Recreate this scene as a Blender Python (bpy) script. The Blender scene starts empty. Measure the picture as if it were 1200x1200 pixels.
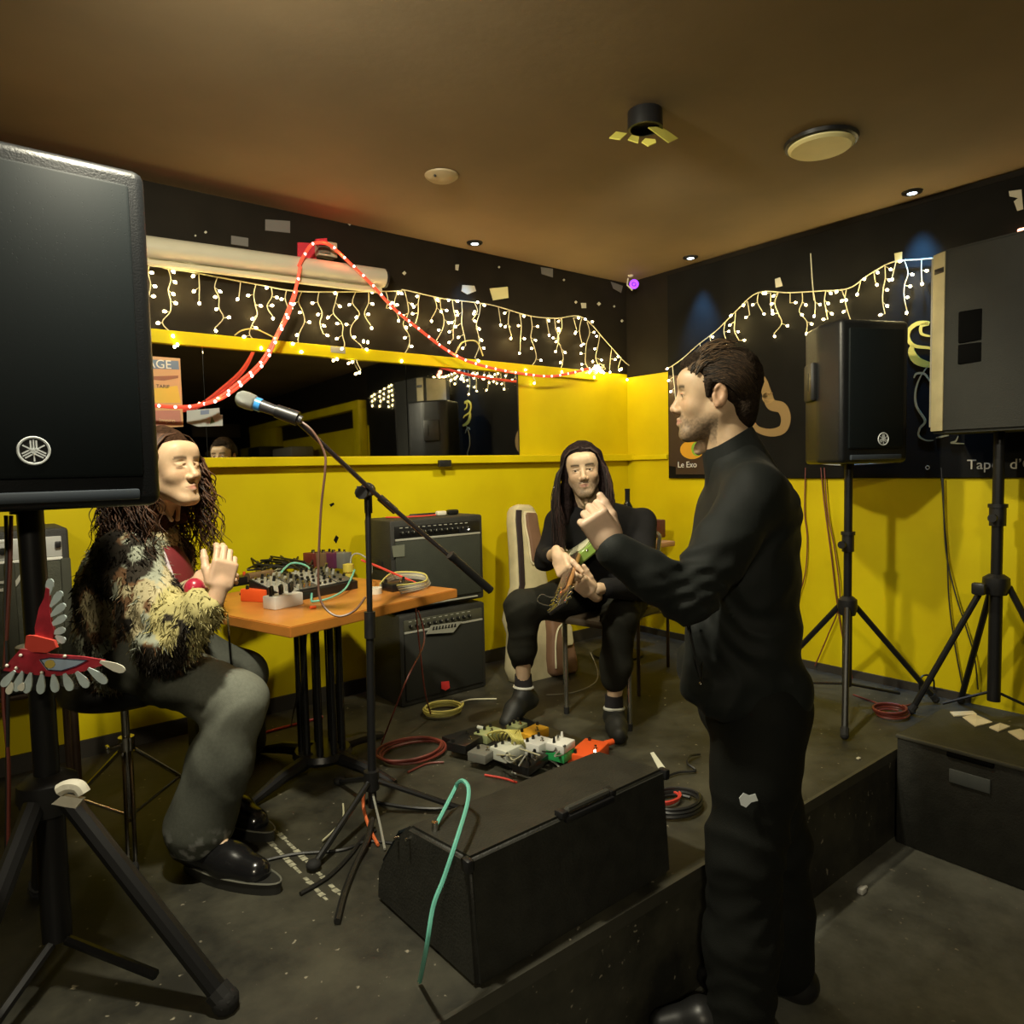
import bpy, bmesh, math, random
import numpy as np
from mathutils import Vector, Matrix, Euler
random.seed(7); RNG = np.random.RandomState(11)
PI = math.pi
scene = bpy.context.scene
col = scene.collection

# ------------------------------------------------------------------ camera, world, exposure
CAM = Vector((-3.60, -3.2425, 1.12)); YAW = 0.896739; PIT = -0.063155; ROL = -0.021546; FPX = 829.04
_F = Vector((math.cos(YAW)*math.cos(PIT), math.sin(YAW)*math.cos(PIT), math.sin(PIT)))
_R = Vector((math.sin(YAW), -math.cos(YAW), 0)); _U = _R.cross(_F)
_R2 = _R*math.cos(ROL) + _U*math.sin(ROL); _U2 = -_R*math.sin(ROL) + _U*math.cos(ROL)
cd = bpy.data.cameras.new('camera'); cam = bpy.data.objects.new('camera', cd); col.objects.link(cam)
cd.sensor_width = 36; cd.lens = FPX/1200*36; cd.clip_start = .02; cd.clip_end = 60
cam.matrix_world = Matrix(((_R2.x, _U2.x, -_F.x, CAM.x), (_R2.y, _U2.y, -_F.y, CAM.y), (_R2.z, _U2.z, -_F.z, CAM.z), (0, 0, 0, 1)))
scene.camera = cam
w = bpy.data.worlds.new('world'); scene.world = w; w.use_nodes = True
w.node_tree.nodes['Background'].inputs[0].default_value = (.9, .8, .6, 1)
w.node_tree.nodes['Background'].inputs[1].default_value = 0.015
vs = scene.view_settings
vs.view_transform = 'Standard'; vs.look = 'None'; vs.gamma = 1; vs.use_curve_mapping = False; vs.exposure = 0.0

def area_light(name, loc, size, power, color, target, shape='DISK', spread=PI):
    l = bpy.data.lights.new(name, 'AREA'); l.energy = power; l.color = color; l.shape = shape; l.size = size; l.spread = spread
    o = bpy.data.objects.new(name, l); col.objects.link(o); o.location = loc
    o.rotation_euler = (Vector(target)-Vector(loc)).to_track_quat('-Z', 'Y').to_euler(); return o
def point_light(name, loc, r, power, color):
    l = bpy.data.lights.new(name, 'POINT'); l.energy = power; l.color = color; l.shadow_soft_size = r
    o = bpy.data.objects.new(name, l); col.objects.link(o); o.location = loc; return o
def spot_light(name, loc, r, power, color, target, ang, blend=.5):
    l = bpy.data.lights.new(name, 'SPOT'); l.energy = power; l.color = color; l.shadow_soft_size = r; l.spot_size = ang; l.spot_blend = blend
    o = bpy.data.objects.new(name, l); col.objects.link(o); o.location = loc
    o.rotation_euler = (Vector(target)-Vector(loc)).to_track_quat('-Z', 'Y').to_euler(); return o
# the room's working lamp over the audience side, up and to the left of the camera
KEY = Vector((-3.20, -1.78, 2.25))
area_light("key_lamp_light", KEY, .16, 76, (1.0, .93, .70), (-2.0, -.9, .6))
# added fill lamp, unseen, further back over the floor
area_light('rear_fill_light', (-4.8, -4.4, 2.24), .25, 60, (1.0, .88, .62), (-2.0, -1.5, .8))
# ------------------------------------------------------------------ helpers: points in the room
def _ray(u, v): return _F + _R2*((u-600)/FPX) - _U2*((v-600)/FPX)
def Zp(u, v, z=0.): d = _ray(u, v); return CAM + d*((z-CAM.z)/d.z)
def Ap(u, v, y=0.): d = _ray(u, v); return CAM + d*((y-CAM.y)/d.y)
def Bp(u, v, x=0.): d = _ray(u, v); return CAM + d*((x-CAM.x)/d.x)
def Dp(u, v, t): return CAM + _ray(u, v)*t
V = Vector
# ------------------------------------------------------------------ helpers: materials
MATS = {}
def mat(name, c, rough=.6, metal=0., var=.12, vscale=12., bump=.0, bscale=60., coat=0., emit=None, es=0., vcol=False, spec=.5, sheen=0., trans=0., alpha=1.):
    if name in MATS: return MATS[name]
    m = bpy.data.materials.new(name); m.use_nodes = True; nt = m.node_tree; N = nt.nodes; L = nt.links
    b = N['Principled BSDF']; b.inputs['Roughness'].default_value = rough; b.inputs['Metallic'].default_value = metal
    b.inputs['Coat Weight'].default_value = coat; b.inputs['Specular IOR Level'].default_value = spec
    if sheen: b.inputs['Sheen Weight'].default_value = sheen
    if trans: b.inputs['Transmission Weight'].default_value = trans
    tc = N.new('ShaderNodeTexCoord')
    no = N.new('ShaderNodeTexNoise'); no.inputs['Scale'].default_value = vscale; no.inputs['Detail'].default_value = 5
    L.new(tc.outputs['Object'], no.inputs['Vector'])
    mp = N.new('ShaderNodeMapRange'); mp.inputs[1].default_value = .3; mp.inputs[2].default_value = .7
    mp.inputs[3].default_value = 1-var; mp.inputs[4].default_value = 1+var
    L.new(no.outputs[0], mp.inputs[0])
    mx = N.new('ShaderNodeVectorMath'); mx.operation = 'SCALE'
    if vcol:
        at = N.new('ShaderNodeAttribute'); at.attribute_name = 'Col'; L.new(at.outputs['Color'], mx.inputs[0])
    else: mx.inputs[0].default_value = c[:3]
    L.new(mp.outputs[0], mx.inputs['Scale']); L.new(mx.outputs[0], b.inputs['Base Color'])
    if bump:
        n2 = N.new('ShaderNodeTexNoise'); n2.inputs['Scale'].default_value = bscale; n2.inputs['Detail'].default_value = 4
        L.new(tc.outputs['Object'], n2.inputs['Vector'])
        bp = N.new('ShaderNodeBump'); bp.inputs['Strength'].default_value = bump; bp.inputs['Distance'].default_value = .01
        L.new(n2.outputs[0], bp.inputs['Height']); L.new(bp.outputs[0], b.inputs['Normal'])
    if emit: b.inputs['Emission Color'].default_value = (*emit, 1); b.inputs['Emission Strength'].default_value = es
    m.diffuse_color = (*c[:3], 1); MATS[name] = m; return m
def flat(name, c, **k): return mat(name, c, var=.04, **k)

# ------------------------------------------------------------------ helpers: meshes
class MB:
    def __init__(s): s.v = []; s.f = []
    def add(s, vs, fs):
        o = len(s.v); s.v += [tuple(p) for p in vs]; s.f += [tuple(i+o for i in f) for f in fs]; return s
    def box(s, c, size, rot=None):
        hx, hy, hz = [a/2 for a in size]; R = rot or Matrix.Identity(3); c = V(c)
        vs = [c + R @ V((x*hx, y*hy, z*hz)) for x in (-1, 1) for y in (-1, 1) for z in (-1, 1)]
        return s.add(vs, [(0, 1, 3, 2), (4, 6, 7, 5), (0, 4, 5, 1), (2, 3, 7, 6), (0, 2, 6, 4), (1, 5, 7, 3)])
    def rbox(s, c, size, r=.01, rot=None, seg=2):
        bm = bmesh.new(); bmesh.ops.create_cube(bm, size=1)
        for v in bm.verts: v.co = V((v.co.x*size[0], v.co.y*size[1], v.co.z*size[2]))
        bmesh.ops.bevel(bm, geom=bm.edges[:], offset=r, segments=seg, affect='EDGES', profile=.5)
        R = rot or Matrix.Identity(3); c = V(c); bm.verts.ensure_lookup_table()
        s.add([c + R @ v.co for v in bm.verts], [[v.index for v in f.verts] for f in bm.faces]); bm.free(); return s
    def tube(s, pts, r, seg=8, caps=True):
        pts = [V(p) for p in pts]; n = len(pts)
        rr = r if isinstance(r, (list, tuple)) else [r]*n
        up = None; vs = []
        for i, p in enumerate(pts):
            t = (pts[min(i+1, n-1)]-pts[max(i-1, 0)])
            t = t.normalized() if t.length > 1e-9 else V((0, 0, 1))
            if up is None:
                up = t.orthogonal().normalized()
            else:
                up = (up - t*up.dot(t)); up = up.normalized() if up.length > 1e-6 else t.orthogonal().normalized()
            b = t.cross(up)
            for k in range(seg):
                a = 2*PI*k/seg; vs.append(p + (up*math.cos(a)+b*math.sin(a))*rr[i])
        fs = [(i*seg+k, i*seg+(k+1) % seg, (i+1)*seg+(k+1) % seg, (i+1)*seg+k) for i in range(n-1) for k in range(seg)]
        if caps: fs += [tuple(range(seg))[::-1], tuple((n-1)*seg+k for k in range(seg))]
        return s.add(vs, fs)
    def cyl(s, a, b, r, r2=None, seg=20): return s.tube([a, b], [r, r if r2 is None else r2], seg)
    def sph(s, c, r, nu=10, nv=7):
        c = V(c); R = r if isinstance(r, (tuple, list)) else (r, r, r)
        vs = [c+V((0, 0, R[2]))]
        for j in range(1, nv):
            for k in range(nu):
                t = PI*j/nv; a = 2*PI*k/nu
                vs.append(c+V((R[0]*math.sin(t)*math.cos(a), R[1]*math.sin(t)*math.sin(a), R[2]*math.cos(t))))
        vs.append(c-V((0, 0, R[2]))); e = len(vs)-1
        fs = [(0, 1+k, 1+(k+1) % nu) for k in range(nu)]
        fs += [(1+(j-1)*nu+k, 1+j*nu+k, 1+j*nu+(k+1) % nu, 1+(j-1)*nu+(k+1) % nu) for j in range(1, nv-1) for k in range(nu)]
        fs += [(e, 1+(nv-2)*nu+(k+1) % nu, 1+(nv-2)*nu+k) for k in range(nu)]
        return s.add(vs, fs)
    def lathe(s, prof, c=(0, 0, 0), seg=24, rot=None):
        c = V(c); R = rot or Matrix.Identity(3); n = len(prof)
        vs = [c + R @ V((r*math.cos(2*PI*k/seg), r*math.sin(2*PI*k/seg), z)) for r, z in prof for k in range(seg)]
        fs = [(i*seg+k, i*seg+(k+1) % seg, (i+1)*seg+(k+1) % seg, (i+1)*seg+k) for i in range(n-1) for k in range(seg)]
        fs += [tuple(range(seg))[::-1], tuple((n-1)*seg+k for k in range(seg))]
        return s.add(vs, fs)
    def prism(s, poly, ax, h):
        """poly: 3-D points of one face; extruded by vector ax*h"""
        a = [V(p) for p in poly]; d = V(ax)*h; n = len(a)
        return s.add(a+[p+d for p in a], [tuple(range(n))[::-1], tuple(range(n, 2*n))]+[(i, (i+1) % n, n+(i+1) % n, n+i) for i in range(n)])
    def ring(s, c, R, r, nrm=(0, 0, 1), seg=24, k=6, arc=(0, 2*PI)):
        q = V(nrm).to_track_quat('Z', 'Y'); c = V(c); full = abs(arc[1]-arc[0]-2*PI) < 1e-6
        pts = [c + q @ V((R*math.cos(a), R*math.sin(a), 0)) for a in [arc[0]+(arc[1]-arc[0])*i/seg for i in range(seg+1)]]
        return s.tube(pts, r, k, not full)
    def mesh(s, name):
        m = bpy.data.meshes.new(name); m.from_pydata(s.v, [], s.f); m.update(); return m
def link(name, me, m, parent=None, smooth=None, loc=None):
    o = bpy.data.objects.new(name, me); col.objects.link(o)
    if m is not None and not me.materials: me.materials.append(m)
    if parent is not None: o.parent = parent
    if loc is not None: o.location = loc
    if smooth is not None: smooth_mesh(me, smooth)
    return o
def smooth_mesh(me, ang=35):
    me.polygons.foreach_set('use_smooth', [True]*len(me.polygons))
    if ang < 180:
        bm = bmesh.new(); bm.from_mesh(me)
        bmesh.ops.recalc_face_normals(bm, faces=bm.faces[:])
        a = math.radians(ang)
        for e in bm.edges:
            if len(e.link_faces) == 2 and e.calc_face_angle(0) > a: e.smooth = False
        bm.to_mesh(me); bm.free()
def obj(name, mb, m, parent=None, label=None, cat=None, group=None, kind=None, smooth=35, world=True):
    """one mesh object; geometry given in room coordinates and moved into the parent's frame"""
    me = mb.mesh(name); o = link(name, me, m, parent, smooth)
    if parent is not None and world: me.transform(origin_inv(parent))
    if parent is None and kind is None and world and mb.v:          # own origin at its base
        xs = [p[0] for p in mb.v]; ys = [p[1] for p in mb.v]; zs = [p[2] for p in mb.v]
        c = V(((min(xs)+max(xs))/2, (min(ys)+max(ys))/2, min(zs))); me.transform(Matrix.Translation(-c)); o.location = c
    tag(o, label, cat, group, kind); return o
def origin_inv(o):
    M = Matrix.Identity(4); p = o
    while p is not None:
        M = Matrix.LocRotScale(p.location, p.rotation_euler, p.scale) @ M; p = p.parent
    return M.inverted()
def tag(o, label=None, cat=None, group=None, kind=None):
    if label: o['label'] = label
    if cat: o['category'] = cat
    if group: o['group'] = group
    if kind: o['kind'] = kind
    return o
def thing(name, label, cat, loc=(0, 0, 0), rotz=0, group=None):
    o = bpy.data.objects.new(name, None); col.objects.link(o); o.empty_display_size = .05
    o.location = loc; o.rotation_euler = (0, 0, rotz); return tag(o, label, cat, group)
def copy_tree(o, parent=None):
    c = o.copy(); col.objects.link(c); c.parent = parent
    for ch in o.children: copy_tree(ch, c)
    return c
def catmull(P, n=6, closed=False):
    P = [V(p) for p in P]; out = []; m = len(P)
    for i in range(m if closed else m-1):
        if closed: a, b, c, d = P[(i-1) % m], P[i], P[(i+1) % m], P[(i+2) % m]
        else: a, b, c, d = P[max(i-1, 0)], P[i], P[i+1], P[min(i+2, m-1)]
        for k in range(n):
            t = k/n; out.append(.5*((2*b)+(c-a)*t+(2*a-5*b+4*c-d)*t*t+(3*b-a-3*c+d)*t*t*t))
    if not closed: out.append(P[-1])
    return out
def text_obj(name, s, loc, R, size, m, parent=None, depth=.001, align='CENTER', shear=0., label=None):
    """R: 3x3 whose columns are text right, text up, text facing"""
    cu = bpy.data.curves.new('t', 'FONT'); cu.body = s; cu.size = size; cu.extrude = depth; cu.align_x = align; cu.align_y = 'CENTER'; cu.resolution_u = 3; cu.shear = shear
    t = bpy.data.objects.new('t', cu); col.objects.link(t); bpy.context.view_layer.update()
    me = bpy.data.meshes.new_from_object(t.evaluated_get(bpy.context.evaluated_depsgraph_get()))
    bpy.data.objects.remove(t); bpy.data.curves.remove(cu)
    me.transform(Matrix.Translation(loc) @ R.to_4x4()); me.materials.clear()
    o = link(name, me, m, parent)
    if parent is not None: me.transform(origin_inv(parent))
    if label: o['label'] = label
    return o
def cols(a, b, c): return Matrix((a, b, c)).transposed()
RA = cols((1, 0, 0), (0, 0, 1), (0, -1, 0))       # writing on the left wall
RB = cols((0, -1, 0), (0, 0, 1), (-1, 0, 0))      # writing on the right wall
# ------------------------------------------------------------------ helpers: smooth solid modelling (distance field -> surface net)
BIG = 9.
class Field:
    def __init__(s, lo, hi, h):
        s.h = h; s.lo = np.array(lo, float); n = np.ceil((np.array(hi)-s.lo)/h).astype(int)+1; s.n = n
        s.ax = [s.lo[i]+h*np.arange(n[i]) for i in range(3)]; s.F = np.full(n, BIG, np.float32); s.cl = {}
    def sub(s, lo, hi, pad):
        sl = []
        for i in range(3):
            a = max(int(math.floor((lo[i]-pad-s.lo[i])/s.h)), 0); b = min(int(math.ceil((hi[i]+pad-s.lo[i])/s.h))+1, s.n[i])
            if b <= a: return None
            sl.append(slice(a, b))
        X = s.ax[0][sl[0]][:, None, None]; Y = s.ax[1][sl[1]][None, :, None]; Z = s.ax[2][sl[2]][None, None, :]
        return tuple(sl), X, Y, Z
    def put(s, sl, d, k, op='u'):
        F = s.F[sl]; d = d.astype(np.float32)
        if op == 'u':
            if k > 0: hh = np.maximum(k-np.abs(F-d), 0)/k; r = np.minimum(F, d)-hh*hh*k*.25
            else: r = np.minimum(F, d)
        else:
            d = -d
            if k > 0: hh = np.maximum(k-np.abs(F-d), 0)/k; r = np.maximum(F, d)+hh*hh*k*.25
            else: r = np.maximum(F, d)
        s.F[sl] = r
    def cap(s, a, b, ra, rb=None, k=.01, op='u', flat=None):
        """tapered capsule; flat=(axis vector, factor) squeezes it along an axis"""
        rb = ra if rb is None else rb; a = np.array(a, float); b = np.array(b, float); R = max(ra, rb)
        q = s.sub(np.minimum(a, b)-R*(1 if flat is None else max(1, flat[1])), np.maximum(a, b)+R*(1 if flat is None else max(1, flat[1])), k+3*s.h)
        if q is None: return s
        sl, X, Y, Z = q; px, py, pz = X-a[0], Y-a[1], Z-a[2]; d = b-a; L2 = max(float(d@d), 1e-12)
        t = np.clip((px*d[0]+py*d[1]+pz*d[2])/L2, 0, 1)
        qx, qy, qz = px-t*d[0], py-t*d[1], pz-t*d[2]
        if flat is not None:
            ax = np.array(flat[0], float); ax /= np.linalg.norm(ax); w_ = (qx*ax[0]+qy*ax[1]+qz*ax[2]); g = 1/flat[1]-1
            qx, qy, qz = qx+w_*g*ax[0], qy+w_*g*ax[1], qz+w_*g*ax[2]
        dd = np.sqrt(qx*qx+qy*qy+qz*qz)-(ra+(rb-ra)*t)
        if flat is not None and flat[1] < 1: dd = dd*flat[1]**.5
        s.put(sl, dd, k, op); return s
    def ell(s, c, r, M=None, k=.01, op='u'):
        c = np.array(c, float); r = np.array(r, float); R = r.max(); q = s.sub(c-R, c+R, k+3*s.h)
        if q is None: return s
        sl, X, Y, Z = q; p = [X-c[0], Y-c[1], Z-c[2]]
        if M is not None: p = [p[0]*M[0][i]+p[1]*M[1][i]+p[2]*M[2][i] for i in range(3)]   # into local axes (columns of M)
        k0 = np.sqrt(sum((p[i]/r[i])**2 for i in range(3)))+1e-9; k1 = np.sqrt(sum((p[i]/r[i]**2)**2 for i in range(3)))+1e-9
        s.put(sl, k0*(k0-1)/k1, k, op); return s
    def box(s, c, hs, M=None, r=.005, k=.01, op='u'):
        c = np.array(c, float); hs = np.array(hs, float); R = np.linalg.norm(hs); q = s.sub(c-R, c+R, k+3*s.h)
        if q is None: return s
        sl, X, Y, Z = q; p = [X-c[0], Y-c[1], Z-c[2]]
        if M is not None: p = [p[0]*M[0][i]+p[1]*M[1][i]+p[2]*M[2][i] for i in range(3)]
        e = [np.abs(p[i])-(hs[i]-r) for i in range(3)]
        d = np.sqrt(sum(np.maximum(x, 0)**2 for x in e))+np.minimum(np.maximum(np.maximum(e[0], e[1]), e[2]), 0)-r
        s.put(sl, d, k, op); return s
    def chain(s, pts, rs, k=.01, op='u', flat=None):
        for i in range(len(pts)-1): s.cap(pts[i], pts[i+1], rs[i], rs[i+1], k, op, flat)
        return s
    def noise(s, amp, freq, seed=0, stretch=(1, 1, 1)):
        X, Y, Z = np.meshgrid(*s.ax, indexing='ij', sparse=True)
        near = np.abs(s.F) < amp*6+2*s.h; ix = np.nonzero(near)
        x = s.ax[0][ix[0]]*stretch[0]; y = s.ax[1][ix[1]]*stretch[1]; z = s.ax[2][ix[2]]*stretch[2]
        s.F[ix] += (amp*vnoise(x*freq, y*freq, z*freq, seed)).astype(np.float32); return s
    def folds(s, amp, freq, c, R, d, seed=0):
        """soft cloth folds perpendicular to direction d around centre c within radius R"""
        near = np.abs(s.F) < amp*5+2*s.h; ix = np.nonzero(near)
        x = s.ax[0][ix[0]]; y = s.ax[1][ix[1]]; z = s.ax[2][ix[2]]
        c = np.array(c); dist2 = (x-c[0])**2+(y-c[1])**2+(z-c[2])**2; wgt = np.exp(-dist2/(R*R))
        d = np.array(d, float); d /= np.linalg.norm(d); ph = (x*d[0]+y*d[1]+z*d[2])*freq + 5.5*vnoise(x*6.5, y*6.5, z*6.5, seed)
        s.F[ix] += (amp*wgt*(1-np.abs(np.sin(ph)))*-1.4+amp*wgt*.5).astype(np.float32); return s
    def surface(s):
        F = s.F; ins = F < 0; n = s.n
        cell = np.zeros(n-1, int)
        for dx in (0, 1):
            for dy in (0, 1):
                for dz in (0, 1): cell += ins[dx:n[0]-1+dx, dy:n[1]-1+dy, dz:n[2]-1+dz]
        act = (cell > 0) & (cell < 8); idx = np.full(n-1, -1, int); I = np.argwhere(act); idx[act] = np.arange(len(I))
        P = np.zeros((len(I), 3)); C = np.zeros(len(I))
        cor = [(a, b, c) for a in (0, 1) for b in (0, 1) for c in (0, 1)]
        val = {q: F[I[:, 0]+q[0], I[:, 1]+q[1], I[:, 2]+q[2]] for q in cor}
        for q in cor:
            for ax in range(3):
                if q[ax] == 0:
                    r = list(q); r[ax] = 1; r = tuple(r); fa, fb = val[q], val[r]; m = (fa < 0) != (fb < 0)
                    t = fa[m]/(fa[m]-fb[m]); pp = np.tile(np.array(q, float), (m.sum(), 1)); pp[:, ax] = t
                    P[m] += pp; C[m] += 1
        P = (P/C[:, None]+I)*s.h+s.lo; Q = []
        for ax in range(3):
            o1, o2 = [(1, 2), (2, 0), (0, 1)][ax]
            a = np.take(ins, range(n[ax]-1), ax); b = np.take(ins, range(1, n[ax]), ax); e = np.argwhere(a != b)
            e = e[(e[:, o1] > 0) & (e[:, o2] > 0) & (e[:, o1] < n[o1]-1) & (e[:, o2] < n[o2]-1)]
            if not len(e): continue
            d1 = np.zeros(3, int); d1[o1] = 1; d2 = np.zeros(3, int); d2[o2] = 1
            g = lambda q: idx[q[:, 0], q[:, 1], q[:, 2]]
            quad = np.stack([g(e-d1-d2), g(e-d2), g(e), g(e-d1)], 1)
            fl = ~ins[e[:, 0], e[:, 1], e[:, 2]]; quad[fl] = quad[fl][:, ::-1]; Q.append(quad)
        return P, np.concatenate(Q)
def _h(ix, iy, iz, seed):
    n = (ix*374761393+iy*668265263+iz*1274126177+seed*974634777) & 0x7fffffff
    n = ((n ^ (n >> 13))*1274126177) & 0x7fffffff; return ((n ^ (n >> 16)) & 0xffff)/32767.5-1
def vnoise(x, y, z, seed=0):
    x = np.asarray(x, float); y = np.asarray(y, float); z = np.asarray(z, float)
    ix = np.floor(x).astype(np.int64); iy = np.floor(y).astype(np.int64); iz = np.floor(z).astype(np.int64)
    fx, fy, fz = x-ix, y-iy, z-iz; fx = fx*fx*(3-2*fx); fy = fy*fy*(3-2*fy); fz = fz*fz*(3-2*fz); r = 0
    for a in (0, 1):
        for b in (0, 1):
            for c in (0, 1):
                r = r+_h(ix+a, iy+b, iz+c, seed)*(fx if a else 1-fx)*(fy if b else 1-fy)*(fz if c else 1-fz)
    return r
def mesh_np(name, P, Q, colors=None):
    me = bpy.data.meshes.new(name); me.vertices.add(len(P)); me.vertices.foreach_set('co', P.astype(np.float32).ravel())
    k = Q.shape[1]; me.loops.add(len(Q)*k); me.loops.foreach_set('vertex_index', Q.astype(np.int32).ravel())
    me.polygons.add(len(Q)); me.polygons.foreach_set('loop_start', np.arange(0, len(Q)*k, k, dtype=np.int32))
    me.update(calc_edges=True); me.validate()
    me.polygons.foreach_set('use_smooth', [True]*len(me.polygons))
    if colors is not None:
        a = me.color_attributes.new('Col', 'FLOAT_COLOR', 'POINT'); c4 = np.ones((len(P), 4), np.float32); c4[:, :3] = colors; a.data.foreach_set('color', c4.ravel())
    return me
def skin_obj(name, P, Q, m, parent, colors=None, label=None):
    me = mesh_np(name, P, Q, colors); o = link(name, me, m, parent); me.transform(origin_inv(parent))
    if label: o['label'] = label
    return o
def lapl(P, Q, it=2, lam=.5):
    for _ in range(it):
        S = np.zeros_like(P); C = np.zeros(len(P))
        for i in range(Q.shape[1]):
            a, b = Q[:, i], Q[:, (i+1) % Q.shape[1]]
            np.add.at(S, a, P[b]); np.add.at(C, a, 1); np.add.at(S, b, P[a]); np.add.at(C, b, 1)
        P = P+lam*(S/np.maximum(C, 1)[:, None]-P)
    return P
# ================================================================== the room
YEL = (.63, .51, .004)
CEIL = 2.322
def wall_mat(name, yellow_to, soft=.004):
    """yellow paint up to a height, black paint above it (both scuffed)"""
    m = bpy.data.materials.new(name); m.use_nodes = True; nt = m.node_tree; N = nt.nodes; L = nt.links; b = N['Principled BSDF']
    tc = N.new('ShaderNodeTexCoord'); sp = N.new('ShaderNodeSeparateXYZ'); L.new(tc.outputs['Object'], sp.inputs[0])
    no = N.new('ShaderNodeTexNoise'); no.inputs['Scale'].default_value = 2.2; no.inputs['Detail'].default_value = 6; L.new(tc.outputs['Object'], no.inputs['Vector'])
    cr = N.new('ShaderNodeValToRGB'); cr.color_ramp.elements[0].position = .3; cr.color_ramp.elements[1].position = .72
    cr.color_ramp.elements[0].color = (YEL[0]*.86, YEL[1]*.82, YEL[2], 1); cr.color_ramp.elements[1].color = (YEL[0]*1.08, YEL[1]*1.1, YEL[2]*1.1, 1)
    L.new(no.outputs[0], cr.inputs[0])
    st = N.new('ShaderNodeTexVoronoi'); st.inputs['Scale'].default_value = 3.1; L.new(tc.outputs['Object'], st.inputs['Vector'])
    cs = N.new('ShaderNodeMapRange'); cs.inputs[1].default_value = .012; cs.inputs[2].default_value = .03; L.new(st.outputs['Distance'], cs.inputs[0])
    sc = N.new('ShaderNodeMix'); sc.data_type = 'RGBA'; sc.inputs['A'].default_value = (.16, .11, .03, 1); L.new(cs.outputs[0], sc.inputs['Factor']); L.new(cr.outputs[0], sc.inputs['B'])
    th = N.new('ShaderNodeMath'); th.operation = 'GREATER_THAN'; th.inputs[1].default_value = yellow_to; L.new(sp.outputs['Z'], th.inputs[0])
    n3 = N.new('ShaderNodeTexNoise'); n3.inputs['Scale'].default_value = 5; n3.inputs['Detail'].default_value = 4; L.new(tc.outputs['Object'], n3.inputs['Vector'])
    c3 = N.new('ShaderNodeValToRGB'); c3.color_ramp.elements[0].color = (.009, .0076, .0056, 1); c3.color_ramp.elements[1].color = (.023, .0185, .013, 1); L.new(n3.outputs[0], c3.inputs[0])
    mx = N.new('ShaderNodeMix'); mx.data_type = 'RGBA'; L.new(th.outputs[0], mx.inputs['Factor']); L.new(sc.outputs['Result'], mx.inputs['A']); L.new(c3.outputs[0], mx.inputs['B'])
    L.new(mx.outputs['Result'], b.inputs['Base Color']); b.inputs['Roughness'].default_value = .5
    rr = N.new('ShaderNodeMath'); rr.operation = 'MULTIPLY_ADD'; rr.inputs[1].default_value = -.12; rr.inputs[2].default_value = .18; L.new(th.outputs[0], rr.inputs[0]); L.new(rr.outputs[0], b.inputs['Specular IOR Level'])
    bp = N.new('ShaderNodeBump'); bp.inputs['Strength'].default_value = .12; bp.inputs['Distance'].default_value = .01; L.new(no.outputs[0], bp.inputs['Height']); L.new(bp.outputs[0], b.inputs['Normal'])
    return m
M_wallA = wall_mat('paint_left_wall', 1.722); M_wallB = wall_mat('paint_right_wall', 1.70)
M_yel = mat('yellow_paint', YEL, .45, spec=.2, var=.1, vscale=4, bump=.05)
M_blkw = mat('black_wall_paint', (.0058, .0054, .0044), .75, spec=.12, var=.3, vscale=5, bump=.08, bscale=20)
M_ceil = mat('brown_ceiling_paint', (.215, .155, .088), .8, var=.18, vscale=1.3, bump=.06, bscale=30)
def floor_mat(name, a, b_, rough=.55):
    m = bpy.data.materials.new(name); m.use_nodes = True; nt = m.node_tree; N = nt.nodes; L = nt.links; b = N['Principled BSDF']
    tc = N.new('ShaderNodeTexCoord'); n1 = N.new('ShaderNodeTexNoise'); n1.inputs['Scale'].default_value = 3.5; n1.inputs['Detail'].default_value = 9; n1.inputs['Roughness'].default_value = .65
    L.new(tc.outputs['Object'], n1.inputs['Vector']); cr = N.new('ShaderNodeValToRGB'); cr.color_ramp.elements[0].position = .38; cr.color_ramp.elements[1].position = .68
    cr.color_ramp.elements[0].color = (*a, 1); cr.color_ramp.elements[1].color = (*b_, 1); L.new(n1.outputs[0], cr.inputs[0])
    v = N.new('ShaderNodeTexNoise'); v.inputs['Scale'].default_value = 42; v.inputs['Detail'].default_value = 2; L.new(tc.outputs['Object'], v.inputs['Vector'])
    mr = N.new('ShaderNodeMapRange'); mr.inputs[1].default_value = .70; mr.inputs[2].default_value = .76; L.new(v.outputs[0], mr.inputs[0])
    mx = N.new('ShaderNodeMix'); mx.data_type = 'RGBA'; mx.inputs['B'].default_value = (.30, .27, .20, 1); L.new(mr.outputs[0], mx.inputs['Factor']); L.new(cr.outputs[0], mx.inputs['A'])
    L.new(mx.outputs['Result'], b.inputs['Base Color'])
    r = N.new('ShaderNodeMapRange'); r.inputs[3].default_value = rough-.15; r.inputs[4].default_value = rough+.2; L.new(n1.outputs[0], r.inputs[0]); L.new(r.outputs[0], b.inputs['Roughness'])
    bp = N.new('ShaderNodeBump'); bp.inputs['Strength'].default_value = .25; bp.inputs['Distance'].default_value = .01; L.new(n1.outputs[0], bp.inputs['Height']); L.new(bp.outputs[0], b.inputs['Normal'])
    return m
M_stage = floor_mat('worn_stage_floor', (.014, .0135, .010), (.068, .064, .043))
M_floor = floor_mat('scuffed_floor', (.075, .074, .060), (.19, .19, .155))
def struct(name, mb, m, parent=None, **k):
    o = obj(name, mb, m, parent, smooth=None, kind=None if parent else 'structure', **k); return o
struct('floor', MB().box((-2.75, -4.0, -.40), (5.7, 8.2, .08)), M_floor)
stg = struct('floor_stage', MB().box((-2.75, -1.03, -.18), (5.5, 2.06, .36)).box((-.185, -2.42, -.18), (.37, .72, .36)), M_stage)
struct('trim_stage_edge', MB().box((-2.94, -2.066, -.018), (5.12, .012, .036)), mat('stage_edge', (.05, .047, .035), .5))
struct('ceiling', MB().box((-2.75, -4.0, CEIL+.05), (5.7, 8.2, .10)), M_ceil)
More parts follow.
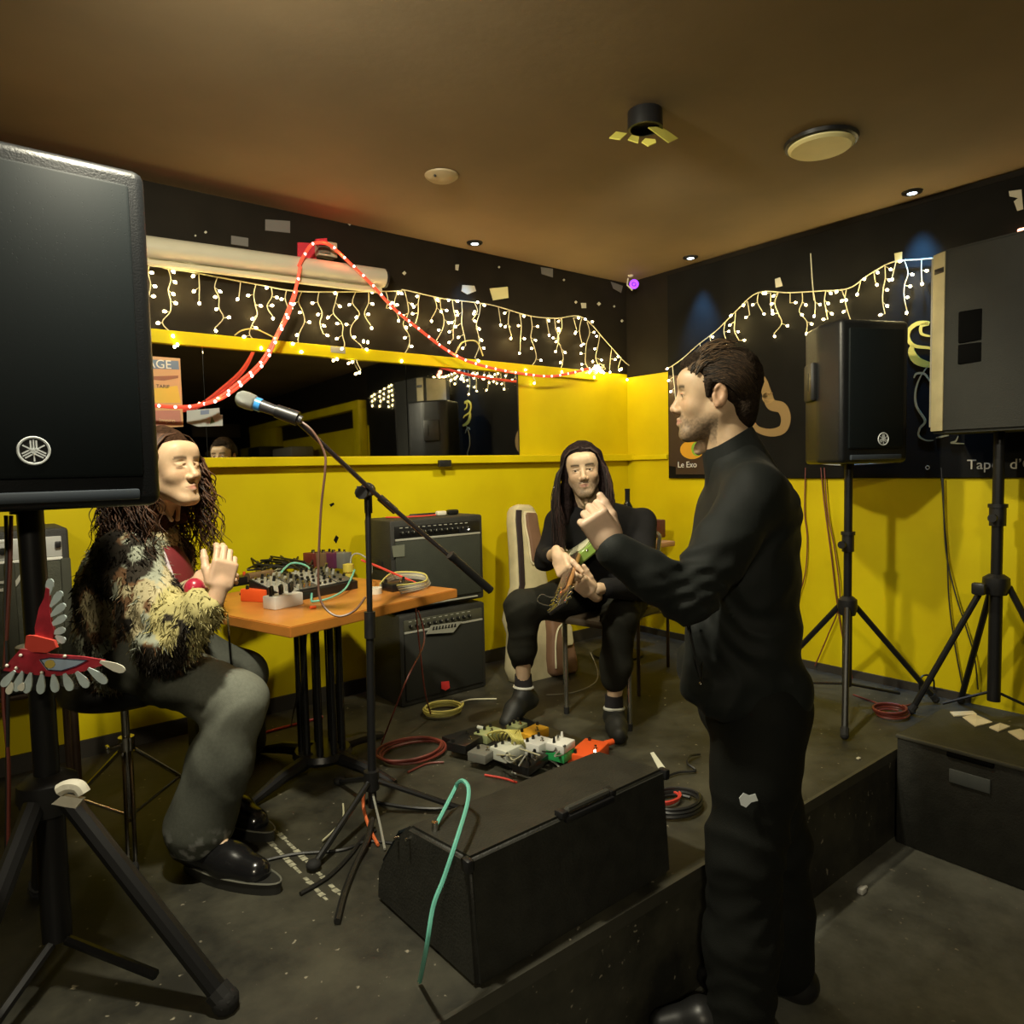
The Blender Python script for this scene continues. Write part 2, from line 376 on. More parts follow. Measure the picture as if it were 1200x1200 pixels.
wl = struct('wall_left', MB().box((-2.75, .05, .98), (5.7, .10, 2.76)), M_wallA)
wr = struct('wall_right', MB().box((.05, -4.0, .98), (.10, 8.2, 2.76)), M_wallB)
for px in ([(394, 627), (397, 630), (394, 637), (391, 633)], [(386, 591), (391, 589), (392, 591), (388, 594)], [(370, 722), (372, 720), (373, 724), (371, 725)]): obj('paint_chip', MB().prism([Ap(u, v, -.002) for u, v in px], (0, 1, 0), .002), M_blkw, wl, smooth=None)
for o in (wl, wr):
    o.data.transform(Matrix.Translation(o.location))
    for c_ in o.children: c_.data.transform(Matrix.Translation(o.location))
    o.location = (0, 0, 0)
struct('wall_back', MB().box((-2.75, -8.05, .98), (5.7, .10, 2.76)), M_blkw)
struct('wall_far', MB().box((-5.55, -4.0, .98), (.10, 8.2, 2.76)), M_blkw)
# ledge under the mirror, strip above it, ledge return on the right wall
struct('trim_1', MB().rbox((-2.75, -.028, 1.168), (5.5, .056, .042), .004), M_yel)
struct('trim_2', MB().rbox((-2.9, -.012, 1.693), (5.2, .024, .056), .003), M_yel)
struct('trim_3', MB().rbox((-.012, -.19, 1.165), (.024, .31, .030), .003), M_yel)
struct('baseboard_left', MB().box((-2.75, -.006, .035), (5.5, .012, .07)), mat('dark_base', (.03, .026, .02), .6))
struct('baseboard_right', MB().box((-.006, -1.04, .02), (.012, 2.05, .04)), mat('dark_base', (.03, .026, .02), .6))
# red strip along the foot of the left wall (two lengths in view)
M_redt = flat('red_tape', (.50, .045, .05), rough=.5)
struct('trim_4', MB().tube([Zp(311, 858, .006), Zp(378, 840, .006)], .006, 6), M_redt)
struct('trim_5', MB().tube([Zp(476, 826, .006), Zp(566, 803, .006)], .006, 6), M_redt)
# black back board on the right wall
brd = thing('wall_board', 'black painted board along the right wall, with a yellow scroll emblem and pale lettering', 'wall board', (0, -2.2, 1.03))
obj('board_panel', MB().rbox((-.011, -2.02, 1.66), (.022, 3.32, 1.262), .003), M_blkw, brd, smooth=None)
M_gold = flat('scroll_yellow', (.62, .48, .06), rough=.5); M_gold2 = flat('scroll_pale', (.34, .30, .15), rough=.5)
M_let = flat('pale_letters', (.36, .33, .26), rough=.6)
def flat_curve(px, r, off=.024, n=8): return [Bp(u, v, -off) for u, v in px], r
def brush(mb, px, wd, plane='B', off=.0245):
    f = (lambda u, v: Bp(u, v, -off)) if plane == 'B' else (lambda u, v: Ap(u, v, -off))
    pts = catmull([f(u, v) for u, v in px], 7); nrm = V((-1, 0, 0)) if plane == 'B' else V((0, -1, 0)); n = len(pts); vs = []
    for i, p in enumerate(pts):
        t = (pts[min(i+1, n-1)]-pts[max(i-1, 0)]).normalized(); s = nrm.cross(t); k = wd*(.35+.65*math.sin(PI*(i+.6)/(n+.2)))
        vs += [p-s*k-nrm*.002, p+s*k-nrm*.002, p+s*k+nrm*.0015, p-s*k+nrm*.0015]
    fs = []
    for i in range(n-1):
        a, b = i*4, i*4+4
        for k in range(4): fs.append((a+k, a+(k+1) % 4, b+(k+1) % 4, b+k))
    mb.add(vs, fs+[(0, 1, 2, 3), (n*4-1, n*4-2, n*4-3, n*4-4)])
m_ = MB()
brush(m_, [(1090, 394), (1080, 391), (1080, 382), (1088, 379), (1076, 379), (1066, 386), (1064, 396), (1071, 405), (1090, 408), (1096, 412)], .010)
brush(m_, [(1070, 403), (1068, 412), (1074, 422), (1086, 427), (1100, 428)], .017)
obj('scroll_mark', m_, M_gold, brd, smooth=None)
m_ = MB()
brush(m_, [(1089, 427), (1079, 441), (1073, 458), (1074, 476), (1084, 493), (1078, 502), (1077, 511), (1085, 516), (1094, 516)], .005)
brush(m_, [(1071, 443), (1074, 438), (1083, 438), (1090, 447)], .005)
brush(m_, [(1097, 513), (1112, 510)], .004); brush(m_, [(1123, 511), (1120, 517), (1115, 519), (1130, 520)], .004)
obj('scroll_stem', m_, M_gold2, brd, smooth=None)
text_obj('lettering', 'Tapet d\u2019Or', Bp(1133, 545, -.0235)+V((0, 0, 0)), RB, .062, M_let, brd, align='LEFT')
obj('bolt', MB().ring(Bp(1087, 548, -.024), .008, .002, (1, 0, 0), 16, 5), M_let, brd)
# the ochre curl painted on the board behind the standing man
m_ = MB(); brush(m_, [(866, 414), (872, 424), (882, 434), (893, 446), (899, 462), (904, 474), (916, 478), (921, 490), (917, 503), (903, 507), (888, 503), (882, 494)], .030)
obj('painted_curl', m_, flat('ochre_curl', (.22, .14, .05), rough=.6), brd, smooth=None)
m_ = MB(); brush(m_, [(905, 461), (899, 462), (896, 466), (900, 471), (907, 468)], .014); obj('painted_knob', m_, flat('ochre_knob', (.30, .19, .07), rough=.6), brd, smooth=None)
# poster at the corner of the board
pt = thing('poster', 'dark poster with an orange and green fruit and white words, beside the standing man\u2019s chin', 'poster', Bp(815, 556, -.03))
def bpoly(px, off, th): return MB().prism([Bp(u, v, -off) for u, v in px], (1, 0, 0), th)
obj('sheet', bpoly([(784, 440), (784, 546), (792, 547), (792, 556), (852, 556), (852, 440)], .028, .004), flat('poster_dark', (.035, .018, .014), rough=.4), pt, smooth=None)
def ellB(u, v, a, b, off, n=22, rot=0): return [(u+a*math.cos(t)*math.cos(rot)-b*math.sin(t)*math.sin(rot), v+a*math.cos(t)*math.sin(rot)+b*math.sin(t)*math.cos(rot)) for t in [2*PI*i/n for i in range(n)]]
obj('fruit_print', bpoly(ellB(811, 527, 14, 11, 0), .0295, .001), flat('fruit_orange', (.62, .30, .02), rough=.4), pt, smooth=None)
obj('leaf_print', bpoly(ellB(817, 526, 7, 8.5, 0), .0300, .001), flat('fruit_green', (.20, .38, .03), rough=.4), pt, smooth=None)
text_obj('words', 'Le Exo', Bp(794, 545, -.0292), RB, .052, flat('white_ink', (.6, .57, .5), rough=.5), pt, align='LEFT')
# ------------------------------------------------------------------ mirror
M_mir = bpy.data.materials.new('mirror_glass'); M_mir.use_nodes = True; b = M_mir.node_tree.nodes['Principled BSDF']
b.inputs['Metallic'].default_value = 1; b.inputs['Roughness'].default_value = .02; b.inputs['Base Color'].default_value = (.62, .62, .58, 1)
mr = thing('wall_mirror', 'long low mirror set between two yellow strips on the left wall', 'mirror', (-2.2, 0, 1.19))
xs = Ap(240, 480).x
for x0, x1 in ((-3.9, xs-.001), (xs+.001, -1.701), (-1.699, -.957)):
    obj('mirror_pane', MB().rbox(((x0+x1)/2, -.006, 1.427), (x1-x0, .005, .474), .0012, Matrix.Rotation(math.radians(-.75), 3, 'X'), seg=1), M_mir, mr, smooth=None)
obj('backing', MB().box((-2.43, -.0005, 1.427), (2.94, .001, .474)), flat('dark_edge', (.02, .018, .012), rough=.5), mr, smooth=None)
obj('edge_strip', MB().box((-.953, -.005, 1.427), (.006, .010, .474)), flat('dark_edge', (.02, .018, .012), rough=.5), mr, smooth=None)
# flyer on the mirror
fl = thing('flyer', 'tall blue and orange flyer stuck on the mirror beside the big near speaker', 'poster', Ap(195, 500, -.01))
def apoly(px, off, th): return MB().prism([Ap(u, v, -off) for u, v in px], (0, 1, 0), th)
obj('sheet', apoly([(172, 417), (211, 420), (215, 500), (172, 502)], .012, .003), flat('flyer_tan', (.62, .36, .16), rough=.5), fl, smooth=None)
obj('blue_band', apoly([(172, 421), (209, 423), (210, 433), (172, 432)], .0128, .001), flat('flyer_blue', (.16, .22, .30), rough=.5), fl, smooth=None)
text_obj('title', 'AGE', Ap(201, 428, -.0132), RA, .050, flat('cream_ink', (.78, .74, .62), rough=.5), fl, align='RIGHT')
obj('yellow_band', apoly([(172, 456), (208, 452), (212, 472), (172, 472)], .0128, .001), flat('flyer_yellow', (.72, .48, .06), rough=.5), fl, smooth=None)
obj('brown_stroke', apoly([(178, 441), (209, 440), (209, 443), (192, 446), (178, 445)], .0128, .001), flat('flyer_brown', (.30, .12, .06), rough=.5), fl, smooth=None)
obj('pink_foot', apoly([(172, 481), (211, 481), (213, 498), (172, 499)], .0128, .001), flat('flyer_pink', (.46, .20, .15), rough=.5), fl, smooth=None)
text_obj('subtitle', 'TARIF', Ap(191, 453, -.0136), RA, .020, flat('dark_ink', (.06, .04, .03), rough=.5), fl)
text_obj('foot_words', 'impro', Ap(196, 493, -.0136), RA, .026, flat('gold_ink', (.75, .60, .30), rough=.5), fl)
pp = thing('paper_note', 'pale grey printed notes stuck on the mirror right of the flyer', 'note', Ap(240, 500, -.01))
obj('sheet', apoly([(219, 481), (257, 478), (258, 486), (261, 486), (261, 499), (232, 500), (219, 496)], .010, .002), flat('note_grey', (.42, .46, .44), rough=.5), pp, smooth=None)
obj('print_block', apoly([(235, 481), (245, 480), (245, 485), (235, 486)], .0108, .001), flat('note_blue', (.18, .24, .36), rough=.5), pp, smooth=None)
obj('print_leaf', apoly([(248, 488), (252, 495), (246, 497)], .0108, .001), flat('note_green', (.10, .16, .08), rough=.5), pp, smooth=None)
tag(obj('sensor_box', MB().rbox(Ap(521, 543, -.066), (.075, .022, .036), .003), flat('black_plastic', (.012, .012, .013), rough=.4)), 'small black box clipped to the front of the yellow ledge', 'box')
tag(obj('tape_label', MB().rbox(Ap(396, 410, -.0262), (.075, .003, .030), .001), flat('grey_tape', (.34, .32, .26), rough=.5)), 'grey tape label stuck on the yellow strip above the mirror', 'label')
# what the mirror shows of the back of the room
def Mp(u, v, Y): p = Ap(u, v, Y); return V((p.x, -p.y, p.z))
bk = thing('slatted_crate', 'pale wooden slatted crate against the back wall, seen in the mirror', 'crate', (-.45, -7.4, .9))
for i in range(5): obj('slat', MB().rbox((-.62+i*.085, -7.4, 1.43), (.07, .04, .42), .005), mat('pale_wood', (.30, .24, .12), .6, vscale=8), bk)
obj('rail', MB().rbox((-.45, -7.44, 1.6), (.45, .03, .05), .004), mat('pale_wood', (.30, .24, .12), .6, vscale=8), bk)
obj('stand', MB().rbox((-.45, -7.5, .43), (.5, .3, 1.57), .01), M_blkw, bk)
sg = thing('wall_sign', 'dark sign with a row of pale letters on the back wall, seen in the mirror', 'sign', (-.40, -7.97, 1.9))
obj('sign_panel', MB().rbox((-.35, -7.96, 1.98), (.70, .03, .20), .005), flat('sign_brown', (.10, .08, .05), rough=.5), sg)
# niche with a yellow frame on the right wall behind the camera
nf = thing('wall_niche', 'yellow framed niche on the right wall beyond the camera, seen in the mirror', 'frame', (-.03, -5.5, 1.2))
for c, s in (((-.05, -5.5, 1.93), (.10, 3.5, .09)), ((-.05, -3.82, 1.5), (.10, .14, .78)), ((-.05, -5.5, 1.13), (.10, 3.5, .06))):
    obj('frame_rail', MB().rbox(c, s, .005), M_yel, nf)
obj('panel', MB().rbox((-.05, -6.72, 1.5), (.09, 1.05, .78), .005), M_yel, nf)
tag(obj('red_case', MB().rbox((-.27, -5.2, 1.26), (.30, .7, .34), .02), flat('red_case', (.30, .04, .03), rough=.5)), 'red case on the niche shelf, seen in the mirror', 'case')
tag(obj('grey_case', MB().rbox((-.27, -5.2, 1.49), (.28, .62, .12), .02), flat('grey_case', (.25, .24, .2), rough=.5)), 'grey case on top of the red case in the niche', 'case')
tag(obj('niche_cupboard', MB().rbox((-.26, -5.3, 1.06), (.40, 3.0, .06), .005).rbox((-.26, -5.3, .30), (.30, 2.8, 1.46), .01), M_blkw), 'black cupboard carrying the niche shelf behind the camera', 'cupboard')
tag(obj('dark_speaker_box', MB().rbox((-.29, -6.05, 1.35), (.34, .42, .52), .02), flat('black_plastic', (.012, .012, .013), rough=.4)), 'black box beside the red case in the niche', 'box')
# ------------------------------------------------------------------ ceiling
M_white = flat('off_white', (.72, .68, .52), rough=.5)
dl = thing('ceiling_disc', 'flat round pale disc on the ceiling at the upper right', 'ceiling light', (-.95, -1.84, CEIL))
obj('disc', MB().lathe([(0, -.018), (.105, -.018), (.116, -.010), (.118, 0), (0, 0)], (-.95, -1.84, CEIL-.012), 40), flat('disc_cream', (.80, .72, .36), rough=.45), dl)
obj('rim', MB().lathe([(.118, -.016), (.128, -.012), (.132, 0), (.118, 0)], (-.95, -1.84, CEIL-.001), 40), flat('black_plastic', (.012, .012, .013), rough=.4), dl)
sd = thing('smoke_detector', 'small pale round fitting on the ceiling above the left wall', 'smoke detector', (-1.94, -.75, CEIL))
obj('cover', MB().lathe([(0, -.020), (.05, -.018), (.068, -.006), (.070, 0), (0, 0)], (-1.94, -.75, CEIL-.001), 28), flat('detector_cream', (.36, .28, .16), rough=.5), sd)
obj('nub', MB().sph((-1.985, -.77, CEIL-.019), .006), flat('black_plastic', (.012, .012, .013)), sd)
# barn-door stage lamp
bl = thing('stage_lamp', 'stage lamp with four yellow flaps hanging from the ceiling near the frame top', 'stage light', (-1.62, -1.60, CEIL))
c0 = Dp(756, 150, 2.42); M_flap = flat('flap_lamp_lit', (.66, .60, .12), rough=.4)  # lamp light on the flaps is put into their yellow
obj('bracket', MB().cyl((c0.x, c0.y, CEIL), c0+V((0, 0, .06)), .010), flat('black_metal', (.015, .015, .016), rough=.35, metal=.3), bl)
obj('lamp_body', MB().lathe([(0, .16), (.04, .155), (.058, .11), (.06, 0), (.05, 0), (.05, .02), (0, .03)], c0+V((0, 0, -.005)), 24), flat('black_metal', (.015, .015, .016), rough=.35, metal=.3), bl)
def quadplate(px, d, th=.004):
    P = [Dp(u, v, dd) for (u, v), dd in zip(px, d)]; n = (P[1]-P[0]).cross(P[2]-P[0]).normalized(); return MB().prism(P, n, th)
obj('flap', quadplate([(714, 161), (722, 154), (735, 156), (727, 163)], [2.40, 2.44, 2.44, 2.40]), M_flap, bl, smooth=None)
obj('flap', quadplate([(760, 149), (775, 148), (795, 162), (784, 167)], [2.38, 2.42, 2.46, 2.42]), M_flap, bl, smooth=None)
obj('flap', quadplate([(736, 163), (740, 158), (749, 160), (748, 167)], [2.42, 2.45, 2.45, 2.42]), M_flap, bl, smooth=None)
obj('flap', quadplate([(752, 166), (756, 162), (768, 163), (769, 167), (760, 171)], [2.37, 2.38, 2.38, 2.37, 2.36]), M_flap, bl, smooth=None)
spot_light('stage_lamp_light', c0+V((.02, .03, -.05)), .035, 75, (1.0, .90, .62), (-.45, -.75, .7), math.radians(122), .5)
# three recessed cool spots close to the walls
M_cool = mat('cool_lamp', (.8, .9, 1), emit=(.72, .86, 1.0), es=7, var=0)
spots = [(V((-1.32, -.12, CEIL)), 'small cool white ceiling spot over the middle of the left wall'), (V((-.13, -.62, CEIL)), 'small cool white ceiling spot near the corner, over the right wall'), (V((-.12, -1.83, CEIL)), 'small cool white ceiling spot above the light string at upper right')]
for i, (p, lab) in enumerate(spots):
    s = thing('ceiling_spot', lab, 'ceiling light', p, 0, 'cool ceiling spots along the walls')
    obj('ring', MB().lathe([(.030, -.008), (.042, -.006), (.044, 0), (.030, 0)], p, 24), flat('black_metal', (.015, .015, .016)), s)
    obj('lamp', MB().lathe([(0, -.006), (.018, -.008), (.029, -.003), (.029, 0), (0, 0)], p+V((0, 0, -.001)), 20), M_cool, s)
    q = p+V((0, 0, -.02)); tgt = V((q.x, 0, 1.7)) if i == 0 else V((0, q.y, 1.45))
    spot_light('spot_light', q, .02, (14, 60, 80)[i], (.10, .42, 1.0), tgt, math.radians(50), .9)
# purple rose-like light near the corner
pl = thing('purple_light', 'little purple glowing rosette with a white clip, high in the corner', 'light', Dp(742, 340, 4.5))
obj('rosette', MB().ring(Dp(743, 333, 4.5), .022, .009, _F, 16, 6).sph(Dp(743, 333, 4.5), .010), mat('purple_glow', (.3, .05, .8), emit=(.28, .05, .9), es=1.6), pl)
obj('clip', MB().sph(Dp(739, 322, 4.5), (.020, .02, .016)).tube([Dp(736, 326, 4.5), Dp(735, 334, 4.5), Dp(741, 340, 4.5)], .005), flat('white_plastic', (.6, .56, .42), rough=.4), pl)
# paper scraps and labels left on the black paint
M_scrap = flat('paper_scrap', (.50, .47, .36), rough=.7); M_scrap2 = flat('grey_label', (.14, .13, .115), rough=.7); M_scrap3 = flat('lit_scrap', (.66, .60, .28), rough=.7)
def scrapA(lab, px, m, name='paper_scrap'): tag(obj(name, apoly(px, .004, .003), m, smooth=None), lab, 'paper')
def scrapB(lab, px, m, off=.026, name='paper_scrap'): tag(obj(name, bpoly(px, off, .003), m, smooth=None), lab, 'paper')
scrapA('grey oblong label high on the black wall above the roller case', [(311, 257), (340, 259), (340, 273), (311, 270)], M_scrap2, 'wall_label')
scrapA('grey label right of the near speaker above the roller case', [(271, 276), (291, 279), (291, 289), (271, 286)], M_scrap2, 'wall_label')
scrapA('torn white paper scrap on the black wall left of the cream one', [(542, 334), (556, 335), (558, 341), (548, 345), (541, 341)], M_scrap)
scrapA('cream torn paper square stuck where the light string peaks', [(574, 338), (595, 336), (596, 349), (578, 352)], M_scrap3)
scrapA('tiny white fleck of paper below the left cool spot', [(534, 310), (538, 310), (537, 317), (534, 316)], M_scrap)
scrapA('pale square paper scrap under the ceiling left of the corner', [(634, 313), (648, 315), (648, 325), (635, 321)], M_scrap2)
scrapA('small white dab on the black wall below the corner', [(681, 355), (687, 355), (687, 361), (682, 361)], M_scrap)
scrapA('grey paper scrap hanging by the corner', [(716, 330), (730, 335), (728, 343), (719, 338)], M_scrap2)
scrapB('thin white strip of paper left of the middle cool spot', [(795, 335), (800, 330), (799, 336), (796, 339)], M_scrap, .004)
scrapB('torn cream paper scrap on the board left of the right speaker top', [(908, 327), (914, 325), (917, 335), (909, 337)], M_scrap)
scrapB('cream square of paper behind the upper right end of the lights', [(1048, 297), (1057, 295), (1057, 307), (1049, 308)], M_scrap3)
scrapB('large torn white paper at the right edge high on the board', [(1182, 224), (1197, 222), (1199, 245), (1192, 247), (1188, 236), (1193, 232), (1183, 230)], M_scrap)
FLK = ['tiny pale fleck on the black wall just above the roller case, left of another fleck', 'tiny pale fleck above the roller case, beside the grey label', 'tiny pale fleck high by the ceiling, right of the red cards', 'tiny pale fleck under the ceiling, right of the pale square scrap', 'tiny pale fleck just left of the white dab', 'tiny pale fleck right of the white dab', 'tiny pale fleck below the hanging grey scrap', 'tiny pale fleck low beside the corner of the black walls', 'tiny pale fleck just past the right end of the roller case', 'tiny pale fleck above the cream torn square', 'tiny pale fleck below the light string, left of the corner']
for i, (u, v) in enumerate([(229, 276), (241, 272), (410, 262), (661, 328), (675, 354), (702, 356), (720, 359), (729, 376), (474, 320), (585, 313), (597, 383)]):
    r = 1.4+(i % 3)*.5
    tag(obj('paper_fleck', apoly([(u-r, v), (u, v-r), (u+r, v), (u, v+r)], .003, .002), M_scrap, smooth=None), FLK[i], 'paper')
# ------------------------------------------------------------------ roller case, exit box
rc = thing('roller_case', 'long white projector-screen case on the black wall above the lights', 'screen case', (-2.4, -.05, 2.05))
a = Ap(150, 287, -.07); b_ = Ap(449, 326, -.07)
obj('case_tube', MB().tube([a, b_], .046, 20), flat('case_white', (.52, .48, .36), rough=.4), rc)
obj('bottom_bar', MB().tube([a+V((0, -.01, -.062)), b_+V((-.02, -.01, -.066))], .014, 10), flat('bar_cream', (.60, .54, .36), rough=.4), rc)
obj('end_cap', MB().tube([b_, b_+V((.012, 0, 0))], .047, 20), flat('black_plastic', (.012, .012, .013)), rc)
obj('bracket', MB().rbox(b_+V((-.05, .035, .01)), (.04, .07, .06), .004), flat('black_plastic', (.012, .012, .013)), rc)
obj('bracket', MB().rbox(a+V((.3, .035, .01)), (.04, .07, .06), .004), flat('black_plastic', (.012, .012, .013)), rc)
ex = thing('junction_box', 'pale box with a grey grille on the wall where the red light rope hangs', 'box', Ap(381, 300, -.03))
obj('box_body', MB().rbox(Ap(382, 293, -.03), (.095, .05, .070), .004), flat('box_cream', (.42, .38, .26), rough=.5), ex)
obj('grille_plate', MB().rbox(Ap(380, 292, -.058), (.060, .008, .040), .002), flat('box_grey', (.12, .11, .08), rough=.5), ex)
M_rbox = flat('red_lit_card', (.55, .03, .05), rough=.5)  # red light falling on the cards is put into their colour
tag(obj('red_lit_card', apoly([(349, 284), (369, 285), (371, 304), (349, 303)], .012, .008), M_rbox, smooth=None), 'red square card on the wall left of the pale box', 'card')
tag(obj('red_lit_card', apoly([(370, 280), (383, 279), (384, 287), (371, 287)], .075, .010), M_rbox, smooth=None), 'small red card on top of the pale box', 'card')
# ================================================================== loudspeakers and their stands
M_plast = mat('speaker_plastic', (.0085, .0095, .011), .36, spec=.35, var=.1, bump=.12, bscale=260)
M_blk = flat('black_plastic', (.012, .012, .013), rough=.4)
M_metal = flat('black_metal', (.015, .015, .016), rough=.35, metal=.3)
M_chrome = flat('chrome', (.62, .60, .55), rough=.18, metal=1.)
M_rubber = flat('rubber', (.01, .01, .01), rough=.8)
M_logo = flat('logo_silver', (.62, .66, .68), rough=.35)
def grille_mat(name, base, dot, scale):
    m = bpy.data.materials.new(name); m.use_nodes = True; nt = m.node_tree; N = nt.nodes; L = nt.links; b = N['Principled BSDF']
    tc = N.new('ShaderNodeTexCoord'); v = N.new('ShaderNodeTexVoronoi'); v.inputs['Scale'].default_value = scale; v.inputs['Randomness'].default_value = .12
    L.new(tc.outputs['Object'], v.inputs['Vector']); mr = N.new('ShaderNodeMapRange'); mr.inputs[1].default_value = .28; mr.inputs[2].default_value = .42; L.new(v.outputs['Distance'], mr.inputs[0])
    mx = N.new('ShaderNodeMix'); mx.data_type = 'RGBA'; mx.inputs['A'].default_value = (*dot, 1); mx.inputs['B'].default_value = (*base, 1); L.new(mr.outputs[0], mx.inputs['Factor'])
    L.new(mx.outputs['Result'], b.inputs['Base Color']); b.inputs['Roughness'].default_value = .55; b.inputs['Specular IOR Level'].default_value = .14
    bp = N.new('ShaderNodeBump'); bp.inputs['Strength'].default_value = .5; bp.inputs['Distance'].default_value = .002; L.new(mr.outputs[0], bp.inputs['Height']); L.new(bp.outputs[0], b.inputs['Normal'])
    return m
M_grille = grille_mat('perforated_grille', (.0065, .0095, .011), (.002, .003, .004), 150)
M_cloth = mat('grille_cloth', (.030, .034, .024), .8, var=.15, bump=.3, bscale=300)
def emblem(parent, c, R, r, m):
    """round badge with three crossed tuning forks; R columns = right, up, facing"""
    e = MB().ring(c, r, r*.08, R @ V((0, 0, 1)), 32, 6)
    lg = obj('badge', e, m, parent)
    for k in range(3):
        a = PI/2+k*2*PI/3; d = R @ V((math.cos(a), math.sin(a), 0)); s = R @ V((-math.sin(a), math.cos(a), 0)); n = R @ V((0, 0, 1))
        f = MB()
        for q in (-1, 0, 1):
            f.prism([c+d*(-.1*r if q else -.78*r)+s*(q*.17-.045)*r, c+d*(-.1*r if q else -.78*r)+s*(q*.17+.045)*r, c+d*(.82 if q == 0 else .68)*r+s*(q*.17+.045)*r, c+d*(.82 if q == 0 else .68)*r+s*(q*.17-.045)*r], n, .0015)
        f.prism([c+d*(-.1*r)+s*-.215*r, c+d*(-.1*r)+s*.215*r, c+d*(-.02*r)+s*.215*r, c+d*(-.02*r)+s*-.215*r], n, .0015)
        f.tube([c+d*.80*r, c+d*.80*r+n*.002], .08*r, 8)
        obj('fork_mark', f, m, parent, smooth=None).parent = parent
def pa_speaker(base, w, d, h, rz, lab, em_dx, rear=.62):
    """moulded loudspeaker; local x right, -y front; base = middle of the underside"""
    t = thing('loudspeaker', lab, 'loudspeaker', base, rz, None)
    hw = w/2; rw = hw*rear
    P = [(-hw, -d*.5), (hw, -d*.5), (hw, -d*.05), (rw+.02, d*.38), (rw-.02, d*.5), (-rw+.02, d*.5), (-rw-.02, d*.38), (-hw, -d*.05)]
    bm = bmesh.new(); lo = [bm.verts.new((x, y, 0)) for x, y in P]; hi = [bm.verts.new((x, y, h)) for x, y in P]
    bm.faces.new(lo[::-1]); bm.faces.new(hi)
    for i in range(8): bm.faces.new((lo[i], lo[(i+1) % 8], hi[(i+1) % 8], hi[i]))
    bmesh.ops.bevel(bm, geom=bm.edges[:], offset=.022, segments=4, affect='EDGES', profile=.5)
    me = bpy.data.meshes.new('cabinet'); bm.to_mesh(me); bm.free(); o = link('cabinet', me, M_plast, t, 40)
    g = MB().rbox((0, -d*.5-.002, h*.5+.012), (w-.07, .016, h-.10), .007)
    obj('grille', g, M_grille, t, world=False)
    b = MB().rbox((0, -d*.5-.004, .026), (w-.09, .014, .022), .004); obj('lower_bar', b, flat('bar_blue_grey', (.035, .045, .060), rough=.5), t, world=False)
    for s in (-1, 1):
        hb = MB().box((s*(hw-.004), -d*.02-.03, h*.55), (.012, .11, .15)); obj('handle_recess', MB().rbox((s*(hw*.86+.006), d*.16, h*.60), (.03, .13, .17), .012, Matrix.Rotation(s*math.atan2(hw-rw, d*.43), 3, 'Z')), M_blk, t, world=False)
        obj('handle_bar', MB().tube([(s*(hw*.93+.004), d*.10, h*.51), (s*(hw*.93+.012), d*.10, h*.54), (s*(hw*.93+.012), d*.10, h*.66), (s*(hw*.93+.004), d*.10, h*.69)], .010, 8), M_plast, t, world=False)
    obj('pole_socket', MB().cyl((0, 0, -.012), (0, 0, .004), .028), M_blk, t, world=False)
    Rm = cols((1, 0, 0), (0, 0, 1), (0, -1, 0)); e = MB(); c = V((em_dx, -d*.5-.011, .105*h/.69+.01))
    r = .0255 if h > .6 else .019
    emb = obj('badge_disc', MB().cyl(c+V((0, .002, 0)), c+V((0, -.001, 0)), r*1.1, seg=32), M_blk, t, world=False)
    e = obj('badge_ring', MB().ring(c+V((0, -.001, 0)), r, r*.10, (0, -1, 0), 32, 6), M_logo, t, world=False)
    for k in range(3):
        a = PI/2+k*2*PI/3; D = V((math.cos(a), 0, math.sin(a))); S = V((-math.sin(a), 0, math.cos(a))); n = V((0, -1, 0)); f = MB(); c2 = c+n*.0012*(1+k*.4)
        def bar(d0, d1, s0, s1): f.prism([c2+D*d0*r+S*s0*r, c2+D*d1*r+S*s0*r, c2+D*d1*r+S*s1*r, c2+D*d0*r+S*s1*r], n, .001)
        bar(-.82, .02, -.05, .05); bar(.0, .78, -.24, -.13); bar(.0, .78, .13, .24); bar(.0, .84, -.05, .05); bar(-.05, .04, -.24, .24)
        obj('fork_mark', f, M_logo, t, smooth=None, world=False)
    return t
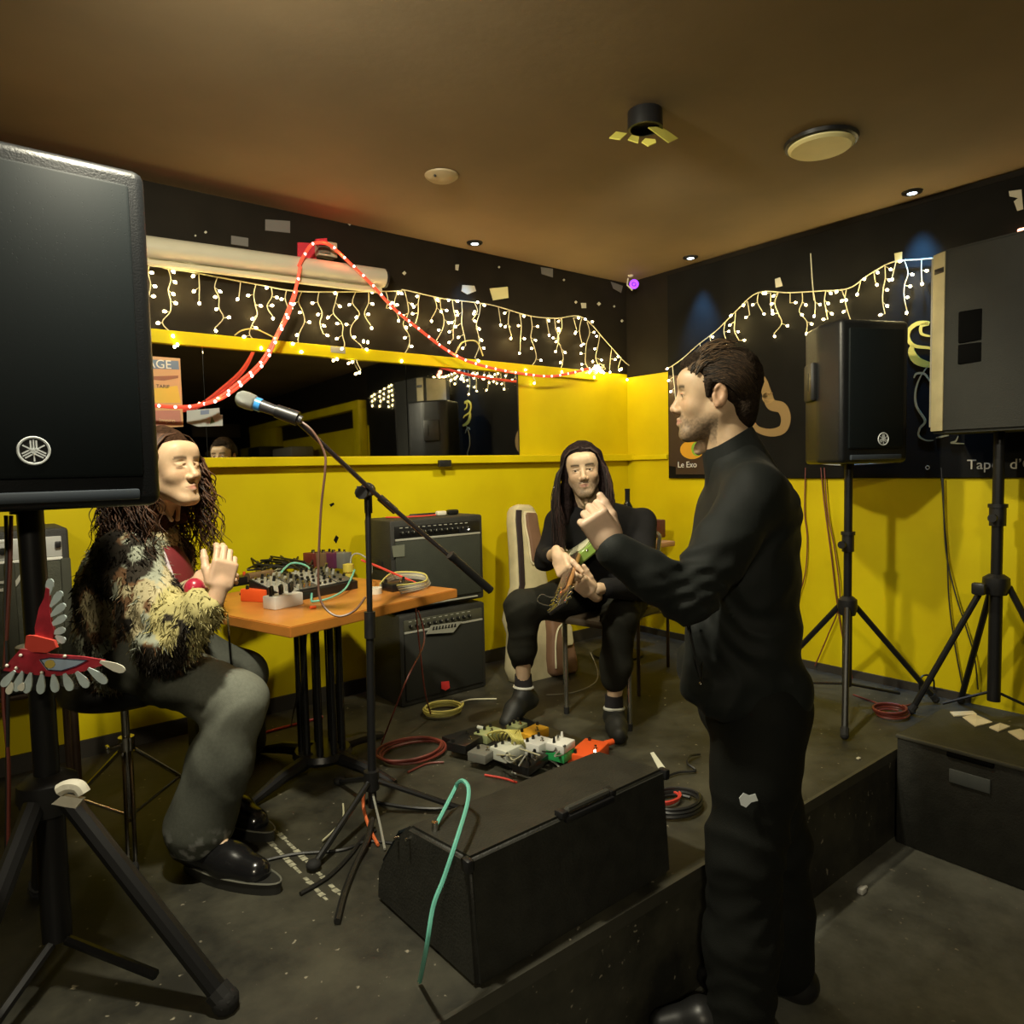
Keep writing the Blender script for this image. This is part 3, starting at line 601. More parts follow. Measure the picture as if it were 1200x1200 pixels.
def stand(base, htop, zhub, R, angs, lab, rp=.0175, knob=1, rt=.013):
    """tripod loudspeaker stand; base on its floor"""
    t = thing('speaker_stand', lab, 'speaker stand', base)
    z = V((0, 0, 1)); O = V((0, 0, 0))
    obj('pole', MB().cyl((0, 0, .10), (0, 0, zhub+.02), rp*1.18, seg=20).cyl((0, 0, zhub), (0, 0, htop), rp, seg=20), M_metal, t, world=False)
    obj('collar', MB().lathe([(0, zhub-.05), (rp*1.9, zhub-.05), (rp*2.4, zhub-.015), (rp*2.3, zhub+.02), (rp*1.3, zhub+.035), (0, zhub+.035)], (0, 0, 0), 20), M_blk, t, world=False)
    zc = zhub+(htop-zhub)*.45 if knob else zhub+.1
    obj('height_clamp', MB().cyl((0, 0, zc-.045), (0, 0, zc+.03), rp*1.45).cyl((0, 0, zc+.03), (0, 0, zc+.045), rp*1.7), M_blk, t, world=False)
    obj('clamp_knob', MB().cyl((-rp, 0, zc-.01), (-rp-.03, .0, zc-.01), .006).cyl((-rp-.03, 0, zc-.01), (-rp-.045, 0, zc-.01), .017, seg=10), M_blk, t, world=False)
    for a in angs:
        d = V((math.cos(a), math.sin(a), 0)); ft = d*R+z*.02
        l = obj('leg', MB().tube([d*(rp+.022)+z*(zhub-.015), ft], rt, 10), M_metal, t, world=False)
        obj('foot', MB().tube([ft+(z*(zhub)-d*R).normalized()*.03, ft-z*.004+d*.006], rt*1.25, 10).sph(ft, rt*1.35), M_rubber, l, world=False)
        zb = zhub*.36; k = 1-zb/zhub*0-((zhub-.015)-zb*1.25)/(zhub-.035)
        p = d*(rp+.022)*(zb*1.25/zhub)+ft*(1-(zb*1.25)/(zhub))
        obj('brace', MB().tube([d*rp+z*zb*.62, p+z*(zb*.25)], rt*.5, 6), M_metal, t, world=False)
    return t
# near one at the left
SL = V((-3.462, -1.42, 0))
pa_speaker((-3.470, -1.41, 1.055), .455, .36, .70, math.radians(2), 'big black loudspeaker with a round silver badge, nearest, filling the left edge', 0.0)
stand(SL, 1.05, .44, .42, [math.radians(a) for a in (-128, -52, 90)], 'black tripod stand under the big near loudspeaker at the left', rp=.025, rt=.0215)
# middle right one
pa_speaker((-.435, -1.70, 1.104), .345, .33, .605, math.radians(-24), 'medium black loudspeaker on a pole between the standing man and the tall one', .03)
stand((-.465, -1.72, 0), 1.10, .475, .42, [math.radians(a) for a in (205, 325, 85)], 'black tripod stand of the medium loudspeaker, bare leg foremost')
# tall one at the right edge (cabinet seen from the side)
bg = thing('loudspeaker', 'tall grey-black loudspeaker seen side-on at the right edge, with two square recesses', 'loudspeaker', (-.22, -2.22, 1.215))
m_ = MB()
cabp = [(-.385, -2.07), (-.348, -2.004), (-.10, -2.004), (-.055, -2.05), (-.03, -2.42), (-.415, -2.42)]
bm = bmesh.new(); lo = [bm.verts.new((x, y, 1.222)) for x, y in cabp]; hi = [bm.verts.new((x, y, 1.965)) for x, y in cabp]
bm.faces.new(lo); bm.faces.new(hi[::-1])
for i in range(6): bm.faces.new((lo[(i+1) % 6], lo[i], hi[i], hi[(i+1) % 6]))
bmesh.ops.recalc_face_normals(bm, faces=bm.faces[:]); bmesh.ops.bevel(bm, geom=bm.edges[:], offset=.012, segments=3, affect='EDGES')
me = bpy.data.meshes.new('cabinet'); bm.to_mesh(me); bm.free(); o = link('cabinet', me, mat('cabinet_grey', (.015, .016, .013), .65, var=.1, bump=.15, bscale=200), bg, 40); me.transform(origin_inv(bg))
sx = lambda y: -.385-.03*((-2.07-y)/.35)
for z, h in ((1.640, .125), (1.533, .078)):
    obj('recess', MB().rbox((sx(-2.16)-.0, -2.165, z), (.012, .085, h), .005), flat('recess_black', (.003, .003, .003), rough=.8, spec=.05), bg)
obj('grille', MB().rbox((-.222, -2.424, 1.594), (.36, .018, .70), .006), M_grille, bg)
obj('edge_trim', MB().rbox((-.407, -2.398, 1.594), (.02, .018, .72), .005), M_blk, bg)
ca = math.atan2(.066, .037); Rc_ = Matrix.Rotation(ca, 3, 'Z')
obj('side_strip', MB().rbox((-.3680, -2.0395, 1.594), (.064, .006, .725), .002, Rc_), mat('strip_string_lit', (.42, .36, .20), .5), bg)  # chamfer face: glow of the string lights painted in as tan
obj('rear_tape', MB().rbox((-.3715, -2.0415, 1.885), (.050, .006, .022), .002, Rc_), M_blk, bg)
obj('rear_strip', MB().rbox((-.23, -1.998, 1.6), (.20, .008, .70), .003), mat('rear_string_lit', (.30, .27, .20), .5), bg)  # back face paler, string-light glow put into the colour here too
t = stand((-.22, -2.22, 0), 1.225, .60, .30, [math.radians(a) for a in (117, -68)], 'black tripod stand of the tall loudspeaker behind the low black box', rp=.021)
l = obj('leg', MB().tube([(-.20, -2.20, .585), (-.05, -2.04, .02)], .013, 10), M_metal, t); obj('foot', MB().sph((-.05, -2.04, .018), .017), M_rubber, l)
tag(obj('cable_clamp', MB().rbox(Dp(1147, 690, 2.92), (.03, .05, .05), .008), M_blk), 'black clip on the pole of the tall loudspeaker', 'clip')
# ================================================================== stage monitor and low box
wd = thing('stage_monitor', 'black wedge stage monitor with a recessed handle, in front of the pedals', 'stage monitor', (-2.42, -1.83, 0))
wr_ = Matrix.Rotation(math.radians(1.2), 3, 'Z')
prof = [(-.215, 0), (-.195, .285), (.055, .262), (.125, .20), (.215, .085), (.225, .0)]
Lx0, Lx1 = -.345, .325; wc = V((-2.43, -1.828, 0))
bm = bmesh.new(); A_ = [bm.verts.new(wc+wr_ @ V((Lx0, y, z))) for y, z in prof]; B_ = [bm.verts.new(wc+wr_ @ V((Lx1, y, z))) for y, z in prof]
bm.faces.new(A_); bm.faces.new(B_[::-1]); n = len(prof)
for i in range(n): bm.faces.new((A_[(i+1) % n], A_[i], B_[i], B_[(i+1) % n]))
bmesh.ops.recalc_face_normals(bm, faces=bm.faces[:]); bmesh.ops.bevel(bm, geom=bm.edges[:], offset=.010, segments=3, affect='EDGES')
me = bpy.data.meshes.new('cabinet'); bm.to_mesh(me); bm.free()
M_carp = mat('black_texture_paint', (.022, .022, .018), .55, var=.25, vscale=20, bump=.25, bscale=150)
link('cabinet', me, M_carp, wd, 40); me.transform(origin_inv(wd))
def W_(x, y, z): return wc+wr_ @ V((x, y, z))
obj('handle_recess', MB().rbox(W_(.02, -.185, .277), (.17, .05, .016), .006), M_blk, wd)
obj('handle_bar', MB().tube([W_(-.055, -.188, .284), W_(-.05, -.195, .296), W_(.09, -.195, .296), W_(.095, -.188, .284)], .008, 8), flat('handle_grey', (.05, .05, .042), rough=.5), wd)
for x in (-.065, .105): obj('handle_bolt', MB().rbox(W_(x, -.19, .288), (.022, .03, .018), .004), M_blk, wd)
for s, x in ((0, Lx0), (1, Lx1)):
    obj('corner_plate', MB().rbox(W_(x, -.19, .27), (.02, .03, .03), .006), M_blk, wd)
obj('corner_screw', MB().cyl(W_(Lx0-.012, .10, .215), W_(Lx0+.002, .10, .215), .004, seg=10), M_chrome, wd)
obj('corner_screw', MB().cyl(W_(Lx0-.012, .045, .235), W_(Lx0+.002, .045, .235), .004, seg=10), M_chrome, wd)
obj('grille', MB().prism([W_(Lx0+.02, .128, .208), W_(Lx1-.02, .128, .208), W_(Lx1-.02, .216, .095), W_(Lx0+.02, .216, .095)], (0, .6, .8), .006), M_grille, wd, smooth=None)
bx = thing('subwoofer', 'low black box beside the stage step with papers on its lid', 'subwoofer', (-.60, -2.44, -.36))
obj('cabinet', MB().rbox((-.595, -2.43, -.145), (.43, .70, .43), .010), M_carp, bx)
obj('front_edge', MB().rbox((-.812, -2.43, .064), (.014, .70, .014), .004), flat('edge_grey', (.06, .058, .045), rough=.5), bx)
obj('handle_slot', MB().rbox((-.806, -2.33, .048), (.022, .15, .022), .006), flat('recess_black', (.003, .003, .003), rough=.8, spec=.05), bx)
obj('handle_recess', MB().rbox((-.812, -2.33, -.03), (.008, .13, .05), .003), mat('handle_dull', (.10, .11, .11), .45), bx)
M_pap = mat('paper_cream', (.66, .58, .38), .7, var=.1)
for i, (px, lab) in enumerate([([(1113, 835), (1140, 834), (1145, 838), (1118, 840)], 'thin folded cream paper, farthest on the low black box'), ([(1128, 841), (1143, 838), (1163, 847), (1143, 852)], 'cream paper slip, second from the left on the low black box'), ([(1159, 853), (1172, 848), (1184, 852), (1170, 858)], 'crumpled pale tissue on the low black box'), ([(1181, 858), (1196, 855), (1215, 866), (1196, 868)], 'pale paper slip nearest the right edge on the low black box')]):
    P = [Zp(u, v, .0712) for u, v in px]; m_ = MB(); c = sum(P, V())/4; top = [p+V((0, 0, .004)) for p in P]
    m_.add(P+top+[c+V((0, 0, .013 if i == 2 else .009))], [(0, 3, 2, 1), (0, 1, 5, 4), (1, 2, 6, 5), (2, 3, 7, 6), (3, 0, 4, 7), (4, 5, 8), (5, 6, 8), (6, 7, 8), (7, 4, 8)])
    tag(obj('paper_slip', m_, M_pap, smooth=None), lab, 'paper', 'papers on the low black box')
# ================================================================== amplifiers
M_tolex = mat('black_tolex', (.020, .020, .017), .6, var=.15, bump=.3, bscale=220)
M_panel = flat('amp_panel', (.010, .010, .010), rough=.35); M_knob = flat('knob_black', (.012, .012, .011), rough=.3)
M_silver = flat('silver_trim', (.46, .46, .40), rough=.35, metal=.3); M_txt = flat('panel_print', (.42, .42, .36), rough=.5)
def amp(lab, x0, x1, y, z0, z1, depth, ph, knobs, gm, panel_m, trim_m, gz=0.03, prt=True, kr=.009):
    t = thing('guitar_amplifier', lab, 'amplifier', ((x0+x1)/2, y+depth/2, z0)); cx = (x0+x1)/2; wdt = x1-x0
    obj('cabinet', MB().rbox((cx, y+depth/2, (z0+z1)/2), (wdt, depth, z1-z0), .012), M_tolex, t)
    zt = z1-.028
    obj('control_panel', MB().rbox((cx, y-.001, zt-ph/2), (wdt-.045, .010, ph), .003), panel_m, t)
    obj('grille', MB().rbox((cx, y-.001, (z0+gz+zt-ph-.012)/2), (wdt-.045, .014, zt-ph-.012-z0-gz), .004), gm, t)
    obj('trim', MB().rbox((cx, y-.006, zt-ph-.006), (wdt-.045, .008, .010), .002), trim_m, t)
    for i in range(knobs):
        x = x0+.055+(wdt-.16)*i/(knobs-1)
        kn = obj('knob', MB().lathe([(0, 0), (kr, 0), (kr*.85, .014), (0, .015)], (x, y-.006, zt-ph*.55), 12, RA @ Matrix.Identity(3)), M_knob, t)
        if prt: obj('pointer', MB().box((x, y-.0215, zt-ph*.55+kr*.4), (.0022, .002, kr*.8)), M_txt, kn, smooth=None)
        obj('scale_mark', MB().box((x, y-.0065, zt-ph*.14), (.016, .001, .0035)), M_txt, t, smooth=None)
    obj('top_handle', MB().tube([(cx-.09, y+depth*.5, z1-.002), (cx-.08, y+depth*.5, z1+.010), (cx+.08, y+depth*.5, z1+.010), (cx+.09, y+depth*.5, z1-.002)], .006, 8), M_blk, t)
    return t
a2 = amp('black combo amplifier on the floor, lower of the two behind the table', -1.985, -1.488, -.36, 0, .440, .27, .052, 11, flat('grille_black', (.012, .013, .010), rough=.75), mat('panel_olive', (.07, .07, .05), .4), M_silver, gz=.03)
m_ = MB(); P = [Ap(u, v, -.378) for u, v in [(505, 733), (541, 728), (531, 741), (499, 743)]]; obj('badge', MB().prism(P, (0, -1, 0), .003), mat('badge_grey', (.30, .30, .25), .4), a2, smooth=None)
for i in range(8):
    p = Ap(508+i*3.6, 736.5-i*.5, -.3812); obj('badge_letter', MB().box(p, (.008, .001, .018), Matrix.Rotation(.4, 3, 'Y')).box(p+V((.003, 0, -.005)), (.009, .001, .004)), M_panel, a2, smooth=None)
obj('red_mark', MB().prism([Ap(u, v, -.376) for u, v in [(517, 799), (526, 798), (527, 806), (522, 809), (517, 807)]], (0, -1, 0), .002), flat('mark_red', (.5, .03, .03), rough=.5), a2, smooth=None)
a1 = amp('black combo amplifier stacked on the other, boom arm crossing its front', -2.012, -1.482, -.35, .457, .885, .26, .058, 13, M_cloth, M_panel, M_silver, gz=.035)
obj('side_panel_plate', MB().rbox((-2.0145, -.22, .67), (.004, .10, .04), .001), M_blk, a1)
obj('lamp_jewel', MB().sph(Ap(549, 620, -.366), .005), mat('white_led', (1, 1, 1), emit=(1, 1, .9), es=2.5), a1)
obj('switch_block', MB().rbox(Ap(545, 621, -.357), (.075, .006, .030), .002), M_blk, a1)
m_ = MB(); P = [Ap(u, v, -.36) for u, v in [(459, 640), (474, 638), (474, 652), (461, 653)]]; obj('badge', MB().prism(P, (0, -1, 0), .002), mat('badge_dull', (.16, .17, .13), .4), a1, smooth=None)
obj('foot_bar', MB().rbox((-1.75, -.357, .475), (.44, .008, .008), .002), M_silver, a1)
a0 = amp('amplifier with silver knob panel and ribbed black grille behind the near loudspeaker', -3.95, -3.275, -.36, .39, .945, .30, .070, 7, mat('grille_olive', (.050, .052, .036), .8, var=.2, bump=.3, bscale=200), flat('panel_silver', (.56, .57, .55), rough=.3, metal=.2), flat('trim_white', (.78, .78, .72), rough=.35), gz=.02, prt=False, kr=.013)
for i in range(9):
    x = -3.93+.08*i; obj('grille_rib', MB().rbox((x, -.372, .63), (.030, .012, .42), .005), mat('rib_olive', (.045, .047, .032), .8), a0)
brush(m_ := MB(), [(-6, 692), (6, 691), (14, 688), (20, 682), (26, 671)], .007, 'A', .372); obj('script_mark', m_, flat('script_silver', (.5, .5, .44), rough=.4), a0, smooth=None)
brush(m_ := MB(), [(-6, 683), (8, 682), (14, 680)], .005, 'A', .372); obj('script_mark', m_, flat('script_silver', (.5, .5, .44), rough=.4), a0, smooth=None)
obj('power_switch', MB().rbox(Ap(68, 638, -.372), (.018, .012, .022), .003), M_blk, a0)
as_ = thing('amplifier_stand', 'thin dark metal stand holding the silver-panel amplifier off the floor', 'stand', (-3.6, -.2, 0))
for x in (-3.288, -3.92):
    for y in (-.33, -.10): obj('leg', MB().cyl((x, y, 0), (x, y, .372), .013), mat('dark_tube', (.07, .045, .03), .35, metal=.5), as_)
for y in (-.33, -.10): obj('cross_bar', MB().cyl((-3.93, y, .376), (-3.28, y, .376), .012), mat('dark_tube', (.07, .045, .03), .35, metal=.5), as_)
# ================================================================== table with its pedestal
M_wood = mat('orange_wood', (.52, .20, .035), .38, var=.12, vscale=9, bump=.04, bscale=90, coat=.2)
tb = thing('bar_table', 'square table with an orange wooden top on a black multi-tube pedestal', 'table', (-2.50, -.73, 0))
TZ = .66; TP = [Zp(340, 735, TZ), Zp(536, 690, TZ)]; P1, P2 = TP; ex_ = (P2-P1); per = V((-ex_.y, ex_.x, 0)).normalized()*.72
P4 = P1+per; P3 = P2+per
bm = bmesh.new(); up_ = [bm.verts.new(p) for p in (P1, P2, P3, P4)]; dn_ = [bm.verts.new(p-V((0, 0, .034))) for p in (P1, P2, P3, P4)]
bm.faces.new(up_); bm.faces.new(dn_[::-1])
for i in range(4): bm.faces.new((up_[(i+1) % 4], up_[i], dn_[i], dn_[(i+1) % 4]))
bmesh.ops.recalc_face_normals(bm, faces=bm.faces[:]); bmesh.ops.bevel(bm, geom=bm.edges[:], offset=.003, segments=2, affect='EDGES')
me = bpy.data.meshes.new('tabletop'); bm.to_mesh(me); bm.free(); link('tabletop', me, M_wood, tb, 40); me.transform(origin_inv(tb))
tc_ = (P1+P2+P3+P4)/4; tc_.z = 0
obj('top_plate', MB().rbox(tc_+V((0, 0, .618)), (.34, .34, .014), .004), M_metal, tb)
for i in range(9):
    a = 2*PI*i/9; p = tc_+V((math.cos(a)*.075, math.sin(a)*.075, 0)); obj('column_tube', MB().cyl(p+V((0, 0, .06)), p+V((0, 0, .615)), .013, seg=12), flat('tube_black', (.03, .03, .03), rough=.22, metal=.6), tb)
obj('column_ring', MB().lathe([(0, .05), (.10, .05), (.11, .065), (.10, .085), (0, .085)], tc_, 28), M_metal, tb)
for i in range(4):
    a = math.radians(22+90*i); d = V((math.cos(a), math.sin(a), 0))
    obj('foot', MB().tube([tc_+d*.06+V((0, 0, .065)), tc_+d*.2+V((0, 0, .05)), tc_+d*.34+V((0, 0, .016))], [.028, .024, .014], 10), M_metal, tb)
# ================================================================== microphone stand
ms = thing('microphone_stand', 'black boom microphone stand in front of the table', 'microphone stand', Zp(437, 960, 0))
mb_ = Zp(437, 960, 0); d_ms = (mb_-CAM).dot(_F); pv = Dp(431, 574, d_ms)
obj('pole', MB().cyl(mb_+V((0, 0, .04)), mb_.lerp(pv, .58), .0135).cyl(mb_.lerp(pv, .57), pv, .0095), M_metal, ms)
obj('grip', MB().cyl(mb_.lerp(pv, .55), mb_.lerp(pv, .63), .018), M_blk, ms)
obj('upper_grip', MB().cyl(pv-V((0, 0, .075)), pv-V((0, 0, .01)), .013, seg=14), M_blk, ms)
cl = obj('clutch', MB().sph(pv, .024).cyl(pv-_F*.02, pv+_F*.02, .022, seg=16).cyl(pv-_R*.005-_F*.02, pv-_R*.03-_F*.025, .012), M_blk, ms)
obj('clutch_knob', MB().cyl(pv-_F*.03+V((-.012, 0, -.01)), pv-_F*.045+V((-.014, 0, -.01)), .021, seg=10), M_blk, cl)
bL = Dp(342, 487, 1.98); bR = Dp(575, 692, 2.36)
q_ = Dp(437, 576, d_ms-.03)
obj('boom_arm', MB().tube([bL, q_, bR], .0075, 12), flat('boom_metal', (.10, .085, .09), rough=.22, metal=.8), ms)
dd = (bR-bL).normalized()
obj('counterweight', MB().cyl(bR-dd*.19, bR, .0135, seg=14).cyl(bR-dd*.20, bR-dd*.185, .015, seg=14), M_blk, ms)
obj('boom_sleeve', MB().cyl(q_+dd*.03, q_+dd*.10, .012), M_blk, ms)
for i, a in enumerate((-150, -35, 85)):
    d = V((math.cos(math.radians(a)), math.sin(math.radians(a)), 0))
    l = obj('leg', MB().tube([mb_+d*.012+V((0, 0, .13)), mb_+d*.30+V((0, 0, .014))], .0095, 8), M_metal, ms)
    obj('foot', MB().sph(mb_+d*.305+V((0, 0, .016)), (.022, .022, .015)), M_rubber, l)
obj('leg_hub', MB().cyl(mb_+V((0, 0, .10)), mb_+V((0, 0, .16)), .024), M_blk, ms)
mh = Dp(277, 465, 1.96); mt = Dp(347, 490, 1.97); md = (mt-mh).normalized()
mc = thing('microphone', 'silver handheld microphone with a blue ring clipped to the boom', 'microphone', mt)
obj('head', MB().lathe([(0, 0), (.014, .002), (.0225, .012), (.0245, .03), (.022, .052), (.017, .056)], mh, 20, md.to_track_quat('Z', 'Y').to_matrix()), mat('mesh_silver', (.30, .31, .29), .35, metal=.7, bump=.6, bscale=500), mc)
obj('blue_ring', MB().cyl(mh+md*.056, mh+md*.072, .019), flat('ring_blue', (.05, .25, .62), rough=.25), mc)
obj('handle', MB().tube([mh+md*.072, mh+md*.19], [.017, .0115], 16), flat('mic_body', (.05, .05, .055), rough=.35, metal=.3), mc)
obj('clip', MB().tube([mh+md*.115, mt+md*.005], [.019, .021], 12), M_blk, ms); obj('clip_joint', MB().cyl(mt+V((0, 0, -.005)), bL+V((0, 0, 0)), .010), M_chrome, ms)
# ================================================================== drum stool
st = thing('drum_stool', 'round black drum stool on chrome double-braced legs', 'stool', (-3.20, -.80, 0))
sc_ = V((-3.205, -.80, 0))
obj('seat', MB().lathe([(0, .435), (.15, .435), (.172, .45), (.178, .48), (.165, .51), (.12, .522), (0, .525)], sc_, 32), mat('stool_vinyl', (.012, .012, .012), .45, bump=.05), st)
obj('post', MB().cyl(sc_+V((0, 0, .05)), sc_+V((0, 0, .30)), .0165).cyl(sc_+V((0, 0, .28)), sc_+V((0, 0, .436)), .012), M_chrome, st)
obj('clamp', MB().cyl(sc_+V((0, 0, .27)), sc_+V((0, 0, .31)), .023).tube([sc_+V((-.02, -.01, .29)), sc_+V((-.05, -.02, .29))], .006).rbox(sc_+V((-.055, -.02, .29)), (.01, .03, .02), .003), M_chrome, st)
for a in (-100, 20, 140, ):
    a = math.radians(a); d = V((math.cos(a), math.sin(a), 0)); s = V((-d.y, d.x, 0))*.009
    l = obj('leg', MB().tube([sc_+d*.02+s+V((0, 0, .265)), sc_+d*.27+s+V((0, 0, .02))], .006, 8), M_chrome, st)
    obj('leg', MB().tube([sc_+d*.02-s+V((0, 0, .265)), sc_+d*.27-s+V((0, 0, .02))], .006, 8), M_chrome, st)
    obj('strut', MB().tube([sc_+d*.015+V((0, 0, .06)), sc_+d*.17+V((0, 0, .115))], .005, 8), M_chrome, st)
    obj('foot', MB().rbox(sc_+d*.275+V((0, 0, .018)), (.04, .035, .034), .010, Matrix.Rotation(a, 3, 'Z')), M_rubber, st)
# ================================================================== gig bag
M_tan = mat('bag_tan', (.50, .44, .26), .8, var=.12, bump=.2, bscale=200); M_brn = mat('bag_brown', (.17, .09, .05), .7, var=.15); M_dkb = flat('bag_dark', (.022, .012, .014), rough=.7)
gb = thing('guitar_bag', 'tan padded guitar bag with dark side stripe and brown pocket, leaning by the wall', 'guitar bag', (-1.15, -.36, 0))
def gbp(u, v, y): return Ap(u, v, y)
top_ = Ap(610, 592, -.20); bot_ = Ap(632, 800, -.42)
axis = (bot_-top_); au = axis.normalized(); side = V((1, 0, 0)); side = (side-au*side.dot(au)).normalized(); nf_ = side.cross(au); nf_ = nf_ if nf_.y < 0 else -nf_
def bagslab(prof_, th, off, m, name, parent, r=.02):
    """prof_: (distance along the bag, left half width, right half width)"""
    bm = bmesh.new(); ring_ = [(t, -l) for t, l, _r in prof_]+[(t, _r) for t, l, _r in prof_[::-1]]
    fr = [bm.verts.new(top_+au*t+side*x+nf_*(off+th/2)) for t, x in ring_]; bk_ = [bm.verts.new(top_+au*t+side*x+nf_*(off-th/2)) for t, x in ring_]
    bm.faces.new(fr); bm.faces.new(bk_[::-1]); n = len(ring_)
    for i in range(n): bm.faces.new((fr[(i+1) % n], fr[i], bk_[i], bk_[(i+1) % n]))
    bmesh.ops.recalc_face_normals(bm, faces=bm.faces[:])
    eg = [e for e in bm.edges if len(e.link_faces) == 2 and any(len(f.verts) > 4 for f in e.link_faces)]
    bmesh.ops.bevel(bm, geom=eg, offset=r, segments=3, affect='EDGES', profile=.5); me = bpy.data.meshes.new(name); bm.to_mesh(me); bm.free()
    o = link(name, me, m, parent, 50); me.transform(origin_inv(parent)); return o
P_ = [(0, .035, .035), (.012, .060, .060), (.04, .078, .078), (.10, .088, .088), (.25, .094, .096), (.46, .11, .11), (.55, .155, .16), (.64, .185, .20), (.72, .165, .19), (.80, .18, .23), (.90, .20, .25), (.97, .18, .23), (1.0, .12, .16)]
Lb = axis.length; P_ = [(t*Lb, l, r_) for t, l, r_ in P_]
bagslab(P_, .10, 0, M_tan, 'bag_body', gb, .03)
bagslab([(t, l*.93+.004, -l*.93+.030+.004) for t, l, r_ in P_[2:9]], .008, .052, M_dkb, 'side_stripe', gb, .003)
bagslab([(.055, .012, .045), (.07, .022, .055), (.13, .024, .058), (.20, .014, .066), (.29, .012, .082), (.32, .010, .082), (.33, .0, .075)], .03, .060, M_brn, 'neck_pocket', gb, .008)
bagslab([(.047, .020, .050), (.06, .030, .063), (.13, .032, .066), (.20, .022, .073), (.29, .020, .090), (.325, .018, .090), (.342, .005, .080)], .012, .055, mat('piping_cream', (.62, .55, .36), .6), 'pocket_piping', gb, .004)
bagslab([(t*Lb, l, r_) for t, l, r_ in [(.60, -.06, .16), (.62, -.045, .175), (.74, -.04, .185), (.88, -.02, .20), (.95, -.02, .20), (.97, -.04, .18)]], .07, .075, M_brn, 'body_pocket', gb, .02)
bagslab([(t*Lb, l, r_) for t, l, r_ in [(.60, -.075, .125), (.605, -.07, .13), (.655, -.07, .13), (.665, -.08, .12)]], .02, .115, M_tan, 'pocket_tab', gb, .005)
bagslab([(t*Lb, l, r_) for t, l, r_ in [(.70, -.11, .155), (.715, -.10, .165), (.80, -.10, .165), (.815, -.11, .155)]], .02, .118, M_tan, 'pocket_panel', gb, .005)
obj('pocket_zip', MB().tube(catmull([top_+au*(Lb*t)+side*x+nf_*.115 for t, x in [(.93, .03), (.80, .045), (.72, .075), (.685, .13)]], 5), .005, 6), flat('bag_cream_zip', (.62, .58, .40), rough=.5), gb)
obj('shoulder_strap', MB().tube(catmull([top_+au*(Lb*t)+side*x+nf_*.06 for t, x in [(.52, -.145), (.62, -.19), (.75, -.185), (.88, -.19), (.97, -.15)]], 5), .012, 8), flat('strap_white', (.60, .60, .48), rough=.6), gb)
# ================================================================== chair, side table, bottle
ch = thing('tube_chair', 'chair with thin steel tube legs under the seated guitarist', 'chair', (-1.32, -.98, 0))
M_steel = flat('steel_tube', (.38, .37, .32), rough=.25, metal=.9)
CX, CY = -1.36, -.99; crz = Matrix.Rotation(math.radians(-12), 3, 'Z')
def cpt(x, y, z): p = crz @ V((x, y, 0)); return V((CX+p.x, CY+p.y, z))
# front legs stand where the photo shows them
fl1 = Zp(664, 836, 0); fl2 = Zp(738, 856, 0); bk1 = fl1+V((.27, .30, 0)); bk2 = fl2+V((.27, .30, 0)); zs = .43
for p, q in ((fl1, V((0, 0, 0))), (fl2, V((0, 0, 0))), (bk1, V((.02, .02, 0))), (bk2, V((.02, .02, 0)))):
    l = obj('leg', MB().cyl(p+V((0, 0, .012))+q, p+V((0, 0, zs)), .0105, seg=12), M_steel, ch); obj('foot', MB().cyl(p+q, p+q+V((0, 0, .03)), .013, seg=12), M_rubber, l)
ctr = (fl1+fl2+bk1+bk2)/4; ex2 = (fl2-fl1).normalized(); ey2 = V((-ex2.y, ex2.x, 0)); Rch = cols(ex2, ey2, (0, 0, 1))
SW, SD = (fl2-fl1).length, .40
obj('seat', MB().rbox(ctr+V((0, 0, zs+.018)), (SW+.12, SD+.06, .036), .014, Rch), mat('seat_brown', (.05, .035, .02), .6), ch)
obj('seat_frame', MB().tube([fl1+V((0, 0, zs-.005)), fl2+V((0, 0, zs-.005)), bk2+V((0, 0, zs-.005)), bk1+V((0, 0, zs-.005)), fl1+V((0, 0, zs-.005))], .010, 8), M_steel, ch)
sdr = ctr+ey2*.22
obj('back_frame', MB().tube(catmull([sdr-ex2*.19+V((0, 0, zs)), sdr-ex2*.19+ey2*.05+V((0, 0, .72)), sdr-ex2*.15+ey2*.07+V((0, 0, .80)), sdr+ex2*.15+ey2*.07+V((0, 0, .80)), sdr+ex2*.19+ey2*.05+V((0, 0, .72)), sdr+ex2*.19+V((0, 0, zs))], 5), .010, 8), M_steel, ch)
obj('backrest', MB().rbox(sdr+ey2*.06+V((0, 0, .72)), (.33, .022, .15), .010, Rch), mat('seat_brown', (.05, .035, .02), .6), ch)
tr = thing('spare_chair', 'second tube chair half hidden between guitarist and standing man', 'chair', (-.75, -.85, 0))
q0, q1 = Dp(748, 752, 3.42), Dp(797, 740, 3.50); q0.z = q1.z = .40
ed = (q1-q0).normalized(); pe = V((-ed.y, ed.x, 0)); wq = q1+ed*.16
for p in (q0, wq, q0+pe*.36, wq+pe*.36):
    obj('leg', MB().cyl(V((p.x, p.y, 0)), V((p.x, p.y, .415)), .009, seg=10), mat('dark_tube', (.07, .045, .03), .35, metal=.5), tr)
obj('seat_frame', MB().tube([q0+V((-.0, 0, -.035)), q0+ed*.03, wq, wq+pe*.36, q0+pe*.36, q0], .008, 8), flat('brass_tube', (.40, .34, .18), rough=.3, metal=.8), tr)
obj('seat', MB().rbox((q0+wq)/2+pe*.19+V((0, 0, .017)), ((wq-q0).length, .36, .024), .010, cols(ed, pe, (0, 0, 1))), mat('seat_brown', (.05, .035, .02), .6), tr)
rt = thing('side_table', 'small dark side table in the corner with a pinkish top, behind the guitarist', 'table', (-.62, -.50, 0))
tq = Dp(778, 640, 4.0); TQ = V((-.52, -.42, tq.z))
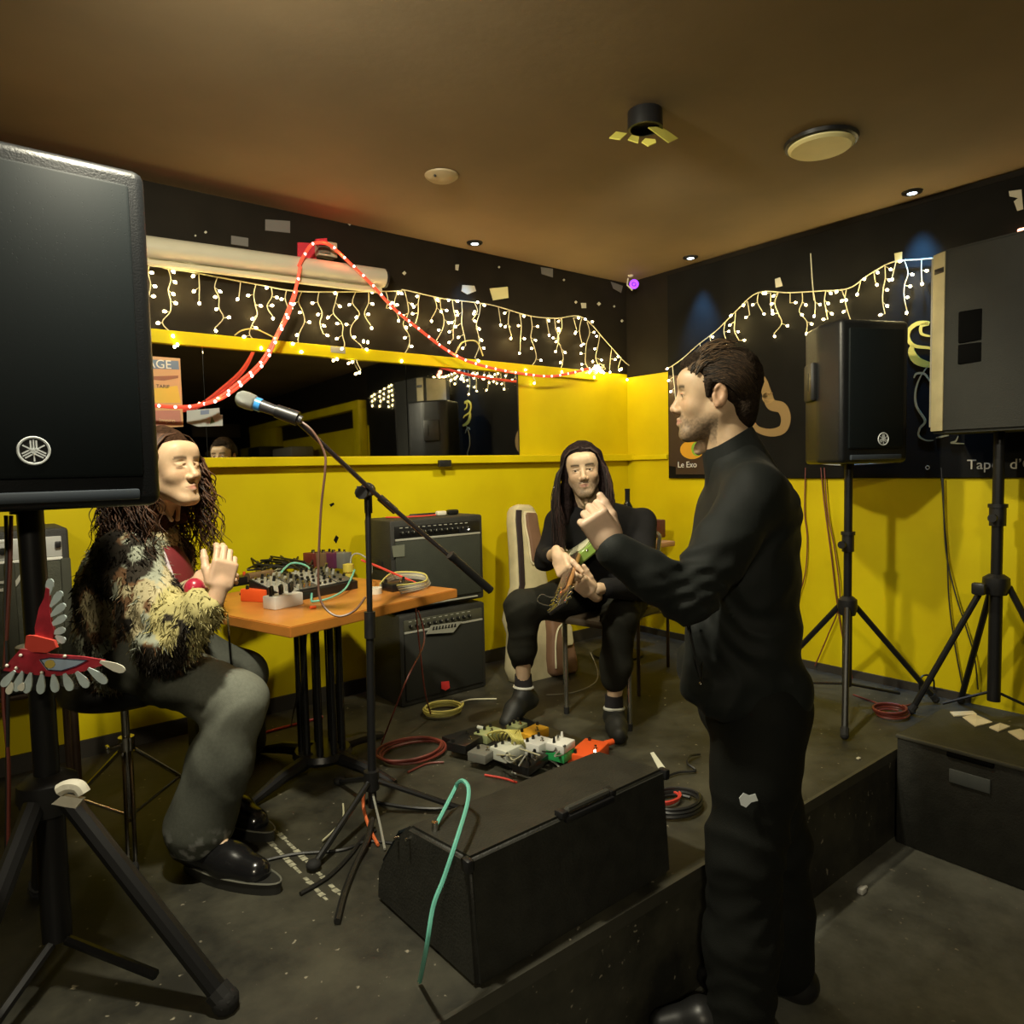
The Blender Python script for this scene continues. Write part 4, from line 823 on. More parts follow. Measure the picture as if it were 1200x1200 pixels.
obj('table_top', MB().rbox((-.55, -.42, tq.z), (.50, .42, .03), .006), mat('table_pinkish', (.40, .20, .10), .45), rt)
obj('pedestal', MB().cyl((-.55, -.40, .02), (-.55, -.40, tq.z-.015), .025), M_metal, rt); obj('base', MB().lathe([(0, 0), (.15, 0), (.15, .012), (.03, .03), (0, .03)], (-.55, -.40, 0), 28), M_metal, rt)
tzz = tq.z+.015
rbx = Ap(768, 615, -.42); tag(obj('red_box', MB().rbox((rbx.x, -.42, tzz+.055), (.10, .08, .11), .008), mat('box_dark_red', (.10, .016, .018), .5)), 'dark red box on the side table by the corner', 'box')
btx = Ap(735, 560, -.45); bo = thing('wine_bottle', 'dark wine bottle rising behind the guitarist\u2019s shoulder', 'bottle', (btx.x, -.45, tzz))
obj('glass', MB().lathe([(0, 0), (.036, 0), (.037, .01), (.037, .17), (.03, .205), (.0145, .235), (.0135, .29), (0, .29)], (btx.x, -.45, tzz), 20), flat('bottle_glass', (.008, .010, .012), rough=.12, coat=.5), bo)
obj('capsule', MB().lathe([(0, .235), (.0152, .235), (.0148, .296), (.016, .298), (.016, .31), (0, .31)], (btx.x, -.45, tzz), 16), flat('capsule_black', (.010, .012, .016), rough=.3), bo)
# lamp bodies over the floor, the rear one made up for the fill light
for p, r, lab in ((KEY, .15, 'round ceiling lamp up behind the near loudspeaker'), (V((-4.8, -4.4, 2.24)), .2, 'round ceiling lamp behind the camera')):
    t = thing('ceiling_lamp', lab, 'ceiling light', (p.x, p.y, CEIL))
    obj('housing', MB().lathe([(r, p.z+.012), (r+.01, p.z+.012), (r+.012, CEIL-.001), (0, CEIL-.001), (0, p.z+.03), (r, p.z+.03)], (p.x, p.y, 0), 28), M_metal, t)
# ================================================================== light strings
M_wire = flat('pale_wire', (.60, .55, .36), rough=.5)
M_bulb = mat('warm_bulb', (1, .9, .6), emit=(1.0, .80, .38), es=26, var=0)
M_stalk = mat('bulb_collar', (.8, .7, .4), emit=(1.0, .72, .25), es=1.2, var=0)
bulb_me = MB().sph((0, 0, 0), (.0062, .0062, .0080), 8, 6).mesh('bulb'); smooth_mesh(bulb_me, 180)
def light_string(name, lab, path, drops, place, group, jit=0):
    t = thing(name, lab, 'string lights', place(*path[0]), 0, group)
    top = catmull([place(u, v) for u, v in path], 6)
    obj('main_wire', MB().tube(top, .0032, 5), M_wire, t)
    rnd = random.Random(jit); nb = 0; B = []
    inv = origin_inv(t)
    def vtop(u):
        for (u0, v0), (u1, v1) in zip(path, path[1:]):
            if u0 <= u <= u1: return v0+(v1-v0)*(u-u0)/(u1-u0)
        return path[-1][1]
    for u, ln in drops:
        v = vtop(u); pts = [(u, v)]; k = max(1, round(ln/13)); cu = u
        for i in range(1, k+1):
            cu = u+rnd.uniform(-3.5, 3.5)*(1+.25*i); pts.append((cu, v+ln*i/k))
        w_ = catmull([place(a, b) for a, b in pts], 4)
        obj('drop_wire', MB().tube(w_, .0024, 4), M_wire, t)
        for i, (a, b) in enumerate(pts):
            if i == 0 and rnd.random() < .35: continue
            s = rnd.choice((-1, 1))*rnd.uniform(3, 7); e = (a+s, b+rnd.uniform(-1, 5))
            if i == len(pts)-1 and rnd.random() < .6: e = (a+rnd.uniform(-2, 2), b+3)
            p0 = place(a, b); p1 = place(*e, .006); B.append((p1, p0))
    for p1, p0 in B:
        o = bpy.data.objects.new('bulb', bulb_me); col.objects.link(o); o.parent = t; o.location = inv @ p1
        o.rotation_euler = (p1-p0).to_track_quat('Z', 'Y').to_euler(); nb += 1
    m_ = MB()
    for p1, p0 in B: m_.tube([p0, p0.lerp(p1, .8)], [.0012, .0022], 4)
    s = obj('bulb_stalk', m_, M_wire, t); s['kind'] = 'stuff'
    return t, B
if not bulb_me.materials: bulb_me.materials.append(M_bulb)
pA = lambda u, v, o=0: Ap(u, v, -.020-o)
pB = lambda u, v, o=0: Bp(u, v, -.036-o)
tA, BA = light_string('icicle_lights', 'warm white icicle light string hanging along the black left wall', [(172, 303), (192, 314), (220, 318), (262, 326), (300, 333), (345, 341), (400, 342), (465, 341), (475, 340), (520, 350), (574, 357), (620, 370), (652, 373), (683, 372), (712, 402), (737, 428), (760, 433), (777, 431)],
    [(176, 42), (197, 76), (233, 32), (255, 60), (282, 18), (300, 72), (318, 34), (336, 20), (354, 72), (374, 50), (396, 76), (417, 92), (432, 40), (452, 20), (466, 32), (474, 80), (492, 35), (508, 26), (516, 50), (530, 46), (541, 52), (556, 20), (563, 64), (584, 18), (597, 30), (609, 44), (622, 76), (640, 18), (650, 36), (658, 60), (672, 14), (682, 30), (688, 62), (703, 40), (717, 26), (728, 12), (742, 10), (757, 16), (768, 10)], pA, 'icicle light strings', 3)
tB, BB = light_string('icicle_lights', 'warm white icicle light string rising along the black right wall to the tall loudspeaker', [(786, 430), (800, 420), (818, 404), (840, 387), (862, 365), (888, 343), (925, 343), (960, 341), (994, 338), (1018, 322), (1046, 307), (1078, 304), (1110, 301)],
    [(788, 52), (800, 24), (820, 14), (832, 30), (850, 24), (862, 34), (876, 16), (889, 22), (903, 18), (912, 48), (926, 12), (940, 46), (953, 26), (968, 34), (986, 10), (992, 36), (1009, 14), (1024, 12), (1037, 56), (1050, 18), (1060, 58), (1080, 26), (1104, 8)], pB, 'icicle light strings', 5)
# the string carries on beyond the tall loudspeaker (seen in the mirror and at the right edge)
yend = Bp(1110, 301, -.036)
tC = thing('icicle_lights', 'end of the light string past the tall loudspeaker at the right edge', 'string lights', yend, 0, 'icicle light strings'); inv = origin_inv(tC)
cp = catmull([yend, V((-.036, -2.15, 2.0)), V((-.036, -2.45, 2.03)), V((-.036, -2.75, 2.0)), V((-.036, -3.1, 2.05)), V((-.036, -3.6, 1.98))], 6)
obj('main_wire', MB().tube(cp, .0032, 5), M_wire, tC)
rnd = random.Random(4); mW = MB()
for i in range(1, len(cp)-1):
    L = rnd.choice((.05, .1, .16, .22)); p = cp[i]; mW.tube([p, p-V((0, rnd.uniform(-.01, .01), L))], .0016, 4)
    for k in range(int(L/.05)+1):
        o = bpy.data.objects.new('bulb', bulb_me); col.objects.link(o); o.parent = tC; o.location = inv @ (p+V((-.006, rnd.uniform(-.02, .02), -k*.05)))
o = obj('drop_wire', mW, M_wire, tC); o['kind'] = 'stuff'
tag(obj('red_lamp', MB().sph(Bp(1196, 279, -.05), .016).rbox(Bp(1198, 272, -.03), (.03, .03, .03), .006), mat('red_glow', (1, .3, .2), emit=(1, .35, .2), es=7, var=0)), 'small warm red lamp at the right edge by the tall loudspeaker', 'light')
# the bulbs' own light on wall and ceiling
WARM = (1.0, .74, .28)
for k, B in enumerate((BA, BB)):
    n = 9 if k == 0 else 6
    step = len(B)/n
    for i in range(n):
        g = B[int(i*step):int((i+1)*step)]; c = sum([p for p, _ in g], V())/len(g)
        c += V((0, -.05, 0)) if k == 0 else V((-.05, 0, 0))
        point_light('string_light', c, .012, .85, WARM)
# dense bright knot of bulbs where both strings meet the red rope
kn = thing('light_knot', 'dense bright knot of bulbs where the string and the red rope meet', 'string lights', Ap(700, 433, -.03)); inv = origin_inv(kn); rnd = random.Random(9)
for i in range(26):
    p = Ap(700+rnd.gauss(0, 8), 433+rnd.gauss(0, 4), -.03-rnd.random()*.02); o = bpy.data.objects.new('bulb', bulb_me); col.objects.link(o); o.parent = kn; o.location = inv @ p
obj('tangle_wire', MB().tube(catmull([Ap(700+rnd.uniform(-14, 14), 433+rnd.uniform(-7, 7), -.035) for i in range(14)], 5), .0024, 5), M_wire, kn)
point_light('knot_light', Ap(700, 433, -.10), .012, 1.0, WARM)
for (u, v) in [(208, 404), (426, 400), (431, 401), (777, 468), (774, 462), (735, 445), (772, 440)]:
    o = bpy.data.objects.new('bulb', bulb_me); col.objects.link(o); o.parent = tA; o.location = origin_inv(tA) @ Ap(u, v, -.03)
# pale loop of wire over the yellow strip
tag(obj('wire_loop', MB().tube(catmull([Ap(u, v, -.03) for u, v in [(534, 414), (541, 402), (552, 399), (560, 402), (566, 417)]], 6), .004, 6), flat('loop_yellow', (.55, .48, .16), rough=.4)), 'pale arched loop of cable over the yellow strip under the lights', 'cable')
tag(obj('wire_loop', MB().tube(catmull([Ap(u, v, -.03) for u, v in [(275, 393), (284, 387), (300, 386), (322, 396)]], 6), .003, 6), flat('loop_yellow', (.55, .48, .16), rough=.4)), 'low pale arch of cable left of the red rope on the yellow strip', 'cable')
# ------------------------------------------------------------------ red light rope: two runs from the red-lit card
M_rope = mat('red_rope', (.75, .10, .04), .35, emit=(1.0, .07, .05), es=.55, var=.05)
M_led = mat('pink_led', (1, .6, .5), emit=(1.0, .46, .40), es=9, var=0)
led_me = MB().sph((0, 0, 0), (.0065, .0065, .0075), 8, 6).mesh('led'); smooth_mesh(led_me, 180); led_me.materials.append(M_led)
def rope(lab, path, off, step, r=.0075, seed=0, dim=False):
    P = catmull([Ap(u, v, -off) for u, v in path], 10); t = thing('light_rope', lab, 'light rope', P[0], 0, 'red light rope'); inv = origin_inv(t)
    obj('rope_tube', MB().tube(P, r, 8), M_rope, t); acc = 0
    for a, b in zip(P, P[1:]):
        acc += (b-a).length
        if acc > step:
            acc = 0; o = bpy.data.objects.new('led', led_me); col.objects.link(o); o.parent = t; o.location = inv @ (b+V((0, -.003, 0))); o.rotation_euler = (b-a).to_track_quat('Z', 'Y').to_euler()
    return P
hang = [(357, 300), (360, 292), (366, 285), (375, 283)]
rope('red light rope looping from the red cards down left across the mirror', [(350, 312), (357, 298), (366, 286), (378, 284)], .13, .06)
Pl = rope('long red light rope sagging from the roller case down to the near loudspeaker', [(352, 312), (346, 340), (334, 372), (322, 397), (305, 425), (280, 448), (255, 467), (232, 475), (205, 477), (170, 474)], .13, .055)
rope('second run of the red rope just inside the first, on the left sag', [(348, 340), (338, 370), (326, 393), (312, 422), (290, 445), (262, 466), (240, 474)], .145, .06, r=.006)
Pr = rope('red light rope falling right from the cards along the icicle lights to the bright knot', [(378, 284), (388, 288), (400, 299), (418, 316), (437, 335), (462, 362), (490, 385), (520, 408), (545, 422), (575, 431), (600, 436), (640, 441), (665, 438), (690, 432)], .13, .055)
for p, e in ((Pl[30], .5), (Pl[60], .5), (Pr[20], .4), (Pr[75], .7), (Pr[100], .8), (Pr[3], .12)):
    point_light('rope_light', p+V((0, -.02, 0)), .01, e, (1.0, .12, .05))
# ================================================================== paper bird on the near stand
def dpl(px, d, th, n=None):
    P = [Dp(u, v, d) for u, v in px]; return MB().prism(P, -_F, th)
bd = thing('paper_bird', 'painted red cardboard bird wing with white feather tips tied to the near stand pole', 'decoration', Dp(60, 790, 1.34))
DB = 1.36
M_bred = mat('bird_red', (.36, .02, .035), .5, var=.35, vscale=30); M_bred2 = flat('bird_bright_red', (.62, .06, .04), rough=.5); M_fea = mat('feather_pale', (.50, .60, .62), .6, var=.10, vscale=40); M_fwh = flat('feather_white', (.72, .72, .62), rough=.6)
obj('wing_body', dpl([(6, 785), (14, 774), (26, 760), (45, 762), (60, 766), (100, 769), (124, 773), (122, 779), (100, 786), (80, 790), (60, 792), (35, 789), (18, 787)], DB, .006), M_bred, bd, smooth=None)
obj('upper_wing', dpl([(44, 745), (43, 735), (48, 712), (54, 700), (56, 688), (60, 690), (60, 710), (62, 728), (66, 738), (64, 748)], DB-.004, .006), M_bred, bd, smooth=None)
obj('head_patch', dpl([(34, 744), (42, 744), (66, 750), (69, 758), (58, 764), (40, 763), (32, 758)], DB-.010, .008), M_bred2, bd, smooth=None)
def feather(p, q, w_, d, m=M_fea):
    P, Q = Dp(p[0], p[1], d), Dp(q[0], q[1], d); ax = Q-P; L = ax.length; ax.normalize(); s = ax.cross(_F).normalized(); w_ = w_*d/FPX
    prof = [(0, .28), (.3, .7), (.6, 1), (.85, .9), (.96, .55), (1, .15)]
    poly = [P+ax*t*L+s*w_*k for t, k in prof]+[P+ax*t*L-s*w_*k for t, k in prof[::-1]]
    obj('feather', MB().prism(poly, -_F, .003), m, bd, smooth=None)
for i, (p, q, w_) in enumerate([((57, 700), (60, 678), 4.5), ((60, 711), (73, 693), 4.6), ((60, 722), (77, 708), 4.6), ((60, 733), (78, 722), 4.4), ((62, 742), (77, 737), 4.2), ((66, 745), (77, 752), 4.2)]):
    feather(p, q, w_, DB-.006, M_fea)
for i, (p, q, w_) in enumerate([((18, 786), (3, 804), 4.8), ((27, 787), (19, 810), 5), ((37, 788), (31, 812), 5), ((50, 789), (48, 813), 5), ((63, 790), (66, 811), 5), ((76, 789), (84, 809), 5.2), ((90, 787), (104, 805), 5.2), ((104, 783), (126, 800), 5), ((118, 775), (147, 786), 5), ((15, 800), (10, 813), 4), ((28, 800), (24, 809), 4)]):
    feather(p, q, w_, DB-.008-.0006*i, M_fwh if i > 7 else M_fea)
obj('eye_panel', dpl([(47, 773), (58, 771), (102, 774), (88, 781), (72, 786), (56, 785)], DB-.0095, .003), flat('eye_blue', (.36, .46, .60), rough=.5), bd, smooth=None)
obj('eye_disc', dpl([(59+6*math.cos(a), 778+5*math.sin(a)) for a in [i*.6 for i in range(10)]], DB-.013, .002), flat('eye_gold', (.58, .44, .10), rough=.5), bd, smooth=None)
obj('eye_outline', MB().tube([Dp(u, v, DB-.014) for u, v in [(47, 773), (58, 771), (102, 774), (88, 781), (72, 786), (56, 785), (47, 773)]], .0012, 4), flat('ink_navy', (.02, .02, .05)), bd)
for u, v in [(24, 768), (19, 783), (8, 780), (76, 769), (49, 788)]: obj('sequin', MB().sph(Dp(u, v, DB-.014), .0032), flat('sequin_white', (.85, .8, .72), rough=.2), bd)
cl_ = thing('cloth_wrap', 'white tape wrapped on the hub of the near stand', 'tape', Dp(84, 935, 1.50))
obj('wrap_roll', MB().tube(catmull([Dp(u, v, 1.40) for u, v in [(70, 926), (80, 921), (92, 922), (98, 930)]], 5), .013, 8), mat('tape_white', (.66, .63, .52), .7, bump=.2), cl_)
obj('wrap_tail', dpl([(64, 940), (76, 930), (101, 934), (92, 945), (78, 943)], 1.41, .01), mat('tape_white', (.66, .63, .52), .7, bump=.2), cl_, smooth=None)
# ================================================================== table gear
M_jk = flat('jack_black', (.010, .010, .010), rough=.3)
def pedal(name, lab, c, size, rz, m, nk=3, km=None, jacks=2, sw=True, group=None, cat='effects pedal', top=None):
    t = thing(name, lab, cat, c, rz, group); w_, d, h = size; km = km or M_knob
    obj('case', MB().rbox((0, 0, h/2), (w_, d, h), min(.004, h*.2)), m, t, world=False)
    if top is not None: obj('face_plate', MB().rbox((0, 0, h+.001), (w_*.9, d*.86, .003), .001), top, t, world=False)
    for i in range(nk):
        x = (i-(nk-1)/2)*w_*.8/max(nk-1, 1) if nk > 1 else 0
        obj('knob', MB().lathe([(0, h), (.0065, h), (.0055, h+.013), (0, h+.014)], (x, d*.25, 0), 10), km, t, world=False)
    if sw: obj('footswitch', MB().lathe([(0, h), (.0075, h), (.0075, h+.004), (.005, h+.005), (.005, h+.014), (0, h+.015)], (0, -d*.28, 0), 12), M_chrome, t, world=False)
    for i in range(jacks):
        x = (i-(jacks-1)/2)*w_*.5; obj('jack', MB().cyl((x, d*.5, h*.5), (x, d*.5+.014, h*.5), .006, seg=10), M_chrome, t, world=False)
    return t
ta = math.atan2(ex_.y, ex_.x)
M_wht = flat('pedal_white', (.74, .74, .70), rough=.4); M_org = flat('pedal_orange', (.78, .10, .02), rough=.4); M_mint = flat('cable_mint', (.16, .52, .42), rough=.4)
def onT(u, v, dz=0): return Zp(u, v, TZ+dz)
c_ = onT(338, 713); c_ += V((.0, .045, 0))
wt = pedal('power_unit', 'white box with a row of black plugs on the front edge of the table', c_+V((0, 0, 0)), (.118, .066, .044), ta+.05, M_wht, 0, jacks=0, sw=False, cat='power unit')
for i in range(6):
    x = -.05+.02*i; obj('plug', MB().tube([(x, .018*(i % 2), .044), (x, .018*(i % 2), .060), (x+.006, .018*(i % 2)+.01, .070)], .0062, 8), M_jk, wt, world=False)
pedal('effects_pedal', 'orange-red pedal left of the white box on the table', onT(307, 706)+V((.01, .05, 0)), (.075, .11, .045), ta+.3, M_org, 2)
pedal('effects_pedal', 'small dark pedal with orange knobs at the left end of the table', onT(278, 690)+V((.03, .10, 0)), (.12, .075, .035), ta, M_jk, 3, M_org, sw=False)
tag(obj('tin_tube', MB().tube([onT(297, 692)+V((.03, .16, .03)), onT(330, 686)+V((.02, .16, .03))], .019, 14), mat('tube_brown', (.16, .10, .05), .45)), 'brown cylinder lying behind the orange-red pedal', 'tube')
# modular synthesizer: low dark case with tilted silver panel and many knobs
cs = onT(392, 700)+V((-.03, .12, 0)); sy = thing('synthesizer', 'dark desktop synthesizer with silver panels full of knobs and patch cables', 'synthesizer', cs, ta+.06)
obj('case', MB().prism([(-.19, -.06, 0), (-.19, .12, 0), (-.19, .12, .075), (-.19, -.06, .030)], (1, 0, 0), .36), flat('synth_case', (.012, .012, .012), rough=.35), sy, world=False, smooth=None)
tl = math.atan2(.045, .18); Rs = Matrix.Rotation(tl, 3, 'X')
for k in range(4):
    x = -.145+.088*k; obj('module_panel', MB().rbox(V((x, .03, .0555)), (.082, .165, .004), .001, Rs), mat('panel_silver_'+'ab'[k % 2], ((.36, .36, .32), (.10, .10, .09))[k % 2], .35, metal=.3), sy, world=False)
rnd = random.Random(2)
for i in range(14):
    for j in range(5):
        if rnd.random() < .18: continue
        x = -.178+.0255*i; y = -.036+.033*j; z = .030+(y+.06)*.25+.004; h = rnd.choice((.010, .016, .020))
        obj('knob', MB().lathe([(0, 0), (.0062, 0), (.005, h), (0, h)], (x, y, z), 8, Rs), (M_jk, M_jk, M_silver, M_chrome)[rnd.randrange(4)], sy, world=False)
for i, (x, y) in enumerate([(-.02, .10), (.03, .105), (.075, .10), (.12, .11)]):
    pedal('effects_pedal', ['dark red pedal standing behind the synthesizer, left of its row', 'brown pedal second from left behind the synthesizer', 'plum pedal third from left behind the synthesizer', 'grey pedal at the right end behind the synthesizer'][i], onT(385+i*13, 676)+V((.06, .34, 0)), (.055, .10, .075), ta+.1, [mat('pedal_maroon', (.14, .025, .02), .4), mat('pedal_brown', (.16, .10, .05), .4), mat('pedal_plum', (.10, .02, .06), .4), mat('pedal_grey', (.16, .16, .14), .4)][i], 2)
tag(obj('yellow_canister', MB().lathe([(0, 0), (.018, 0), (.018, .05), (.022, .055), (.022, .085), (0, .09)], onT(425, 690)+V((0, .12, 0)), 16), mat('canister_yellow', (.52, .42, .06), .45)), 'yellow canister at the right end of the synthesizer by the stand pole', 'canister')
c5 = onT(470, 694)+V((.02, .06, 0))
pedal('effects_pedal', 'flat dark pedal under the grey cables at the table\u2019s right end', c5, (.10, .08, .03), ta-.2, M_jk, 2)
tag(obj('white_tape_roll', MB().lathe([(.012, 0), (.027, 0), (.027, .022), (.012, .022), (.012, 0)], onT(441, 697)+V((.01, .03, 0)), 24), flat('tape_white2', (.68, .64, .52), rough=.6)), 'small white tape roll just right of the stand pole on the table', 'tape roll')
def cable(lab, pts, r, m, name='cable', n=8, group=None, seg=6): return tag(obj(name, MB().tube(catmull(pts, n), r, seg), m), lab, 'cable', group)
M_cb = flat('cable_black', (.012, .012, .012), rough=.45); M_cg = flat('cable_grey', (.30, .30, .26), rough=.5); M_cr = flat('cable_red', (.62, .06, .04), rough=.45); M_cm = flat('cable_maroon', (.16, .03, .02), rough=.5); M_cy = flat('cable_yellow', (.55, .50, .14), rough=.5); M_cw = flat('cable_cream', (.52, .50, .34), rough=.5); M_co = flat('cable_orange', (.70, .16, .05), rough=.5)
T_ = lambda u, v, dy=0, dz=0: onT(u, v)+V((dy*.15, dy, dz))
cable('mint patch cable arching over the white box', [T_(365, 706, .0, .006), T_(366, 690, .0, .012)+V((0, 0, .03)), T_(362, 684, .02, .07), T_(345, 684, .04, .08), T_(330, 690, .04, .05)], .0042, M_mint)
cable('second mint patch cable, from the synthesizer to the table edge', [T_(365, 707, .0, .006), T_(385, 704, .0, .008), T_(405, 696, .0, .02), T_(418, 686, .02, .06)], .0038, M_mint)
cable('red cable running from the stand pole down across the upper amplifier to the table', [T_(436, 690, .12, .10), T_(455, 690, .12, .075), T_(475, 690, .1, .045), T_(498, 691, .04, .012)], .0045, M_cr)
for i in range(5):
    a = i*.006; cable('grey cable looped at the right end of the table', [T_(448, 694, .02, .006+a), T_(465, 688, .06, .022+a), T_(490, 686, .08, .02+a), T_(509, 687, .05+.01*i, .012+a), T_(500, 692, .02, .008+a), T_(470, 698, .01*i, .008+a)], .0035, (M_cg, M_cg, M_cw, M_cg, M_cy)[i], group='grey cables on the table')
rnd = random.Random(5)
for i in range(13):
    b = [T_(rnd.uniform(292, 385), rnd.uniform(668, 684), rnd.uniform(.12, .38), rnd.uniform(.01, .075)) for _ in range(5)]
    cable('black cable in the pile at the back of the table', b, .0045, M_cb, group='black cable pile on the table')
for i in range(6):
    b = [T_(rnd.uniform(225, 262), rnd.uniform(676, 690), rnd.uniform(.12, .3), rnd.uniform(.01, .06)) for _ in range(4)]
    cable('black cable in the pile by the woman\u2019s hands', b, .0045, M_cb, group='black cables by the woman')
for i in range(3):
    cable('pale cable lying flat toward the wall on the table', [T_(300+i*10, 690, .16+.04*i, .008), T_(330+i*8, 683, .22+.03*i, .012), T_(352, 678, .3, .03)], .0045, M_cw, group='pale cables on the table')
cable('pale cable with a loop at the right end of the synthesizer', [T_(420, 690, .10, .03), T_(424, 690, .12, .11), T_(434, 690, .12, .125), T_(446, 692, .10, .09), T_(440, 694, .06, .02)], .0032, M_cg)
tag(obj('marker_cap', MB().cyl(onT(363, 712, .006), onT(370, 711, .006), .0055), M_org), 'tiny orange cap beside the white box at the table edge', 'cap')
tag(obj('plug_adapter', MB().rbox((-1.66, -.24, .897), (.055, .03, .022), .007), flat('tape_white2', (.68, .64, .52), rough=.6)), 'small white plug lying on top of the upper amplifier', 'plug')
tag(obj('black_pedal_clip', MB().rbox((-1.59, -.24, .899), (.06, .035, .026), .008), M_jk), 'small black gadget on top of the upper amplifier beside the white plug', 'gadget')
cable('orange-red lead lying along the top of the upper amplifier', [(-1.95, -.20, .892), (-1.90, -.26, .892), (-1.80, -.28, .892), (-1.71, -.27, .892)], .004, M_cr)
# microphone cable from the boom down to the table and around the pole
cable('thin dark cable hanging from the microphone, sagging below the table edge to the pole', [mt+V((0, 0, .0)), Dp(366, 505, 1.97), Dp(380, 530, 1.98), Dp(381, 552, 1.98), Dp(376, 600, 1.99), Dp(373, 680, 2.0), Dp(378, 708, 1.99), Dp(395, 722, 1.98), Dp(415, 716, 2.0), Dp(428, 700, 2.05)], .0034, mat('cable_brownish', (.14, .07, .05), .4))
# thin leads below the table
for i, (lab, pts, m) in enumerate([('brown lead crossing in front of the lower amplifier to the left', [Dp(490, 715, 2.9), Dp(497, 752, 2.85), Dp(475, 800, 2.6), Zp(447, 872, .02)], M_cm), ('brown lead crossing in front of the lower amplifier to the right', [Dp(487, 712, 2.9), Dp(492, 760, 2.9), Dp(498, 810, 2.95), Zp(505, 838, .02)], M_cm), ('black lead hanging under the left end of the table', [onT(266, 706, -.02), Dp(268, 740, 2.1), Dp(272, 790, 2.2)], M_cb), ('black lead by the pedestal on the left', [onT(360, 725, -.04), Dp(355, 790, 2.45), Dp(345, 830, 2.6), Zp(341, 852, .01)], M_cb)]):
    cable(lab, pts, .0032, m)
# ================================================================== pedals on the stage floor
S = lambda u, v, z=0.: Zp(u, v, z)
pb = thing('pedalboard', 'flat black pedalboard on the stage floor carrying many small pedals', 'pedalboard', S(600, 880))
PB = [S(518, 872), S(604, 906), S(700, 882), S(604, 846)]
bm_ = MB().prism([p+V((0, 0, .012)) for p in PB], (0, 0, 1), .02); obj('board', bm_, M_jk, pb, smooth=None)
for p in PB: obj('foot', MB().cyl(p.lerp(sum(PB, V())/4, .12), p.lerp(sum(PB, V())/4, .12)+V((0, 0, .014)), .014, seg=10), M_rubber, pb)
M_ply = flat('pedal_yellow', (.80, .42, .03), rough=.4); M_grn = flat('pedal_green', (.03, .36, .10), rough=.4); M_olv = mat('pedal_olive', (.30, .34, .16), .4); M_pgy = flat('pedal_light_grey', (.56, .58, .50), rough=.4)
H = .032
def pd(lab, u, v, size, rz, m, **k): return pedal('effects_pedal', lab, S(u, v, H), size, math.radians(rz), m, group=None, **k)
pd('pale grey-green pedal at the front left of the pedalboard with yellow cables', 598, 885, (.14, .085, .045), 10, M_pgy, nk=4)
pd('white pedal, middle of the front row on the pedalboard', 630, 882, (.09, .08, .05), 12, M_wht, nk=3)
g_ = pd('white pedal with a green lower body at the front right of the pedalboard', 657, 888, (.085, .08, .036), 16, M_grn, nk=0, jacks=0, sw=False)
obj('case', MB().rbox((0, 0, .050), (.085, .08, .030), .004), M_wht, g_, world=False)
for x in (-.028, 0, .028): obj('knob', MB().lathe([(0, .065), (.006, .065), (.004, .088), (0, .089)], (x, .01, 0), 8), (M_jk, M_chrome, M_wht)[int(x > -.01)+int(x > .01)], g_, world=False)
pd('yellow-orange pedal at the back right of the pedalboard', 625, 866, (.12, .07, .04), 10, M_ply, nk=2)
pd('small olive pedal at the back of the pedalboard, behind the yellow one', 606, 858, (.07, .06, .035), 15, M_olv)
pd('olive pedal at the back left of the pedalboard', 572, 866, (.10, .07, .035), 15, M_olv, nk=3)
pd('black pedal low at the front of the pedalboard with pale lettering', 622, 899, (.14, .07, .030), 18, M_jk, nk=4)
pd('black pedal at the far left of the pedalboard', 545, 876, (.12, .09, .035), 20, M_jk, nk=2)
pd('dark grey pedal beside the far left one on the pedalboard', 566, 889, (.09, .08, .035), 20, mat('pedal_grey', (.16, .16, .14), .4), nk=1)
r_ = pedal('effects_pedal', 'bright red pedal on the floor at the wedge\u2019s upper right', S(690, 891, .0), (.17, .10, .05), math.radians(22), M_org, 2, group=None)
obj('red_plug', MB().cyl(S(708, 872, .03), S(718, 869, .03), .012), M_org, r_) ; obj('jack_plug', MB().cyl(S(697, 880, .05), S(697, 880, .075), .006), M_chrome, r_)
tag(obj('floor_lead_plug', MB().cyl(S(540, 862, .012), S(560, 858, .012), .008), M_cr), 'small red plug left of the pedalboard', 'plug')
tag(obj('grey_bar', MB().tube([S(560, 852, .05), S(585, 858, .05)], .008, 8).tube([S(560, 852, .01), S(560, 852, .05)], .004, 6), flat('bar_pale', (.5, .52, .46), rough=.3)), 'pale metal bar at the back left of the pedalboard', 'bar')
rnd = random.Random(8)
for i in range(7):
    u0 = 578+i*3; b = [S(u0, 868, .06), S(u0-6+i*2, 860, .11), S(590+i*3, 856, .13-.008*i), S(600+i*2, 866, .10), S(598+i*3, 878, .05)]
    cable('yellow patch cable looped over the pedalboard', b, .0036, M_cy, group='yellow patch cables')
for i in range(9):
    u0 = rnd.uniform(590, 660); v0 = rnd.uniform(868, 890); cable('pale patch cable between pedals', [S(u0, v0, .07), S(u0+rnd.uniform(-10, 10), v0+rnd.uniform(-4, 8), .11), S(u0+rnd.uniform(-22, 22), v0+rnd.uniform(-6, 10), .08)], .003, (M_cg, M_cb, M_cw)[i % 3], group='small patch cables')
